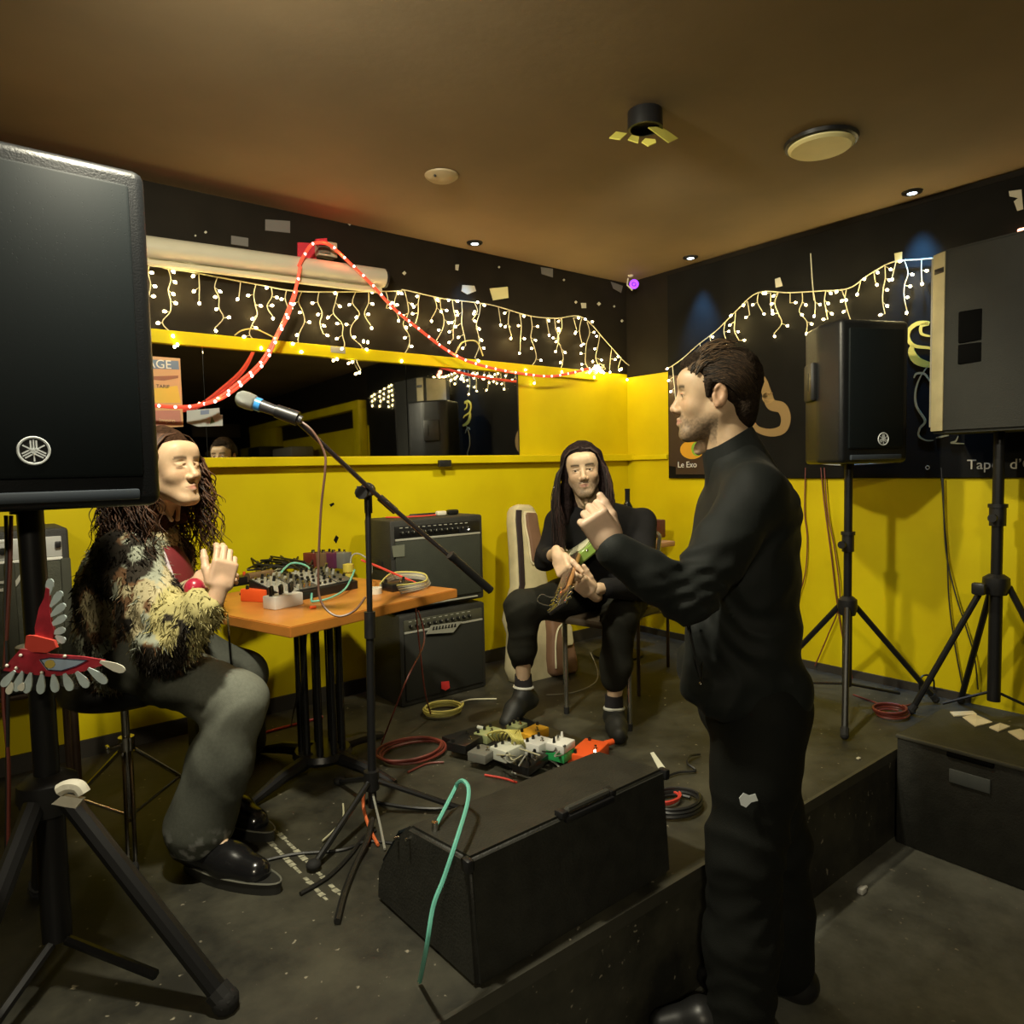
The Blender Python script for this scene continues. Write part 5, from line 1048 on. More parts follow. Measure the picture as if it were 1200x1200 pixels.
# coils and loose leads on the stage floor
def coil(lab, u, v, r, n, m, th=.005, sq=1., seed=0):
    rnd = random.Random(seed); c = S(u, v, .006); pts = []
    for i in range(n*14):
        a = 2*PI*i/14; rr = r*(1+.10*math.sin(i*.37+seed)+.04*rnd.random()); pts.append(c+V((rr*math.cos(a), rr*sq*math.sin(a), .003+i*.0006)))
    return cable(lab, pts, th, m, n=3)
coil('yellowish cable coiled on the floor in front of the amplifiers', 520, 835, .085, 4, M_cy, .0055, .9, 1)
cable('tail of pale cable running right from the yellowish coil', [S(535, 826, .006), S(550, 820, .006), S(582, 819, .006)], .004, M_cw)
coil('dark red cable coiled on the floor left of the pedalboard', 483, 884, .13, 3, M_cm, .0055, .8, 2)
coil('dark red cable coiled near the foot of the medium loudspeaker', 1044, 838, .075, 4, M_cm, .005, .8, 3)
coil('dark cable coiled on the floor right of the wedge', 790, 945, .09, 3, M_cb, .006, .8, 4)
coil('red lead coiled on top of the dark one right of the wedge', 782, 938, .05, 2, M_cr, .0045, .7, 6)
cable('orange-red lead curving down beside the microphone stand foot', [S(437, 912, .10), S(428, 925, .10), S(426, 945, .05), S(433, 970, .015), S(443, 990, .008)], .0052, M_co)
cable('grey lead hanging beside the orange-red one', [S(434, 912, .10), S(438, 935, .08), S(445, 965, .02), S(451, 995, .008)], .004, M_cg)
gA = S(540, 953)+V((.0, .0, 0)); 
cable('mint green cable rising over the wedge and hanging down its face', [W_(Lx0+.03, -.02, .275), Dp(533, 925, 1.80), Dp(536, 918, 1.78), Dp(543, 915, 1.74), Dp(549, 924, 1.70), Dp(547, 945, 1.64), Dp(535, 985, 1.52), Dp(520, 1030, 1.47), Dp(508, 1062, 1.44), Dp(500, 1110, 1.42), S(492, 1150, .01)], .0052, M_mint)
tag(obj('cable_plug', MB().cyl(W_(Lx0+.03, -.02, .267), W_(Lx0+.03, -.02, .290), .008, seg=12), M_chrome), 'silver plug of the mint cable on the wedge corner', 'plug')
for lab, pts, r, m in [
    ('black lead snaking over the stage from the near stand to the microphone stand', [S(300, 1013), S(345, 1003), S(400, 998), S(430, 988), S(460, 990)], .005, M_cb),
    ('black lead running diagonally to the stage front left of the wedge', [S(352, 1050), S(385, 1030), S(410, 1005), S(425, 985), S(440, 975)], .006, M_cb),
    ('thick black lead bundle down the gap left of the wedge', [S(436, 960, .03), S(430, 985, .02), S(418, 1010, .01), S(404, 1045, .01), S(395, 1080, .01)], .009, M_cb),
    ('black lead from the microphone stand across to the wedge', [S(430, 940), S(470, 947), S(505, 950), S(530, 948)], .006, M_cb),
    ('thin white lead curled by the near left of the microphone stand', [S(402, 942, .02), S(402, 958, .02), S(392, 972, .01), S(378, 985, .01)], .003, M_cw),
    ('black lead loop on the floor right of the wedge top', [S(776, 912, .01), S(795, 905, .01), S(815, 903, .01), S(806, 895, .02), S(808, 886, .02), S(820, 884, .01)], .0045, M_cb),
    ('dark red lead from the stand foot toward the wall', [S(478, 905, .006), S(500, 895, .006), S(520, 893, .006)], .004, M_cm),
    ('red lead on the floor in front of the pedalboard', [S(568, 908, .006), S(590, 912, .006), S(606, 917, .006)], .004, M_cr),
    ('grey lead trailing from the pedalboard toward the wedge', [S(600, 905, .01), S(630, 912, .008), S(655, 900, .01), S(640, 888, .03)], .004, M_cg),
    ('dark lead along the floor under the medium loudspeaker', [S(1000, 815), S(1020, 822), S(1045, 830), S(1070, 826)], .004, M_cm),
    ('black cable arch against the wall behind the low black box', [S(1078, 812, .0), Dp(1078, 796, 3.25), Dp(1086, 791, 3.25), Dp(1094, 797, 3.25), S(1094, 812, .0)], .0045, M_cb),
    ('grey lead on the floor by the guitarist\u2019s chair', [S(692, 765, .12), S(700, 785, .06), S(697, 800, .02), S(672, 812), S(640, 815)], .003, M_cg)]:
    cable(lab, [p+V((0, 0, r if p.z < .005 else 0)) for p in pts], r, m)
# leads hanging down the right wall
for lab, px, off, m in [('thin dark lead hanging down the yellow wall nearest the standing man', [(944, 548), (943, 600), (946, 630), (944, 670), (936, 700), (933, 725)], .02, M_cm), ('thin lead hanging from the board left of the medium loudspeaker pole', [(962, 548), (966, 590), (974, 650), (980, 700), (988, 750), (1000, 800)], .02, M_cm), ('second thin lead beside it, slightly right', [(966, 548), (970, 600), (979, 650), (984, 705), (970, 745), (955, 780)], .03, M_cm), ('black lead hanging between the loudspeaker poles', [(1103, 548), (1106, 600), (1110, 650), (1112, 700), (1118, 750), (1128, 805)], .02, M_cb), ('second black lead between the poles, bowed to the right', [(1105, 560), (1108, 640), (1118, 690), (1132, 735), (1142, 770), (1146, 808)], .03, M_cb), ('cable sagging under the medium loudspeaker to the board', [(946, 536), (955, 542), (985, 545), (1030, 543), (1055, 541)], .03, M_cg), ('pale thin wire down to the light string from above', [(950, 297), (952, 330), (954, 352)], .03, M_cw)]:
    cable(lab, [Bp(u, v, -off) for u, v in px], .0032, m)
for lab, px, m in [('dark cable hanging left of the near stand pole', [(7, 604), (8, 660), (6, 720), (9, 800), (8, 1000)], M_cb), ('brownish red cable hanging just left of the near stand pole', [(13, 604), (12, 660), (8, 740), (4, 820), (10, 900), (8, 1060)], M_cm)]:
    cable(lab, [Dp(u, v, 1.56) for u, v in px], .0042, m)
# gaffer tape lines worn into the stage, small white plug on the lower floor
M_gaf = mat('worn_tape', (.34, .33, .24), .7, var=.5, vscale=60)
for lab, a, b in (('worn pale tape line on the stage left of the wedge', (302, 952), (402, 1052)), ('second worn tape line just left of the first', (292, 962), (384, 1056))):
    m_ = MB(); p, q = S(*a), S(*b); n = 24; rnd = random.Random(3)
    tt = thing('floor_tape', lab, 'tape', p, 0, 'worn tape lines')
    for i in range(n):
        if rnd.random() < .2: continue
        u0 = p.lerp(q, i/n); u1 = p.lerp(q, (i+.8)/n); s = V((rnd.uniform(.004, .009), 0, 0))
        obj('tape_piece', MB().prism([u0-s, u1-s*rnd.uniform(.6, 1), u1+s, u0+s*rnd.uniform(.6, 1)], (0, 0, 1), .0012), M_gaf, tt, smooth=None)
tag(obj('plastic_plug', MB().rbox(Zp(1010, 1043, -.35), (.034, .022, .022), .006).cyl(Zp(1010, 1043, -.35)+V((.017, 0, 0)), Zp(1010, 1043, -.35)+V((.03, 0, 0)), .006), M_wht), 'small white plastic plug on the lower floor near the frame bottom', 'plug')
tag(obj('tape_strip', MB().prism([S(u, v, .002) for u, v in [(762, 883), (766, 882), (785, 908), (776, 912), (775, 908)]], (0, 0, 1), .003), flat('tape_strip', (.66, .66, .54), rough=.6), smooth=None), 'white strip of tape on the stage right of the wedge', 'tape')
tag(obj('black_bag', MB().rbox(S(286, 872, .12)+V((.0, .20, 0)), (.26, .24, .24), .07, seg=4), mat('bag_black', (.010, .010, .010), .7, bump=.3, bscale=40)), 'soft black bag on the stage under the left end of the table', 'bag')
LIT = ['tiny pale scrap on the stage floor left of the table pedestal', 'tiny pale scrap on the stage floor right beside the table pedestal', 'tiny pale scrap on the stage just behind the standing man', 'tiny pale scrap on the stage right of the medium loudspeaker stand foot', '']
for i, (u, v) in enumerate([(352, 862), (372, 857), (951, 831), (1006, 889), (462, 770)]):
    if v > 800: tag(obj('litter_scrap', MB().prism([S(u-3, v, .001), S(u, v+1.5, .001), S(u+3, v, .001), S(u, v-1.5, .001)], (0, 0, 1), .003), M_scrap, smooth=None), LIT[i], 'litter')
# ================================================================== people
def n3(v): return np.array((v[0], v[1], v[2]), float)
FW, RT, UP = n3(_F), n3(_R), np.array((0, 0, 1.))
FH = FW.copy(); FH[2] = 0; FH /= np.linalg.norm(FH)
def D(u, v, d): return n3(Dp(u, v, d))
def frame(fwd, up=UP):
    """columns: right-hand side of the subject, forward, up"""
    y = np.array(fwd, float); y /= np.linalg.norm(y); z = np.array(up, float)-y*np.dot(up, y); z /= np.linalg.norm(z); x = np.cross(y, z)
    return np.stack([x, y, z], 1)
def head_field(o, M, h=.0027, beard=0., closed=False, neck_to=None, sc=1., female=False, jaw=1.):
    X = lambda x, y, z: o+M @ (np.array((x, y, z))*sc)
    R = .17*sc; lo = o-R; hi = o+R
    if neck_to is not None: lo = np.minimum(lo, neck_to-.09); hi = np.maximum(hi, neck_to+.09)
    F = Field(lo, hi, h); s = sc; c = F.cap; e = F.ell
    e(X(0, -.014, .034), np.array((.073, .092, .080))*s, M, 0)
    e(X(0, .028, -.012), np.array((.060, .060, .080))*s, M, .02*s)
    for q in (-1, 1):
        c(X(q*.048*jaw, -.006, -.040), X(q*.018*jaw, .052, -.088), .022*s, .020*s, .034*s)
        e(X(q*.038, .052, -.022), np.array((.022, .022, .022))*s, M, .02*s)
        e(X(q*.045, .040, .030), np.array((.022, .030, .040))*s, M, .02*s)
    c(X(-.014, .068, -.096), X(.014, .068, -.096), (.017 if not female else .014)*s, None, .02*s)
    c(X(-.034, .071, .024), X(.034, .071, .024), (.012 if not female else .009)*s, None, .016*s)
    c(X(-.026, .070, .052), X(.026, .070, .052), .020*s, None, .03*s)
    for q in (-1, 1): F.ell(X(q*.031, .092, .004), np.array((.017, .015, .011))*s, M, .010*s, 's')
    for q in (-1, 1):
        e(X(q*.031, .070, .004), np.array((.0145, .0145, .0125))*s, M, .003*s)                       # lid / eye mound
        c(X(q*.018, .083, .010), X(q*.044, .074, .009), .0035*s, .003*s, .003*s)                       # upper lid fold
        c(X(q*.019, .081, -.005), X(q*.042, .074, -.004), .003*s, .0026*s, .004*s)
    if not closed:
        for q in (-1, 1): F.ell(X(q*.031, .088, .0025), np.array((.0115, .010, .0042))*s, M, .002*s, 's')
    else:
        for q in (-1, 1): c(X(q*.021, .0865, -.001), X(q*.041, .080, -.001), .0011*s, None, .001*s, 's')
    c(X(0, .079, .018), X(0, .0985, -.024), .0080*s, .0095*s, .011*s)                                   # nose
    e(X(0, .0995, -.029), np.array((.0125, .0115, .0110))*s, M, .007*s)
    for q in (-1, 1):
        e(X(q*.0130, .0905, -.034), np.array((.0078, .011, .0078))*s, M, .005*s)
        F.ell(X(q*.0062, .097, -.0425), np.array((.0032, .005, .004))*s, M, .002*s, 's')
    e(X(0, .071, -.062), np.array((.027, .017, .022))*s, M, .012*s)
    for q in (-1, 1):
        c(X(0, .0880, -.0560), X(q*.022, .0765, -.0610), .0048*s, .0028*s, .004*s)
        c(X(0, .0868, -.0680), X(q*.020, .0765, -.0640), .0062*s, .0030*s, .004*s)
        c(X(0, .0940, -.0618), X(q*.023, .0805, -.0628), .0013*s, .0010*s, .001*s, 's')
    c(X(0, .086, -.048), X(0, .086, -.052), .003*s, None, .004*s, 's')
    for q in (-1, 1):                                                                                   # ears
        F.ell(X(q*.076, -.008, .000), np.array((.0075, .019, .031))*s, M, .006*s)
        F.ell(X(q*.084, -.004, .005), np.array((.006, .0105, .018))*s, M, .003*s, 's')
        c(X(q*.080, -.020, .012), X(q*.079, -.006, .026), .0045*s, None, .003*s)
        c(X(q*.080, -.006, .026), X(q*.077, .006, .014), .0042*s, None, .003*s)
        c(X(q*.0765, .007, -.002), X(q*.0765, .004, -.018), .0045*s, None, .004*s)
        F.ell(X(q*.078, -.002, -.024), np.array((.006, .008, .009))*s, M, .004*s)
    if neck_to is not None:
        rn = .054 if not female else .046
        c(X(0, -.022, -.045), neck_to, rn*s, (rn+.010)*s, .022)
        for q in (-1, 1): c(X(q*.052, -.015, -.045), X(q*.012, -.004, -.150), (.010 if not female else .006)*s, None, .02)
        if not female: e(X(0, .035, -.135), np.array((.012, .014, .016))*s, M, .015)
    return F
def head_colors(P, o, M, skin, sc=1., closed=False, beard=(0, (0, 0, 0)), lips=(.40, .19, .14), brow=(.03, .02, .015), stache=1.):
    L = (P-o) @ M/sc; C = np.tile(np.array(skin, float), (len(P), 1)); x, y, z = L[:, 0], L[:, 1], L[:, 2]
    def mix(m, c): nonlocal C; m = np.clip(m, 0, 1)[:, None]; C = C*(1-m)+np.array(c)*m
    g = lambda d, r, e: 1/(1+np.exp((d-r)/e))
    n = vnoise(P[:, 0]*260, P[:, 1]*260, P[:, 2]*260, 3)
    if beard[0] > 0:
        m = g(np.abs(z+.085), .034, .006)*(y > -.005)*1. ; m = m+g(np.hypot((np.abs(x)-.0)/1.9, (z+.050)/.55), .013, .002)*(y > .07)*stache
        m = m*(1-g(np.hypot(x/1.4, (z+.0625)), .012, .0015)*(y > .075)); mix(m*beard[0]*(.75+.35*n), beard[1])
    mix(g(np.hypot(x/2.6, (z+.0625)/1.0), .0072, .001)*(y > .078), lips)
    ax = np.abs(x); yb = .0265+.10*np.clip(.036-ax, -.02, .02)*.0-(ax-.034)**2*6
    mix(g(np.abs(z-yb), .0040, .0010)*(ax > .012)*(ax < .050)*(y > .05)*.9, brow)
    zl = (-.0012-(ax-.031)**2*-9-.0035) if closed else (.0078-(ax-.031)**2*22)
    mix(g(np.abs(z-zl), .0013, .0004)*(ax > .019)*(ax < .044)*(y > .06)*.85, (.05, .03, .02))
    mix(g(np.hypot((ax-.040)/1.2, (z+.020)), .014, .006)*(y > .03)*.35, (skin[0]*1.02, skin[1]*.72, skin[2]*.66))
    mix(g(np.hypot(x, z+.030), .010, .004)*(y > .09)*.35, (skin[0], skin[1]*.74, skin[2]*.68))
    mix((ax > .071)*(y < .02)*(y > -.04)*(np.abs(z) < .035)*.35, (skin[0]*1.0, skin[1]*.62, skin[2]*.55))
    return C
def eyes(parent, o, M, sc=1., look=(0, 0)):
    for q in (-1, 1):
        c = o+M @ (np.array((q*.031, .0705, .0025))*sc); mb = MB().sph(V(c), .0125*sc, 14, 10); me = mb.mesh('eye'); smooth_mesh(me, 180)
        P = np.array([v.co[:] for v in me.vertices]); d = (P-c)/(.0125*sc); g = M @ np.array((look[0], 1, look[1])); g /= np.linalg.norm(g); a = d @ g
        C = np.where((a > .97)[:, None], (.01, .01, .01), np.where((a > .86)[:, None], (.07, .04, .02), (.62, .58, .52)))
        at = me.color_attributes.new('Col', 'FLOAT_COLOR', 'POINT'); c4 = np.ones((len(P), 4), np.float32); c4[:, :3] = C; at.data.foreach_set('color', c4.ravel())
        ob = link('eye', me, mat('eye_white', (1, 1, 1), .15, var=0, vcol=True, coat=.6), parent); me.transform(origin_inv(parent))
def hand(F, wrist, fwd, back, thumb_sign, sc=1., curl=(30, 40, 30), spread=.0, thumb=(.6, .7, -.35), tcurl=.5, per=None):
    y = np.array(fwd, float); y /= np.linalg.norm(y); z = np.array(back, float); z -= y*np.dot(z, y); z /= np.linalg.norm(z); x = np.cross(y, z)*thumb_sign
    W = lambda a, b, c: wrist+(x*a+y*b+z*c)*sc
    F.cap(wrist-y*.03*sc, W(0, .015, 0), .024*sc, .026*sc, .012, flat=(z, .74))
    F.box(W(.001, .048, 0), np.array((.037, .040, .0125))*sc, np.stack([x, y, z], 1), .010*sc, .012)
    F.ell(W(.026, .032, -.010), np.array((.017, .028, .014))*sc, np.stack([x, y, z], 1), .010)
    tips = []
    for i, (fx, fy, L, r) in enumerate([(.0285, .088, .074, .0090), (.0095, .092, .082, .0092), (-.0095, .089, .076, .0088), (-.0275, .082, .060, .0078)]):
        cu = per[i] if per else curl; a = 0; p = W(fx, fy-.012, 0); sx = (fx*spread*6)
        pts = [p]; seg = (L*.46, L*.30, L*.24)
        for k in range(3):
            a += math.radians(cu[k]); d = y*math.cos(a)-z*math.sin(a)+x*sx*math.cos(a); d /= np.linalg.norm(d); p = p+d*(seg[k]+(.012 if k == 0 else 0))*sc; pts.append(p)
        F.chain(pts, [r*sc*1.05, r*sc, r*.93*sc, r*.80*sc], .0028); tips.append(p)
        F.ell(pts[1]+z*0, np.full(3, r*1.08*sc), None, .002)
    d = x*thumb[0]+y*thumb[1]+z*thumb[2]; d /= np.linalg.norm(d); p0 = W(.026, .020, -.006); p1 = p0+d*.042*sc; d2 = d*(1-tcurl)+(y*.6-z*.5-x*.4)*tcurl; d2 /= np.linalg.norm(d2); p2 = p1+d2*.032*sc; p3 = p2+d2*.022*sc
    F.chain([p0, p1, p2, p3], [.0145*sc, .0115*sc, .0105*sc, .0085*sc], .005)
    return tips
def merge(parts):
    Ps, Qs, Cs, o = [], [], [], 0
    for P, Q, C in parts: Ps.append(P); Qs.append(Q+o); Cs.append(C); o += len(P)
    return np.concatenate(Ps), np.concatenate(Qs), np.concatenate(Cs)
def flatc(P, c, var=.06, f=30): return np.array(c)*(1+var*vnoise(P[:, 0]*f, P[:, 1]*f, P[:, 2]*f, 2))[:, None]
M_skin = mat('skin', (1, 1, 1), .48, var=.05, vscale=60, bump=.06, bscale=400, vcol=True); M_skin.node_tree.nodes['Principled BSDF'].inputs['Subsurface Weight'].default_value = .08
M_skin.node_tree.nodes['Principled BSDF'].inputs['Subsurface Radius'].default_value = (.02, .008, .004)
M_hull = mat('hair_mass', (1, 1, 1), .85, var=.35, vscale=160, vcol=True, spec=.08, bump=.6, bscale=220)
M_hairm = mat('hair', (1, 1, 1), .5, spec=.3, var=.15, vscale=80, vcol=True)
def strands(parent, name, roots, path, n_pts, r, col_fn, seg=4):
    """tapered strands; path(i, root) -> list of points"""
    Vs, Fs, Cs = [], [], []
    for i, rt in enumerate(roots):
        pts = path(i, rt); rr = [r*(1-.75*k/(len(pts)-1))*(.6 if k == 0 else 1) for k in range(len(pts))]
        m = MB().tube(pts, rr, seg, False); o = len(Vs); Vs += m.v; Fs += [tuple(a+o for a in f) for f in m.f]; c = col_fn(i); Cs += [c]*len(m.v)
    me = bpy.data.meshes.new(name); me.from_pydata(Vs, [], Fs); me.update(); smooth_mesh(me, 180)
    at = me.color_attributes.new('Col', 'FLOAT_COLOR', 'POINT'); c4 = np.ones((len(Vs), 4), np.float32); c4[:, :3] = np.array(Cs); at.data.foreach_set('color', c4.ravel())
    o = link(name, me, M_hairm, parent); me.transform(origin_inv(parent)); o['kind'] = 'stuff'; return o
def cloth(parent, name, F, m, it=1, colf=None, label=None):
    P, Q = F.surface(); P = lapl(P, Q, it, .5) if it else P
    return skin_obj(name, P, Q, m, parent, colf(P) if colf else None, label), P, Q

# ------------------------------------------------------------------ standing man
def build_standing_man():
    t = thing('person', 'person standing in profile in a black zip jacket and black trousers, raising a loose fist', 'person', Dp(880, 1205, 1.86))
    t.location.z = -.36
    fc = -RT*.985+FH*.17; M = frame(fc+UP*.02, UP+fc*.03)
    o = D(836, 466, 1.86); nk = D(862, 548, 1.86)
    F = head_field(o, M, neck_to=nk, sc=1.0); P, Q = F.surface(); C = head_colors(P, o, M, (.52, .36, .22), beard=(.8, (.05, .035, .025)), brow=(.02, .015, .01))
    parts = [(P, Q, C)]; eyes(t, o, M)
    lat = M[:, 0]                                         # his right-hand side = away from the camera or towards it
    near = -FH                                            # towards the camera
    hipc = D(882, 800, 1.86); chest = D(872, 640, 1.86)
    shN, shF = D(884, 578, 1.70), D(868, 578, 2.02)
    elN, wrN = D(806, 700, 1.62), D(722, 646, 1.60)
    elF, wrF = D(846, 705, 2.08), D(830, 790, 2.02)
    elF, wrF = D(856, 700, 2.05), D(858, 760, 1.93)
    hN, hF = hipc+near*.09, hipc-near*.09
    ftz = -.36
    kN = D(872, 990, 1.78); kF = D(905, 985, 1.95); aN = D(868, 1165, 1.78); aF = D(915, 1155, 1.96); aN[2] = ftz+.10; aF[2] = ftz+.10
    # core body under the clothes
    B = Field(np.minimum(np.minimum(aN, aF), hipc)-.2, np.maximum(nk, hipc)+.25, .012)
    B.cap(nk, chest, .05, .10, .05).cap(chest, hipc, .12, .12, .05)
    for a, b, c, r in ((shN, elN, wrN, .042), (shF, elF, wrF, .042)): B.cap(nk-UP*.03, a, .035, .04, .03).chain([a, b, c], [r, r*.85, .026], .02)
    for a, b, c in ((hN, kN, aN), (hF, kF, aF)): B.chain([a, b, c], [.08, .055, .038], .03)
    Pb, Qb = B.surface(); parts.append((Pb, Qb, flatc(Pb, (.52, .36, .22))))
    # raised near hand: loosely closed fist seen from its back
    wr = D(716, 640, 1.60); fw = D(692, 602, 1.585)-wr
    H = Field(wr-.13, wr+.13, .0024); hand(H, wr, fw, near*.9-RT*.15+UP*.25, 1, .98, per=((68, 85, 50), (74, 88, 50), (78, 88, 50), (80, 85, 50)), thumb=(.35, .85, -.30), tcurl=.4)
    Ph, Qh = H.surface(); parts.append((Ph, Qh, flatc(Ph, (.62, .43, .30))))
    wf = wrF; H = Field(wf-.14, wf+.14, .004); hand(H, wf, -UP+fc*.2, -near, -1, 1., curl=(20, 25, 20)); Ph, Qh = H.surface(); parts.append((Ph, Qh, flatc(Ph, (.52, .36, .22))))
    P, Q, C = merge(parts); skin_obj('body', P, Q, M_skin, t, C)
    M_jk_ = mat('softshell_black', (.0065, .0085, .0075), .7, var=.18, vscale=10, bump=.15, bscale=500, sheen=.02, spec=.25)
    # jacket
    J = Field(np.minimum(np.minimum(elN, wrN), hipc)-.22, np.maximum(np.maximum(shF, shN), nk)+.16, .0075)
    J.M = M; dpt = np.stack([FH, RT, UP], 1)
    ax_t = D(866, 590, 1.86); ax_m = D(868, 690, 1.86); ax_b = D(874, 790, 1.86); ax_h = D(874, 826, 1.86)
    J.ell(D(876, 600, 1.86), (.205, .118, .12), dpt, .03)
    J.ell(D(868, 665, 1.86), (.200, .138, .17), dpt, .06)
    J.ell(D(870, 745, 1.86), (.198, .134, .15), dpt, .07)
    J.box(D(866, 792, 1.86), (.182, .132, .070), dpt, .05, .04)
    for a in (shN, shF): J.cap(D(868, 556, 1.86), a, .062, .070, .05)
    J.chain([shN+UP*.0, shN*.5+elN*.5-RT*-.008, elN], [.076, .070, .063], .022).chain([elN, elN*.5+wrN*.5-UP*.006, wrN], [.062, .056, .043], .018)
    J.chain([shF, elF, wrF], [.074, .062, .045], .022)
    J.cap(D(818, 742, 1.78), D(812, 806, 1.76), .032, .030, .05)           # front panel hanging forward
    # stand-up collar
    cn = D(857, 541, 1.86); up_n = (o-nk)/np.linalg.norm(o-nk)
    J.cap(D(870, 566, 1.86), D(860, 538, 1.86), .080, .073, .03)
    for c_, R_, d_, a_, f_ in ((elN, .10, wrN-elN+UP*.1, .010, 62), (elN+UP*.06+RT*.05, .11, shN-elN-RT*.1, .009, 55), (D(880, 720, 1.74), .16, UP+RT*.5, .007, 38), (D(850, 800, 1.74), .13, UP*.6+RT, .007, 45), (D(905, 610, 1.74), .13, UP-RT*.8, .006, 40)):
        J.folds(a_, f_, c_, R_, d_, 3)
    J.noise(.0055, 11, 5); J.noise(.0016, 30, 6)
    cloth(t, 'jacket', J, M_jk_, 1)
    # stand-up collar: an open double-walled band round the neck
    cb, ct = D(868, 562, 1.86), D(851, 516, 1.86); m_ = MB(); axn = (ct-cb)/np.linalg.norm(ct-cb); fx = fc-axn*np.dot(fc, axn); fx /= np.linalg.norm(fx); fy = np.cross(axn, fx); NS = 30; vs = []
    for i in range(NS+1):
        a = math.radians(14)+(2*PI-math.radians(28))*i/NS
        for c0, rr, up in ((cb, .096, -.02), (ct, .070, .012*math.cos(a)*-1), (ct, .061, .012*math.cos(a)*-1), (cb, .086, -.02)):
            vs.append(V(c0+axn*up+(fx*math.cos(a)*1.02+fy*math.sin(a)*.98)*rr*(1+.03*math.sin(a*5))))
    m_.add(vs, [(i*4+k, i*4+(k+1) % 4, i*4+4+(k+1) % 4, i*4+4+k) for i in range(NS) for k in range(4)]+[(0, 1, 2, 3), (NS*4+3, NS*4+2, NS*4+1, NS*4)])
    obj('collar', m_, M_jk_, t, smooth=60)
    # collar trim, zip and pulls
    zp = catmull([V(D(u, v, d)) for u, v, d in [(806, 716, 1.725), (809, 742, 1.715), (815, 770, 1.712), (822, 796, 1.715)]], 5)
    obj('zip', MB().tube(zp, .0035, 6), flat('zip_dark', (.04, .04, .04), rough=.35, metal=.5), t)
    obj('zip_pull', MB().tube([V(D(811, 725, 1.70)), V(D(806, 733, 1.70)), V(D(808, 741, 1.70))], .0042, 6), M_chrome, t)
    obj('zip_pull', MB().tube([V(D(823, 776, 1.70)), V(D(822, 800, 1.70))], .0022, 6).sph(V(D(821, 801, 1.70)), .0045), M_chrome, t)
    # trousers
    T = Field(np.minimum(np.minimum(aN, aF), hipc)-.2, hipc+.22, .0085)
    T.ell(D(877, 822, 1.86), (.175, .128, .13), dpt, 0)
    for a, b, c in ((hN, kN, aN), (hF, kF, aF)):
        T.chain([a-UP*.04, a*.5+b*.5-UP*.0, b, b*.45+c*.55, c], [.112, .104, .092, .090, .084], .035)
    T.folds(.010, 40, kN, .16, UP*.9+RT*.4, 2); T.folds(.009, 46, kN-UP*.16, .12, UP-RT*.5, 8); T.folds(.009, 50, aN+UP*.06, .12, UP+RT*.2, 4); T.folds(.009, 40, kF, .16, UP, 5); T.noise(.006, 9, 9)
    cloth(t, 'trousers', T, mat('trouser_black', (.0060, .0068, .0055), .8, var=.2, vscale=12, bump=.2, bscale=400, spec=.2), 1)
    obj('paper_tag', MB().prism([V(D(u, v, 1.665)) for u, v in [(866, 935), (871, 929), (878, 932), (885, 930), (888, 938), (880, 940), (874, 946), (868, 943)]], -_F, .002), flat('tag_white', (.62, .66, .66), rough=.5), t, smooth=None)
    for a, q in ((aN, 0), (aF, 1)):
        S_ = Field(a-np.array((.28, .28, .12)), a+np.array((.28, .28, .10)), .006); toe = a+fc*np.array((1, 1, 0))*.19; toe[2] = ftz+.040; heel = a-fc*.05; heel[2] = ftz+.045
        S_.cap(heel, a*.5+toe*.5*1.0, .044, .048, .0).cap(a*.5+toe*.5, toe, .046, .038, .02).cap(a+UP*.02, heel, .045, .045, .03); S_.box(np.array((a[0], a[1], ftz-.05)), (.5, .5, .052), None, .001, .002, 's')
        cloth(t, 'shoe', S_, flat('shoe_black', (.012, .012, .012), rough=.4), 1)
    # hair: swept back, full on top, short at nape, small knot behind
    Hf = Field(o-.16, o+.17, .003); X = lambda x, y, z: o+M @ np.array((x, y, z))
    Hf.ell(X(0, -.022, .042), (.081, .100, .086), M, 0); Hf.ell(X(0, .022, .088), (.062, .060, .034), M, .03); Hf.ell(X(0, -.075, .060), (.055, .040, .055), M, .03); Hf.ell(X(0, -.075, -.03), (.060, .040, .06), M, .03)
    Hf.cap(X(-.076, .018, .028), X(-.074, .020, .000), .010, .006, .01); Hf.cap(X(.076, .018, .028), X(.074, .020, .000), .010, .006, .01)
    Hf.box(X(0, .115, -.02), (.2, .055, .090), M, .02, .012, 's'); Hf.ell(X(0, .105, -.05), (.09, .105, .085), M, .01, 's'); Hf.box(X(0, .02, -.10), (.2, .062, .082), M, .02, .012, 's')
    for q in (-1, 1): Hf.ell(X(q*.085, -.006, -.006), (.022, .025, .036), M, .006, 's')
    Hf.box(X(0, -.06, -.155), (.2, .2, .065), M, .01, .01, 's')
    Hf.noise(.0035, 34, 3, (1, 1, 1)); Hf.noise(.0012, 120, 4)
    cloth(t, 'hair', Hf, M_hull, 0, lambda P: flatc(P, (.022, .015, .010), .5, 160))
    rnd = random.Random(3); roots = []
    for i in range(620):
        a = rnd.uniform(-1, 1); roots.append((a, rnd.random()))
    def path(i, rt):
        a, b = rt; rr = random.Random(i); out = []; wob = rr.uniform(-.004, .006); e = 1.0+rr.uniform(-.02, .05)
        th0 = .95-.9*b; th1 = th0+rr.uniform(.5, 1.0)
        for k in range(8):
            th = th0+(th1-th0)*k/7-0.25; ca = math.sin(a*1.15)
            x = .078*ca*e; up = math.cos(a*1.15); y = -.022+.098*math.cos(th+.35)*(.55+.45*up)*e; z = .042+(.088+.012*math.sin(min(th+.3, 1.6)))*math.sin(th+.35)*up*e
            if z < .0 and y > -.02: y = -.03
            out.append(V(X(x+wob*k/7, y, z+.004+.003*math.sin(k*1.3+i))))
        return out
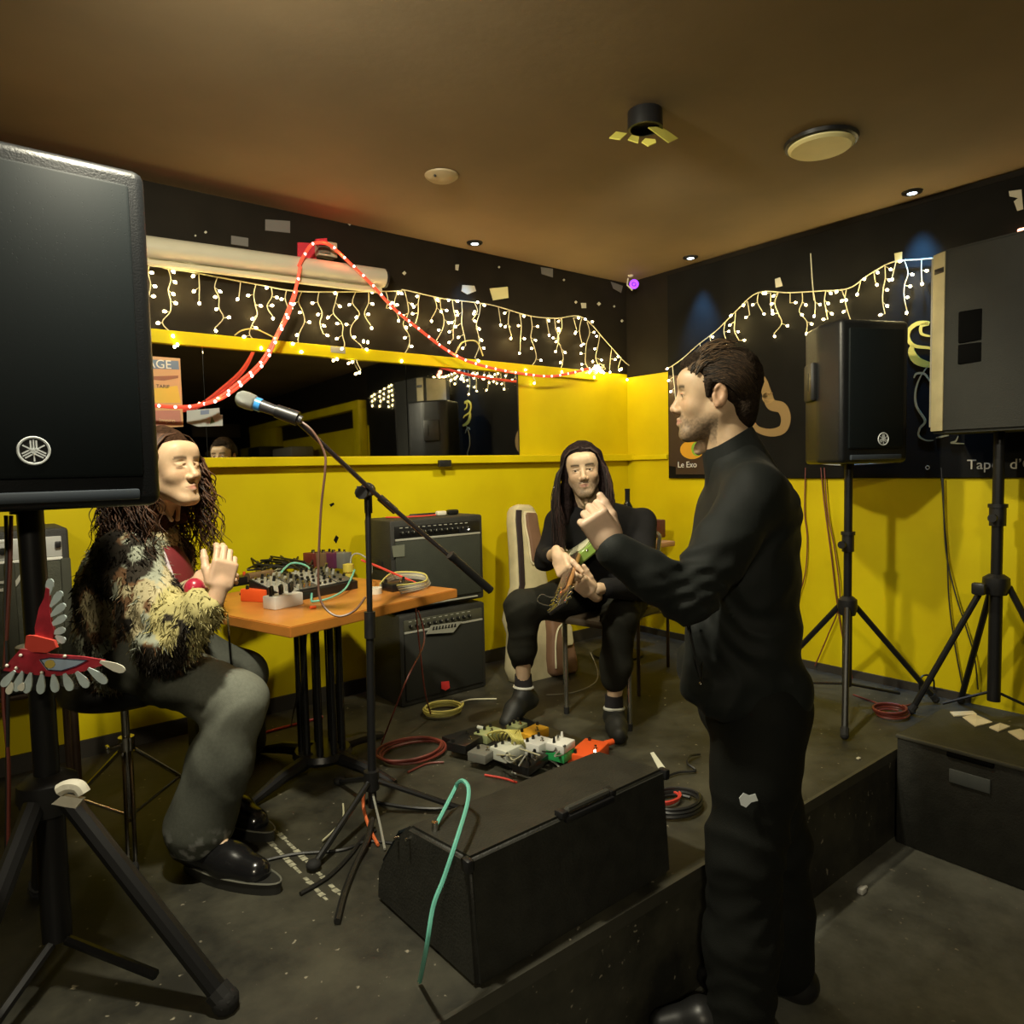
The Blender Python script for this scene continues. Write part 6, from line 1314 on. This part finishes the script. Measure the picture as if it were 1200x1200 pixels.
    strands(t, 'hair_strands', roots, path, 8, .0022, lambda i: [(.020, .014, .009), (.05, .030, .016), (.012, .009, .007), (.10, .06, .03)][(i*7) % 4 if i % 5 else 3])
    def path2(i, rt):
        a, b = rt; rr = random.Random(i+900); q = -1 if a < 0 else 1; f = abs(a); out = []; y0 = .035-.05*f; z0 = .030+.085*b
        for k in range(7):
            s = k/6; y = y0-.115*s*(1-.25*f); z = z0+.012*math.sin(s*2.2)-.085*s*s*(1-b*.5); ex = max(0, 1-((y+.022)/.106)**2-((z-.042)/.094)**2)
            out.append(V(X(q*(.082*math.sqrt(ex)+.002+rr.uniform(0, .002)), y, z)))
        return out
    strands(t, 'side_strands', [(rnd.uniform(-1, 1), rnd.random()) for _ in range(900)], path2, 7, .0015, lambda i: [(.020, .014, .009), (.04, .024, .014), (.012, .009, .007), (.07, .043, .024)][(i*5) % 4])
    return t
build_standing_man()
# ------------------------------------------------------------------ seated guitarist
def bnd(pts, pad, h): p = np.array(pts); return Field(p.min(0)-pad, p.max(0)+pad, h)
def shoe_obj(t, ankle, toe, zf, m, w_=.040, stripe=None, sole=None, h=.005, tall=.0):
    a = np.array(ankle); b = np.array(toe); lo = np.minimum(a, b)-.10; hi = np.maximum(a, b)+.12+tall; S_ = Field(lo, hi, h)
    d = b-a; L = np.linalg.norm(d); d /= L; hl = a-d*.055; hl[2] = max(min(a[2], hl[2])-.05, zf+w_*.9)
    S_.cap(hl, a*.45+b*.55-UP*.01, w_*.86, w_, 0).cap(a-UP*.015, a*.40+b*.60, w_*.95, w_*.8, .02).cap(a*.45+b*.55-UP*.01, b, w_, w_*.80, .02).cap(a, hl, w_*.85, w_*.85, .03)
    if tall: S_.cap(a, a+UP*tall, w_*.9, w_*.95, .02)
    S_.box(np.array((a[0], a[1], zf-.25)), (.5, .5, .25+.001), None, .0005, .002, 's')
    o, P, Q = cloth(t, 'shoe', S_, m, 1); return o
def build_guitarist():
    t = thing('person', 'long-haired seated person in black playing a guitar on a chair, looking at the camera', 'person', Dp(700, 850, 3.2)); t.location.z = 0
    o = D(683, 551, 3.02); fc = -FH*.96-RT*.10; fc = fc/np.linalg.norm(fc)
    M = frame(fc-UP*.03, UP+RT*-.10*1.0)
    nk = D(692, 592, 3.10); sc = .97
    F = head_field(o, M, neck_to=nk, sc=sc, h=.0026); P, Q = F.surface(); C = head_colors(P, o, M, (.56, .40, .26), sc, beard=(.72, (.07, .045, .03)), brow=(.02, .014, .01)); parts = [(P, Q, C)]; eyes(t, o, M, sc, (.0, .0))
    side = RT                                             # camera right = his left
    hc = D(722, 735, 3.28); hc[2] = .545
    ch_ = D(706, 640, 3.17)
    sL, sR = D(752, 612, 3.20), D(655, 612, 3.12)         # his left (camera right), his right
    eL, wL = D(752, 688, 2.98), D(700, 690, 2.80); eR, wR = D(643, 664, 3.00), D(654, 634, 2.84)
    eR = D(640, 655, 3.06); wR = D(655, 648, 2.82)
    hL, hR = hc+side*.085, hc-side*.085
    kL, kR = D(726, 722, 2.98), D(612, 712, 3.0); aL, aR = D(724, 812, 3.12), D(612, 792, 3.10); 
    tL, tR = n3(Zp(725, 862, .034)), n3(Zp(594, 846, .034)); aL = tL+FH*.155+RT*.005; aL[2] = .15; aR = tR+FH*.10+RT*.075; aR[2] = .21
    B = bnd([aL, aR, wR, kR, kL, eR, eL, nk, sL, sR, hc, tL, tR], .15, .012)
    B.cap(nk, ch_, .06, .11, .05).cap(ch_, hc, .11, .11, .05)
    for a, b, c in ((sL, eL, wL), (sR, eR, wR)): B.cap(nk-UP*.03, a, .035, .035, .03).chain([a, b, c], [.042, .036, .025], .02)
    for a, b, c, d in ((hL, kL, aL, tL), (hR, kR, aR, tR)): B.chain([a, b, c-UP*.04], [.07, .05, .030], .03)
    P, Q = B.surface(); parts.append((P, Q, flatc(P, (.54, .38, .25))))
    # his right hand picks near the headstock, fingertips down-right; his left hand holds the neck from the far side
    hr = D(654, 652, 2.78); H = Field(hr-.12, hr+.12, .0026); hand(H, hr, D(662, 672, 2.72)-hr, -FH*.7-RT*.7+UP*.2, -1, .98, per=((35, 50, 40), (45, 55, 40), (55, 60, 40), (60, 60, 40)), thumb=(.30, .85, -.42), tcurl=.3)
    H.cap(wR, hr, .024, .023, .01); P, Q = H.surface(); parts.append((P, Q, flatc(P, (.60, .42, .28))))
    hl = D(694, 695, 2.80); H = Field(hl-.13, hl+.13, .0026); hand(H, hl, D(670, 675, 2.74)-hl, -FH*.8+RT*.25-UP*.55, 1, .98, per=((50, 65, 45), (55, 65, 45), (60, 65, 45), (62, 65, 45)), thumb=(.35, .85, -.2), tcurl=.2)
    P, Q = H.surface(); parts.append((P, Q, flatc(P, (.60, .42, .28))))
    P, Q, C = merge(parts); skin_obj('body', P, Q, M_skin, t, C)
    M_sw = mat('sweater_black', (.0075, .0072, .0080), .85, var=.2, vscale=14, bump=.2, bscale=350, spec=.2)
    J = bnd([wL, wR, hc, eR, eL, sL, sR, nk], .18, .0075); dpt = np.stack([FH, RT, UP], 1)
    J.ell(D(704, 625, 3.16), (.115, .175, .13), dpt, 0); J.ell(D(708, 670, 3.18), (.125, .165, .16), dpt, .06); J.ell(hc+UP*.06, (.135, .17, .12), dpt, .06)
    for a in (sL, sR): J.cap(nk-UP*.045, a, .055, .060, .05)
    J.chain([sL, eL, wL*.8+eL*.2], [.066, .056, .040], .02); J.chain([sR, eR, wR*.5+eR*.5], [.062, .050, .040], .02)
    J.cap(nk+UP*.02, o*.4+nk*.6, .055, .05, .004, 's')
    for c_, d_ in ((eL, wL-eL), (eR, UP), (D(705, 690, 3.05), UP+RT*.4)): J.folds(.008, 50, c_, .11, d_, 2)
    J.noise(.005, 12, 4); cloth(t, 'sweater', J, M_sw, 1)
    T = bnd([aL, aR, kR, kL, hc], .19, .0075); T.ell(hc, (.14, .17, .085), dpt, 0)
    T.chain([hL, hL*.5+kL*.5, kL, kL*.4+aL*.6, aL+UP*.07], [.090, .082, .072, .064, .056], .03); T.chain([hR, hR*.5+kR*.5, kR, kR*.4+aR*.6, aR+UP*.06], [.090, .082, .070, .060, .050], .03)
    for k in (kL, kR): T.folds(.007, 48, k, .13, UP+FH*.5, 3)
    T.noise(.0045, 12, 7); cloth(t, 'trousers', T, mat('trouser_grey_black', (.014, .014, .010), .85, var=.2, vscale=12, bump=.2, bscale=400, spec=.2), 1)
    for a, b, zf in ((aL, tL, 0.), (aR, tR, 0.)):
        a2 = a-UP*.055; m_ = MB().cyl(V(a-UP*.0), V(a2-UP*.01), .037, .041, 16); obj('sock', m_, flat('sock_black', (.012, .010, .012), rough=.9), t)
        b2 = b.copy(); b2[2] = max(zf+.034, .034); shoe_obj(t, a2-UP*.02, b2, zf, flat('slip_on_black', (.012, .013, .012), rough=.6), .042)
        obj('shoe_rim', MB().ring(V(a2-UP*.002), .041, .0065, V(UP*.9+(a-b)*.8), 20, 6), flat('rim_white', (.62, .62, .55), rough=.5), t)
    # long straight hair, centre parting
    X = lambda x, y, z: o+M @ (np.array((x, y, z))*sc)
    Hf = Field(o-np.array((.2, .2, .26)), o+.16, .0034)
    Hf.ell(X(0, -.022, .040), (.083, .100, .088), M, 0)
    for q in (-1, 1):
        Hf.chain([X(q*.062, .005, .060), X(q*.078, .0, .0), X(q*.082, -.01, -.07), X(q*.096, -.02, -.15), X(q*.10, -.02, -.22)], [.026, .022, .022, .024, .018], .02)
    Hf.chain([X(0, -.07, .03), X(0, -.085, -.06), X(0, -.09, -.15)], [.06, .06, .07], .03)
    Hf.ell(X(0, .085, -.012), (.0640, .075, .090), M, .010, 's'); Hf.ell(X(0, .10, -.10), (.062, .09, .07), M, .01, 's')
    Hf.noise(.004, 60, 2, (1, 1, .25)); cloth(t, 'hair', Hf, M_hull, 0, lambda P: flatc(P, (.016, .010, .010), .4, 120))
    rnd = random.Random(12); roots = [(rnd.choice((-1, 1)), rnd.random(), rnd.random()) for _ in range(800)]
    def path(i, rt):
        q, a, b = rt; rr = random.Random(i+77); th = -.25+1.9*a; L = rr.uniform(.24, .44); out = []
        for k in range(4):
            f = k/3; x = q*(.006+.078*math.sin(f*1.5)); z = .118+.012*0-.10*(1-math.cos(f*1.5))*.9; y = .062-.16*a*(1) + 0; y2 = y*(1-.0*f)
            s_ = max(.35, math.cos((y2+.02)/.115)) if abs((y2+.02)/.115) < 1.5 else .35
            out.append(V(X(x*(.80+.22*s_), y2-.012*f, .035+(z-.035)*s_)))
        base = out[-1]; e = q*rr.uniform(-.025, .035); fz = rr.uniform(-.02, .05)
        for k in range(1, 8):
            f = k/7; out.append(base+V(M[:, 0])*sc*(q*(.012+.02*math.sin(f*3))+e*f+.004*math.sin(f*9+i))+V(M[:, 1])*(fz*math.sin(f*1.6))+V((0, 0, -L*f)))
        return out
    strands(t, 'hair_strands', roots, path, 11, .0024, lambda i: [(.016, .010, .010), (.030, .018, .016), (.010, .008, .008), (.045, .022, .018)][i % 4])
    return t
gt_person = build_guitarist()
# guitar held neck towards the camera
gu = thing('electric_guitar', 'pale green electric guitar seen from its headstock end in the seated person\u2019s hands', 'guitar', Dp(685, 660, 2.95))
bc = Dp(681, 648, 3.02); hs = Dp(663, 700, 2.50); ax_g = (hs-bc).normalized(); wz = (_R*.93+V((0, 0, -.12))+_F*.1); wz = (wz-ax_g*wz.dot(ax_g)).normalized(); nrm_g = ax_g.cross(wz).normalized()
# nrm_g: thickness axis lies mostly sideways in the picture, body width runs up and down
wdt_ = V((0, 0, 1))*math.cos(math.radians(52))+_R*math.sin(math.radians(52)); wdt_ = (wdt_-ax_g*wdt_.dot(ax_g)).normalized(); th_ = -ax_g.cross(wdt_).normalized()
outl = [(-.20, .0), (-.19, .10), (-.12, .155), (-.03, .13), (.03, .105), (.09, .125), (.15, .11), (.19, .05), (.20, .0), (.19, -.05), (.16, -.10), (.10, -.115), (.03, -.10), (-.04, -.125), (-.13, -.15), (-.19, -.10)]
ol = catmull([(a, b, 0) for a, b in outl], 4, True)
bm = bmesh.new(); fr = [bm.verts.new(bc+ax_g*(p.x-.10)+wdt_*p.y+th_*.022) for p in ol]; bk_ = [bm.verts.new(bc+ax_g*(p.x-.10)+wdt_*p.y-th_*.022) for p in ol]
bm.faces.new(fr); bm.faces.new(bk_[::-1]); n = len(ol)
for i in range(n): bm.faces.new((fr[(i+1) % n], fr[i], bk_[i], bk_[(i+1) % n]))
bmesh.ops.recalc_face_normals(bm, faces=bm.faces[:]); bmesh.ops.bevel(bm, geom=[e for e in bm.edges if any(len(f.verts) > 4 for f in e.link_faces)], offset=.006, segments=3, affect='EDGES')
me = bpy.data.meshes.new('guitar_body'); bm.to_mesh(me); bm.free(); o = link('guitar_body', me, mat('guitar_green', (.22, .34, .07), .2, var=.1, coat=.6), gu, 50); me.transform(origin_inv(gu))
for s in (-1, 1):
    P = [bc+ax_g*(x-.10)+wdt_*y+th_*s*.0235 for x, y in ((-.10, -.05), (-.10, .07), (0, .085), (.10, .07), (.16, .05), (.17, .0), (.10, -.06), (0, -.07))]
    if s < 0: obj('pickguard', MB().prism(P, th_*s, .003), flat('guard_cream', (.74, .72, .50), rough=.3), gu, smooth=None)
bx_ = ax_g.cross(wdt_); Rg = cols(ax_g, wdt_, th_)
L_ = (hs-bc).length
obj('neck', MB().rbox(bc+ax_g*(.08+(L_-.06)/2)-th_*.018, (L_-.10, .046, .022), .008, Rg), mat('neck_maple', (.42, .20, .07), .35), gu)
obj('fretboard', MB().rbox(bc+ax_g*(.08+(L_-.06)/2)-th_*.031, (L_-.10, .046, .005), .002, Rg), mat('fretboard_dark', (.05, .025, .015), .4), gu)
obj('headstock', MB().rbox(hs+ax_g*.06-th_*.016, (.17, .075, .014), .005, Rg), mat('headstock_black', (.015, .013, .012), .25, coat=.4), gu)
for i in range(6):
    c = hs+ax_g*(-.005+.024*i)-th_*.026; s = 1
    pg = obj('tuning_peg', MB().cyl(c, c-th_*.014, .0042, seg=10), M_chrome, gu)
    k = c+wdt_*(.045 if i % 2 else -.045)+th_*.010; obj('peg_button', MB().rbox(k, (.012, .018, .008), .003, Rg).cyl(c+th_*.010, k, .0025, seg=6), M_chrome, gu)
    obj('string', MB().cyl(bc+wdt_*(-.018+.0072*i)-th_*.036, hs+ax_g*(-.005+.024*i)+wdt_*(-.012+.005*i)-th_*.034, .0009, seg=4), M_steel, gu)
obj('loose_string', MB().tube(catmull([hs+wdt_*.01, hs-_R*.05+V((0, 0, .0)), hs-_R*.085+V((0, 0, .012)), hs-_R*.10+V((0, 0, -.012)), hs-_R*.06+V((0, 0, -.028)), hs-_R*.01+V((0, 0, -.012)), hs+V((0, 0, .0))], 5), .0022, 5), M_steel, gu)
for k, u in ((.0, 676), (.0, 686)): obj('strap_button', MB().sph(Dp(u-12 if u < 680 else u+2, 645, 2.88), .006), M_chrome, gu)
# ------------------------------------------------------------------ seated woman
def build_woman():
    t = thing('person', 'smiling person with long curly hair, mottled fur jacket and grey jeans on the drum stool', 'person', Dp(190, 1040, 2.1)); t.location.z = 0
    fc = RT*.93-FH*.34; fc /= np.linalg.norm(fc); M = frame(fc+UP*.12, UP-fc*.1-RT*.02); o = D(197, 551, 2.06); sc = .97
    nk = D(176, 612, 2.12)
    F = head_field(o, M, neck_to=nk, sc=sc, h=.0026, closed=True, female=True, jaw=.9); P, Q = F.surface(); C = head_colors(P, o, M, (.62, .42, .26), sc, closed=True, lips=(.46, .20, .14), brow=(.10, .06, .035)); parts = [(P, Q, C)]
    near = -FH
    hc = n3((-3.215, -.815, .625)); ch_ = D(170, 690, 2.12)
    sN, sF = D(150, 655, 1.98), D(196, 650, 2.24)
    eN, wN = D(196, 752, 1.90), D(248, 706, 1.88); eF, wF = D(214, 735, 2.22), D(226, 690, 2.06)
    hN, hF = hc+near*.08, hc-near*.09; kN, kF = D(280, 822, 2.00), D(283, 792, 2.32); aN, aF = D(235, 985, 2.00), D(255, 955, 2.30)
    aN[2] = .115; aF[2] = .115
    tN, tF = D(300, 1030, 1.92), D(300, 985, 2.2); tN[2] = tF[2] = .04
    B = bnd([aN, aF, wN, hc, tN, nk, sF, sN, kN, kF, eN, tF], .15, .012)
    B.cap(nk, ch_, .05, .09, .05).cap(ch_, hc, .09, .11, .05)
    for a, b, c in ((sN, eN, wN), (sF, eF, wF)): B.cap(nk-UP*.03, a, .03, .03, .03).chain([a, b, c], [.038, .032, .022], .02)
    for a, b, c, d in ((hN, kN, aN, tN), (hF, kF, aF, tF)): B.chain([a, b, c], [.07, .05, .034], .03).cap(c, d, .03, .02, .02)
    P, Q = B.surface(); parts.append((P, Q, flatc(P, (.62, .43, .28))))
    h1 = D(256, 692, 1.885); H = Field(h1-.13, h1+.13, .0026); hand(H, h1, D(266, 655, 1.90)-h1, near*.8+RT*.55, -1, .93, per=((28, 38, 25), (32, 42, 25), (38, 46, 30), (46, 50, 30)), thumb=(.45, .8, -.35), tcurl=.3); P, Q = H.surface(); parts.append((P, Q, flatc(P, (.64, .42, .28))))
    h2 = D(229, 684, 2.04); H = Field(h2-.12, h2+.12, .0026); hand(H, h2, D(250, 672, 2.02)-h2, near*.75+UP*.5, 1, .90, per=((35, 50, 35), (40, 55, 35), (45, 58, 35), (52, 60, 35)), thumb=(.3, .85, .25), tcurl=.2); P, Q = H.surface(); parts.append((P, Q, flatc(P, (.64, .42, .28))))
    P, Q, C = merge(parts); skin_obj('body', P, Q, M_skin, t, C)
    dpt = np.stack([FH, RT, UP], 1)
    # red top under the open jacket
    S_ = Field(hc-.22, nk+.22, .009); S_.ell(ch_+RT*.035-UP*.0, (.12, .105, .15), dpt, 0); S_.ell(hc+UP*.08+RT*.02, (.14, .12, .15), dpt, .06); cloth(t, 'red_top', S_, mat('top_dark_red', (.16, .012, .016), .7, var=.15, bump=.1), 1)
    # jacket
    J = bnd([wN, hc, eN, sF, nk, wF, sN, eF], .20, .0085)
    J.ell(D(152, 680, 2.13), (.17, .125, .14), dpt, 0); J.ell(D(148, 735, 2.15), (.185, .125, .16), dpt, .06); J.ell(D(150, 775, 2.16), (.17, .12, .09), dpt, .05)
    J.cap(D(165, 632, 2.12), sN, .062, .078, .05).cap(D(175, 632, 2.12), sF, .06, .07, .05); J.cap(D(150, 645, 2.06), D(180, 628, 2.12), .07, .05, .03)
    J.chain([sN, eN*.55+sN*.45, eN, wN*.80+eN*.20], [.082, .080, .076, .058], .025); J.chain([sF, eF, wF*.8+eF*.2], [.07, .062, .05], .025)
    J.folds(.012, 40, eN, .12, sN-eN+RT*.3, 2); J.folds(.010, 40, wN, .09, wN-eN, 3); J.noise(.010, 14, 3)
    def jc(P):
        x, y, z = P.T; a = vnoise(x*13+2*vnoise(x*6, y*6, z*6, 9), y*13, z*8, 21)+.5*vnoise(x*34, y*34, z*20, 5); b = vnoise(x*17, y*17, z*11, 33)+.4*vnoise(x*40, y*40, z*22, 7)
        C = np.tile(np.array((.030, .024, .017)), (len(P), 1)); hi = (z-.62)/.35
        C[a > -.12] = (.16, .085, .042); C[a > .10] = (.46, .40, .24); C[(b > .25) & (a > -.2)] = (.34, .36, .28); C[b < -.35] = (.018, .015, .012)
        dw = np.linalg.norm(P-(wN*.7+eN*.3), axis=1); m = (dw < .115) & (a > -.35); C[m] = (.44, .39, .17)  # near cuff yellowed: the light on it is painted into the fur colour
        return C
    ob, P, Q = cloth(t, 'fur_jacket', J, mat('fur_base', (1, 1, 1), .85, var=.2, vcol=True, spec=.2), 1, jc)
    # fur tufts over the jacket
    rs = np.random.RandomState(4); nv = np.cross(P[Q[:, 2]]-P[Q[:, 0]], P[Q[:, 3]]-P[Q[:, 1]]); nn = np.linalg.norm(nv, axis=1); cen = P[Q].mean(1); pr_ = nn/nn.sum(); k = rs.choice(len(Q), 13000, p=pr_)
    nd = nv[k]/(nn[k][:, None]+1e-9); c = cen[k]+rs.uniform(-.004, .004, (len(k), 3)); dn = np.tile((-UP)[None, :], (len(k), 1))*.9+RT[None, :]*.12
    d = nd*.42+dn+rs.normal(0, .38, (len(k), 3)); d /= np.linalg.norm(d, axis=1)[:, None]; L = rs.uniform(.014, .034, len(k))[:, None]; s = np.cross(d, nd); s /= np.linalg.norm(s, axis=1)[:, None]+1e-9; wv = rs.uniform(.0018, .0042, len(k))[:, None]
    base = c-nd*.002; V_ = np.stack([base-s*wv, base+s*wv, base+nd*wv*.8, base+d*L*.6-nd*L*.08+s*wv*.3, base+d*L-nd*L*.2], 1).reshape(-1, 3); i0 = np.arange(len(k))[:, None]*5
    T3 = np.concatenate([i0+np.array([[0, 1, 3]]), i0+np.array([[1, 2, 3]]), i0+np.array([[2, 0, 3]]), i0+np.array([[0, 3, 4]]), i0+np.array([[1, 4, 3]])])
    cc = np.repeat(jc(c)*rs.uniform(.7, 1.35, (len(k), 1)), 5, axis=0); fo = skin_obj('fur', V_, T3, mat('fur_hair', (1, 1, 1), .7, var=.1, vcol=True, spec=.25), t, cc); fo['kind'] = 'stuff'
    obj('front_edge', MB().tube(catmull([V(D(u, v, d)) for u, v, d in [(188, 640, 2.02), (196, 660, 1.99), (205, 684, 1.97), (213, 704, 1.97), (216, 716, 1.98)]], 5), .006, 6), flat('lining_lilac', (.50, .42, .46), rough=.6), t)
    obj('lining_patch', MB().sph(V(D(207, 691, 1.965)), (.010, .008, .013), 12, 8), flat('lining_blue', (.06, .03, .30), rough=.6), t)
    # jeans
    T = bnd([aN, aF, hc, kN, kF], .17, .0075); T.ell(hc-UP*.0, (.17, .145, .09), dpt, 0)
    T.chain([hN, hN*.5+kN*.5, kN-RT*.005, kN*.55+aN*.45, aN+UP*.02], [.098, .092, .080, .084, .095], .03); T.chain([hF, hF*.5+kF*.5, kF, kF*.55+aF*.45, aF+UP*.02], [.095, .088, .078, .080, .090], .03)
    T.folds(.012, 46, kN-RT*.07-UP*.03, .11, UP*.8-RT*.6, 3); T.folds(.009, 40, hN*.6+kN*.4, .12, RT+UP*.5, 5); T.folds(.006, 34, kN*.3+aN*.7, .14, UP*.4+RT, 6); T.noise(.004, 12, 8); T.box(np.array((aN[0], aN[1], .02)), (.5, .5, .035), None, .001, .002, 's')
    def jn(P):
        c = np.tile(np.array((.155, .165, .135)), (len(P), 1)); w_ = np.exp(-((P-kN)**2).sum(1)/.013)+.7*np.exp(-((P-(hN*.45+kN*.55+UP*.08))**2).sum(1)/.012); n = vnoise(P[:, 0]*30, P[:, 1]*30, P[:, 2]*14, 4)  # w_: highlight on knee and thigh painted into the denim colour
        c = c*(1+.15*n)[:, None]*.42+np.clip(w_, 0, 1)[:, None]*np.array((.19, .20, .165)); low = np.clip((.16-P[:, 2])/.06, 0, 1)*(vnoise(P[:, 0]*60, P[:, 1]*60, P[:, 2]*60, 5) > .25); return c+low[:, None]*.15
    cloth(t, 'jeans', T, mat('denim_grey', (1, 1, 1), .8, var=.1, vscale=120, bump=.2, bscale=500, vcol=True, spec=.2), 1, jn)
    for a, b in ((aN, tN), (aF, tF)):
        bo_ = shoe_obj(t, a-UP*.04, b, .022, mat('boot_black', (.010, .010, .011), .22, coat=.4), .050, tall=.03)
        d = (b-a); d[2] = 0; L = np.linalg.norm(d); d /= L; sd = np.cross(UP, d); so = []
        for k in range(28):
            a_ = 2*PI*k/28; x = math.cos(a_); y = math.sin(a_); so.append(V(a*.45+b*.55+d*x*(L*.5+.075)+sd*y*.050*(1-.12*max(x, 0))).to_3d())
        so = [V((p.x, p.y, .001)) for p in so]; sl = obj('sole', MB().prism(so, (0, 0, 1), .030), flat('sole_black', (.020, .020, .018), rough=.5), t)
        obj('sole_welt', MB().tube([p+V((0, 0, .030)) for p in so]+[so[0]+V((0, 0, .030))], .0025, 5, False), flat('welt_grey', (.16, .16, .13), rough=.6), sl)
    # hair: long loose curls
    X = lambda x, y, z: o+M @ (np.array((x, y, z))*sc)
    Hf = Field(o-np.array((.22, .22, .24)), o+.17, .0036); Hf.ell(X(0, -.024, .040), (.085, .104, .090), M, 0)
    for q in (-1, 1): Hf.chain([X(q*.062, -.005, .060), X(q*.080, -.02, .0), X(q*.078, -.04, -.07), X(q*.070, -.05, -.14)], [.022, .018, .018, .020], .02)
    Hf.chain([X(0, -.08, .03), X(0, -.095, -.06), X(0, -.11, -.15)], [.06, .060, .065], .03)
    Hf.ell(X(0, .090, -.022), (.066, .085, .076), M, .010, 's'); Hf.ell(X(0, .10, -.10), (.060, .100, .08), M, .01, 's'); Hf.ell(X(0, .075, -.19), (.055, .09, .10), M, .01, 's'); Hf.noise(.006, 30, 2); cloth(t, 'hair', Hf, M_hull, 0, lambda P: flatc(P, (.045, .022, .012), .4, 90))
    rnd = random.Random(5); roots = []
    for i in range(620): roots.append((rnd.choice((-1, 1)), rnd.random(), rnd.random()))
    def path(i, rt):
        q, a, b = rt; rr = random.Random(i*3+1); out = []
        for k in range(4):
            f = k/3; x = q*(.006+.082*math.sin(f*1.5)); z = .122-.095*(1-math.cos(f*1.5)); y = .058-.165*a; s_ = max(.35, math.cos(min(abs(y+.02)/.115, 1.2)))
            out.append(V(X(x*(.80+.24*s_), y-.012*f, .035+(z-.035)*s_)))
        base = out[-1]; L = rr.uniform(.14, .34); amp = rr.uniform(.006, .016); fr = rr.uniform(16, 26)/.3; ph = rr.uniform(0, 6); out_x = rr.uniform(0, .055); fwd_ = rr.uniform(-.035, .05) if a < .5 else rr.uniform(-.06, .02)
        n_ = 26
        for k in range(1, n_):
            f = k/(n_-1); g = min(1, f*3)
            out.append(base+V(M[:, 0])*(q*(.012+out_x*f)+amp*g*math.cos(fr*L*f+ph))+V(M[:, 1])*(fwd_*f+amp*g*math.sin(fr*L*f+ph))+V((0, 0, -L*f)))
        return out
    strands(t, 'hair_curls', roots, path, 0, .0030, lambda i: [(.040, .018, .010), (.075, .034, .018), (.022, .012, .008), (.12, .055, .028)][i % 4], 4)
    return t
build_woman()
tag(obj('red_shaker', MB().sph(Dp(228, 690, 1.96), (.028, .026, .030), 16, 12), mat('shaker_red', (.42, .02, .05), .3, coat=.4)), 'small round dark red shaker held in the curly-haired person\u2019s hand', 'shaker')
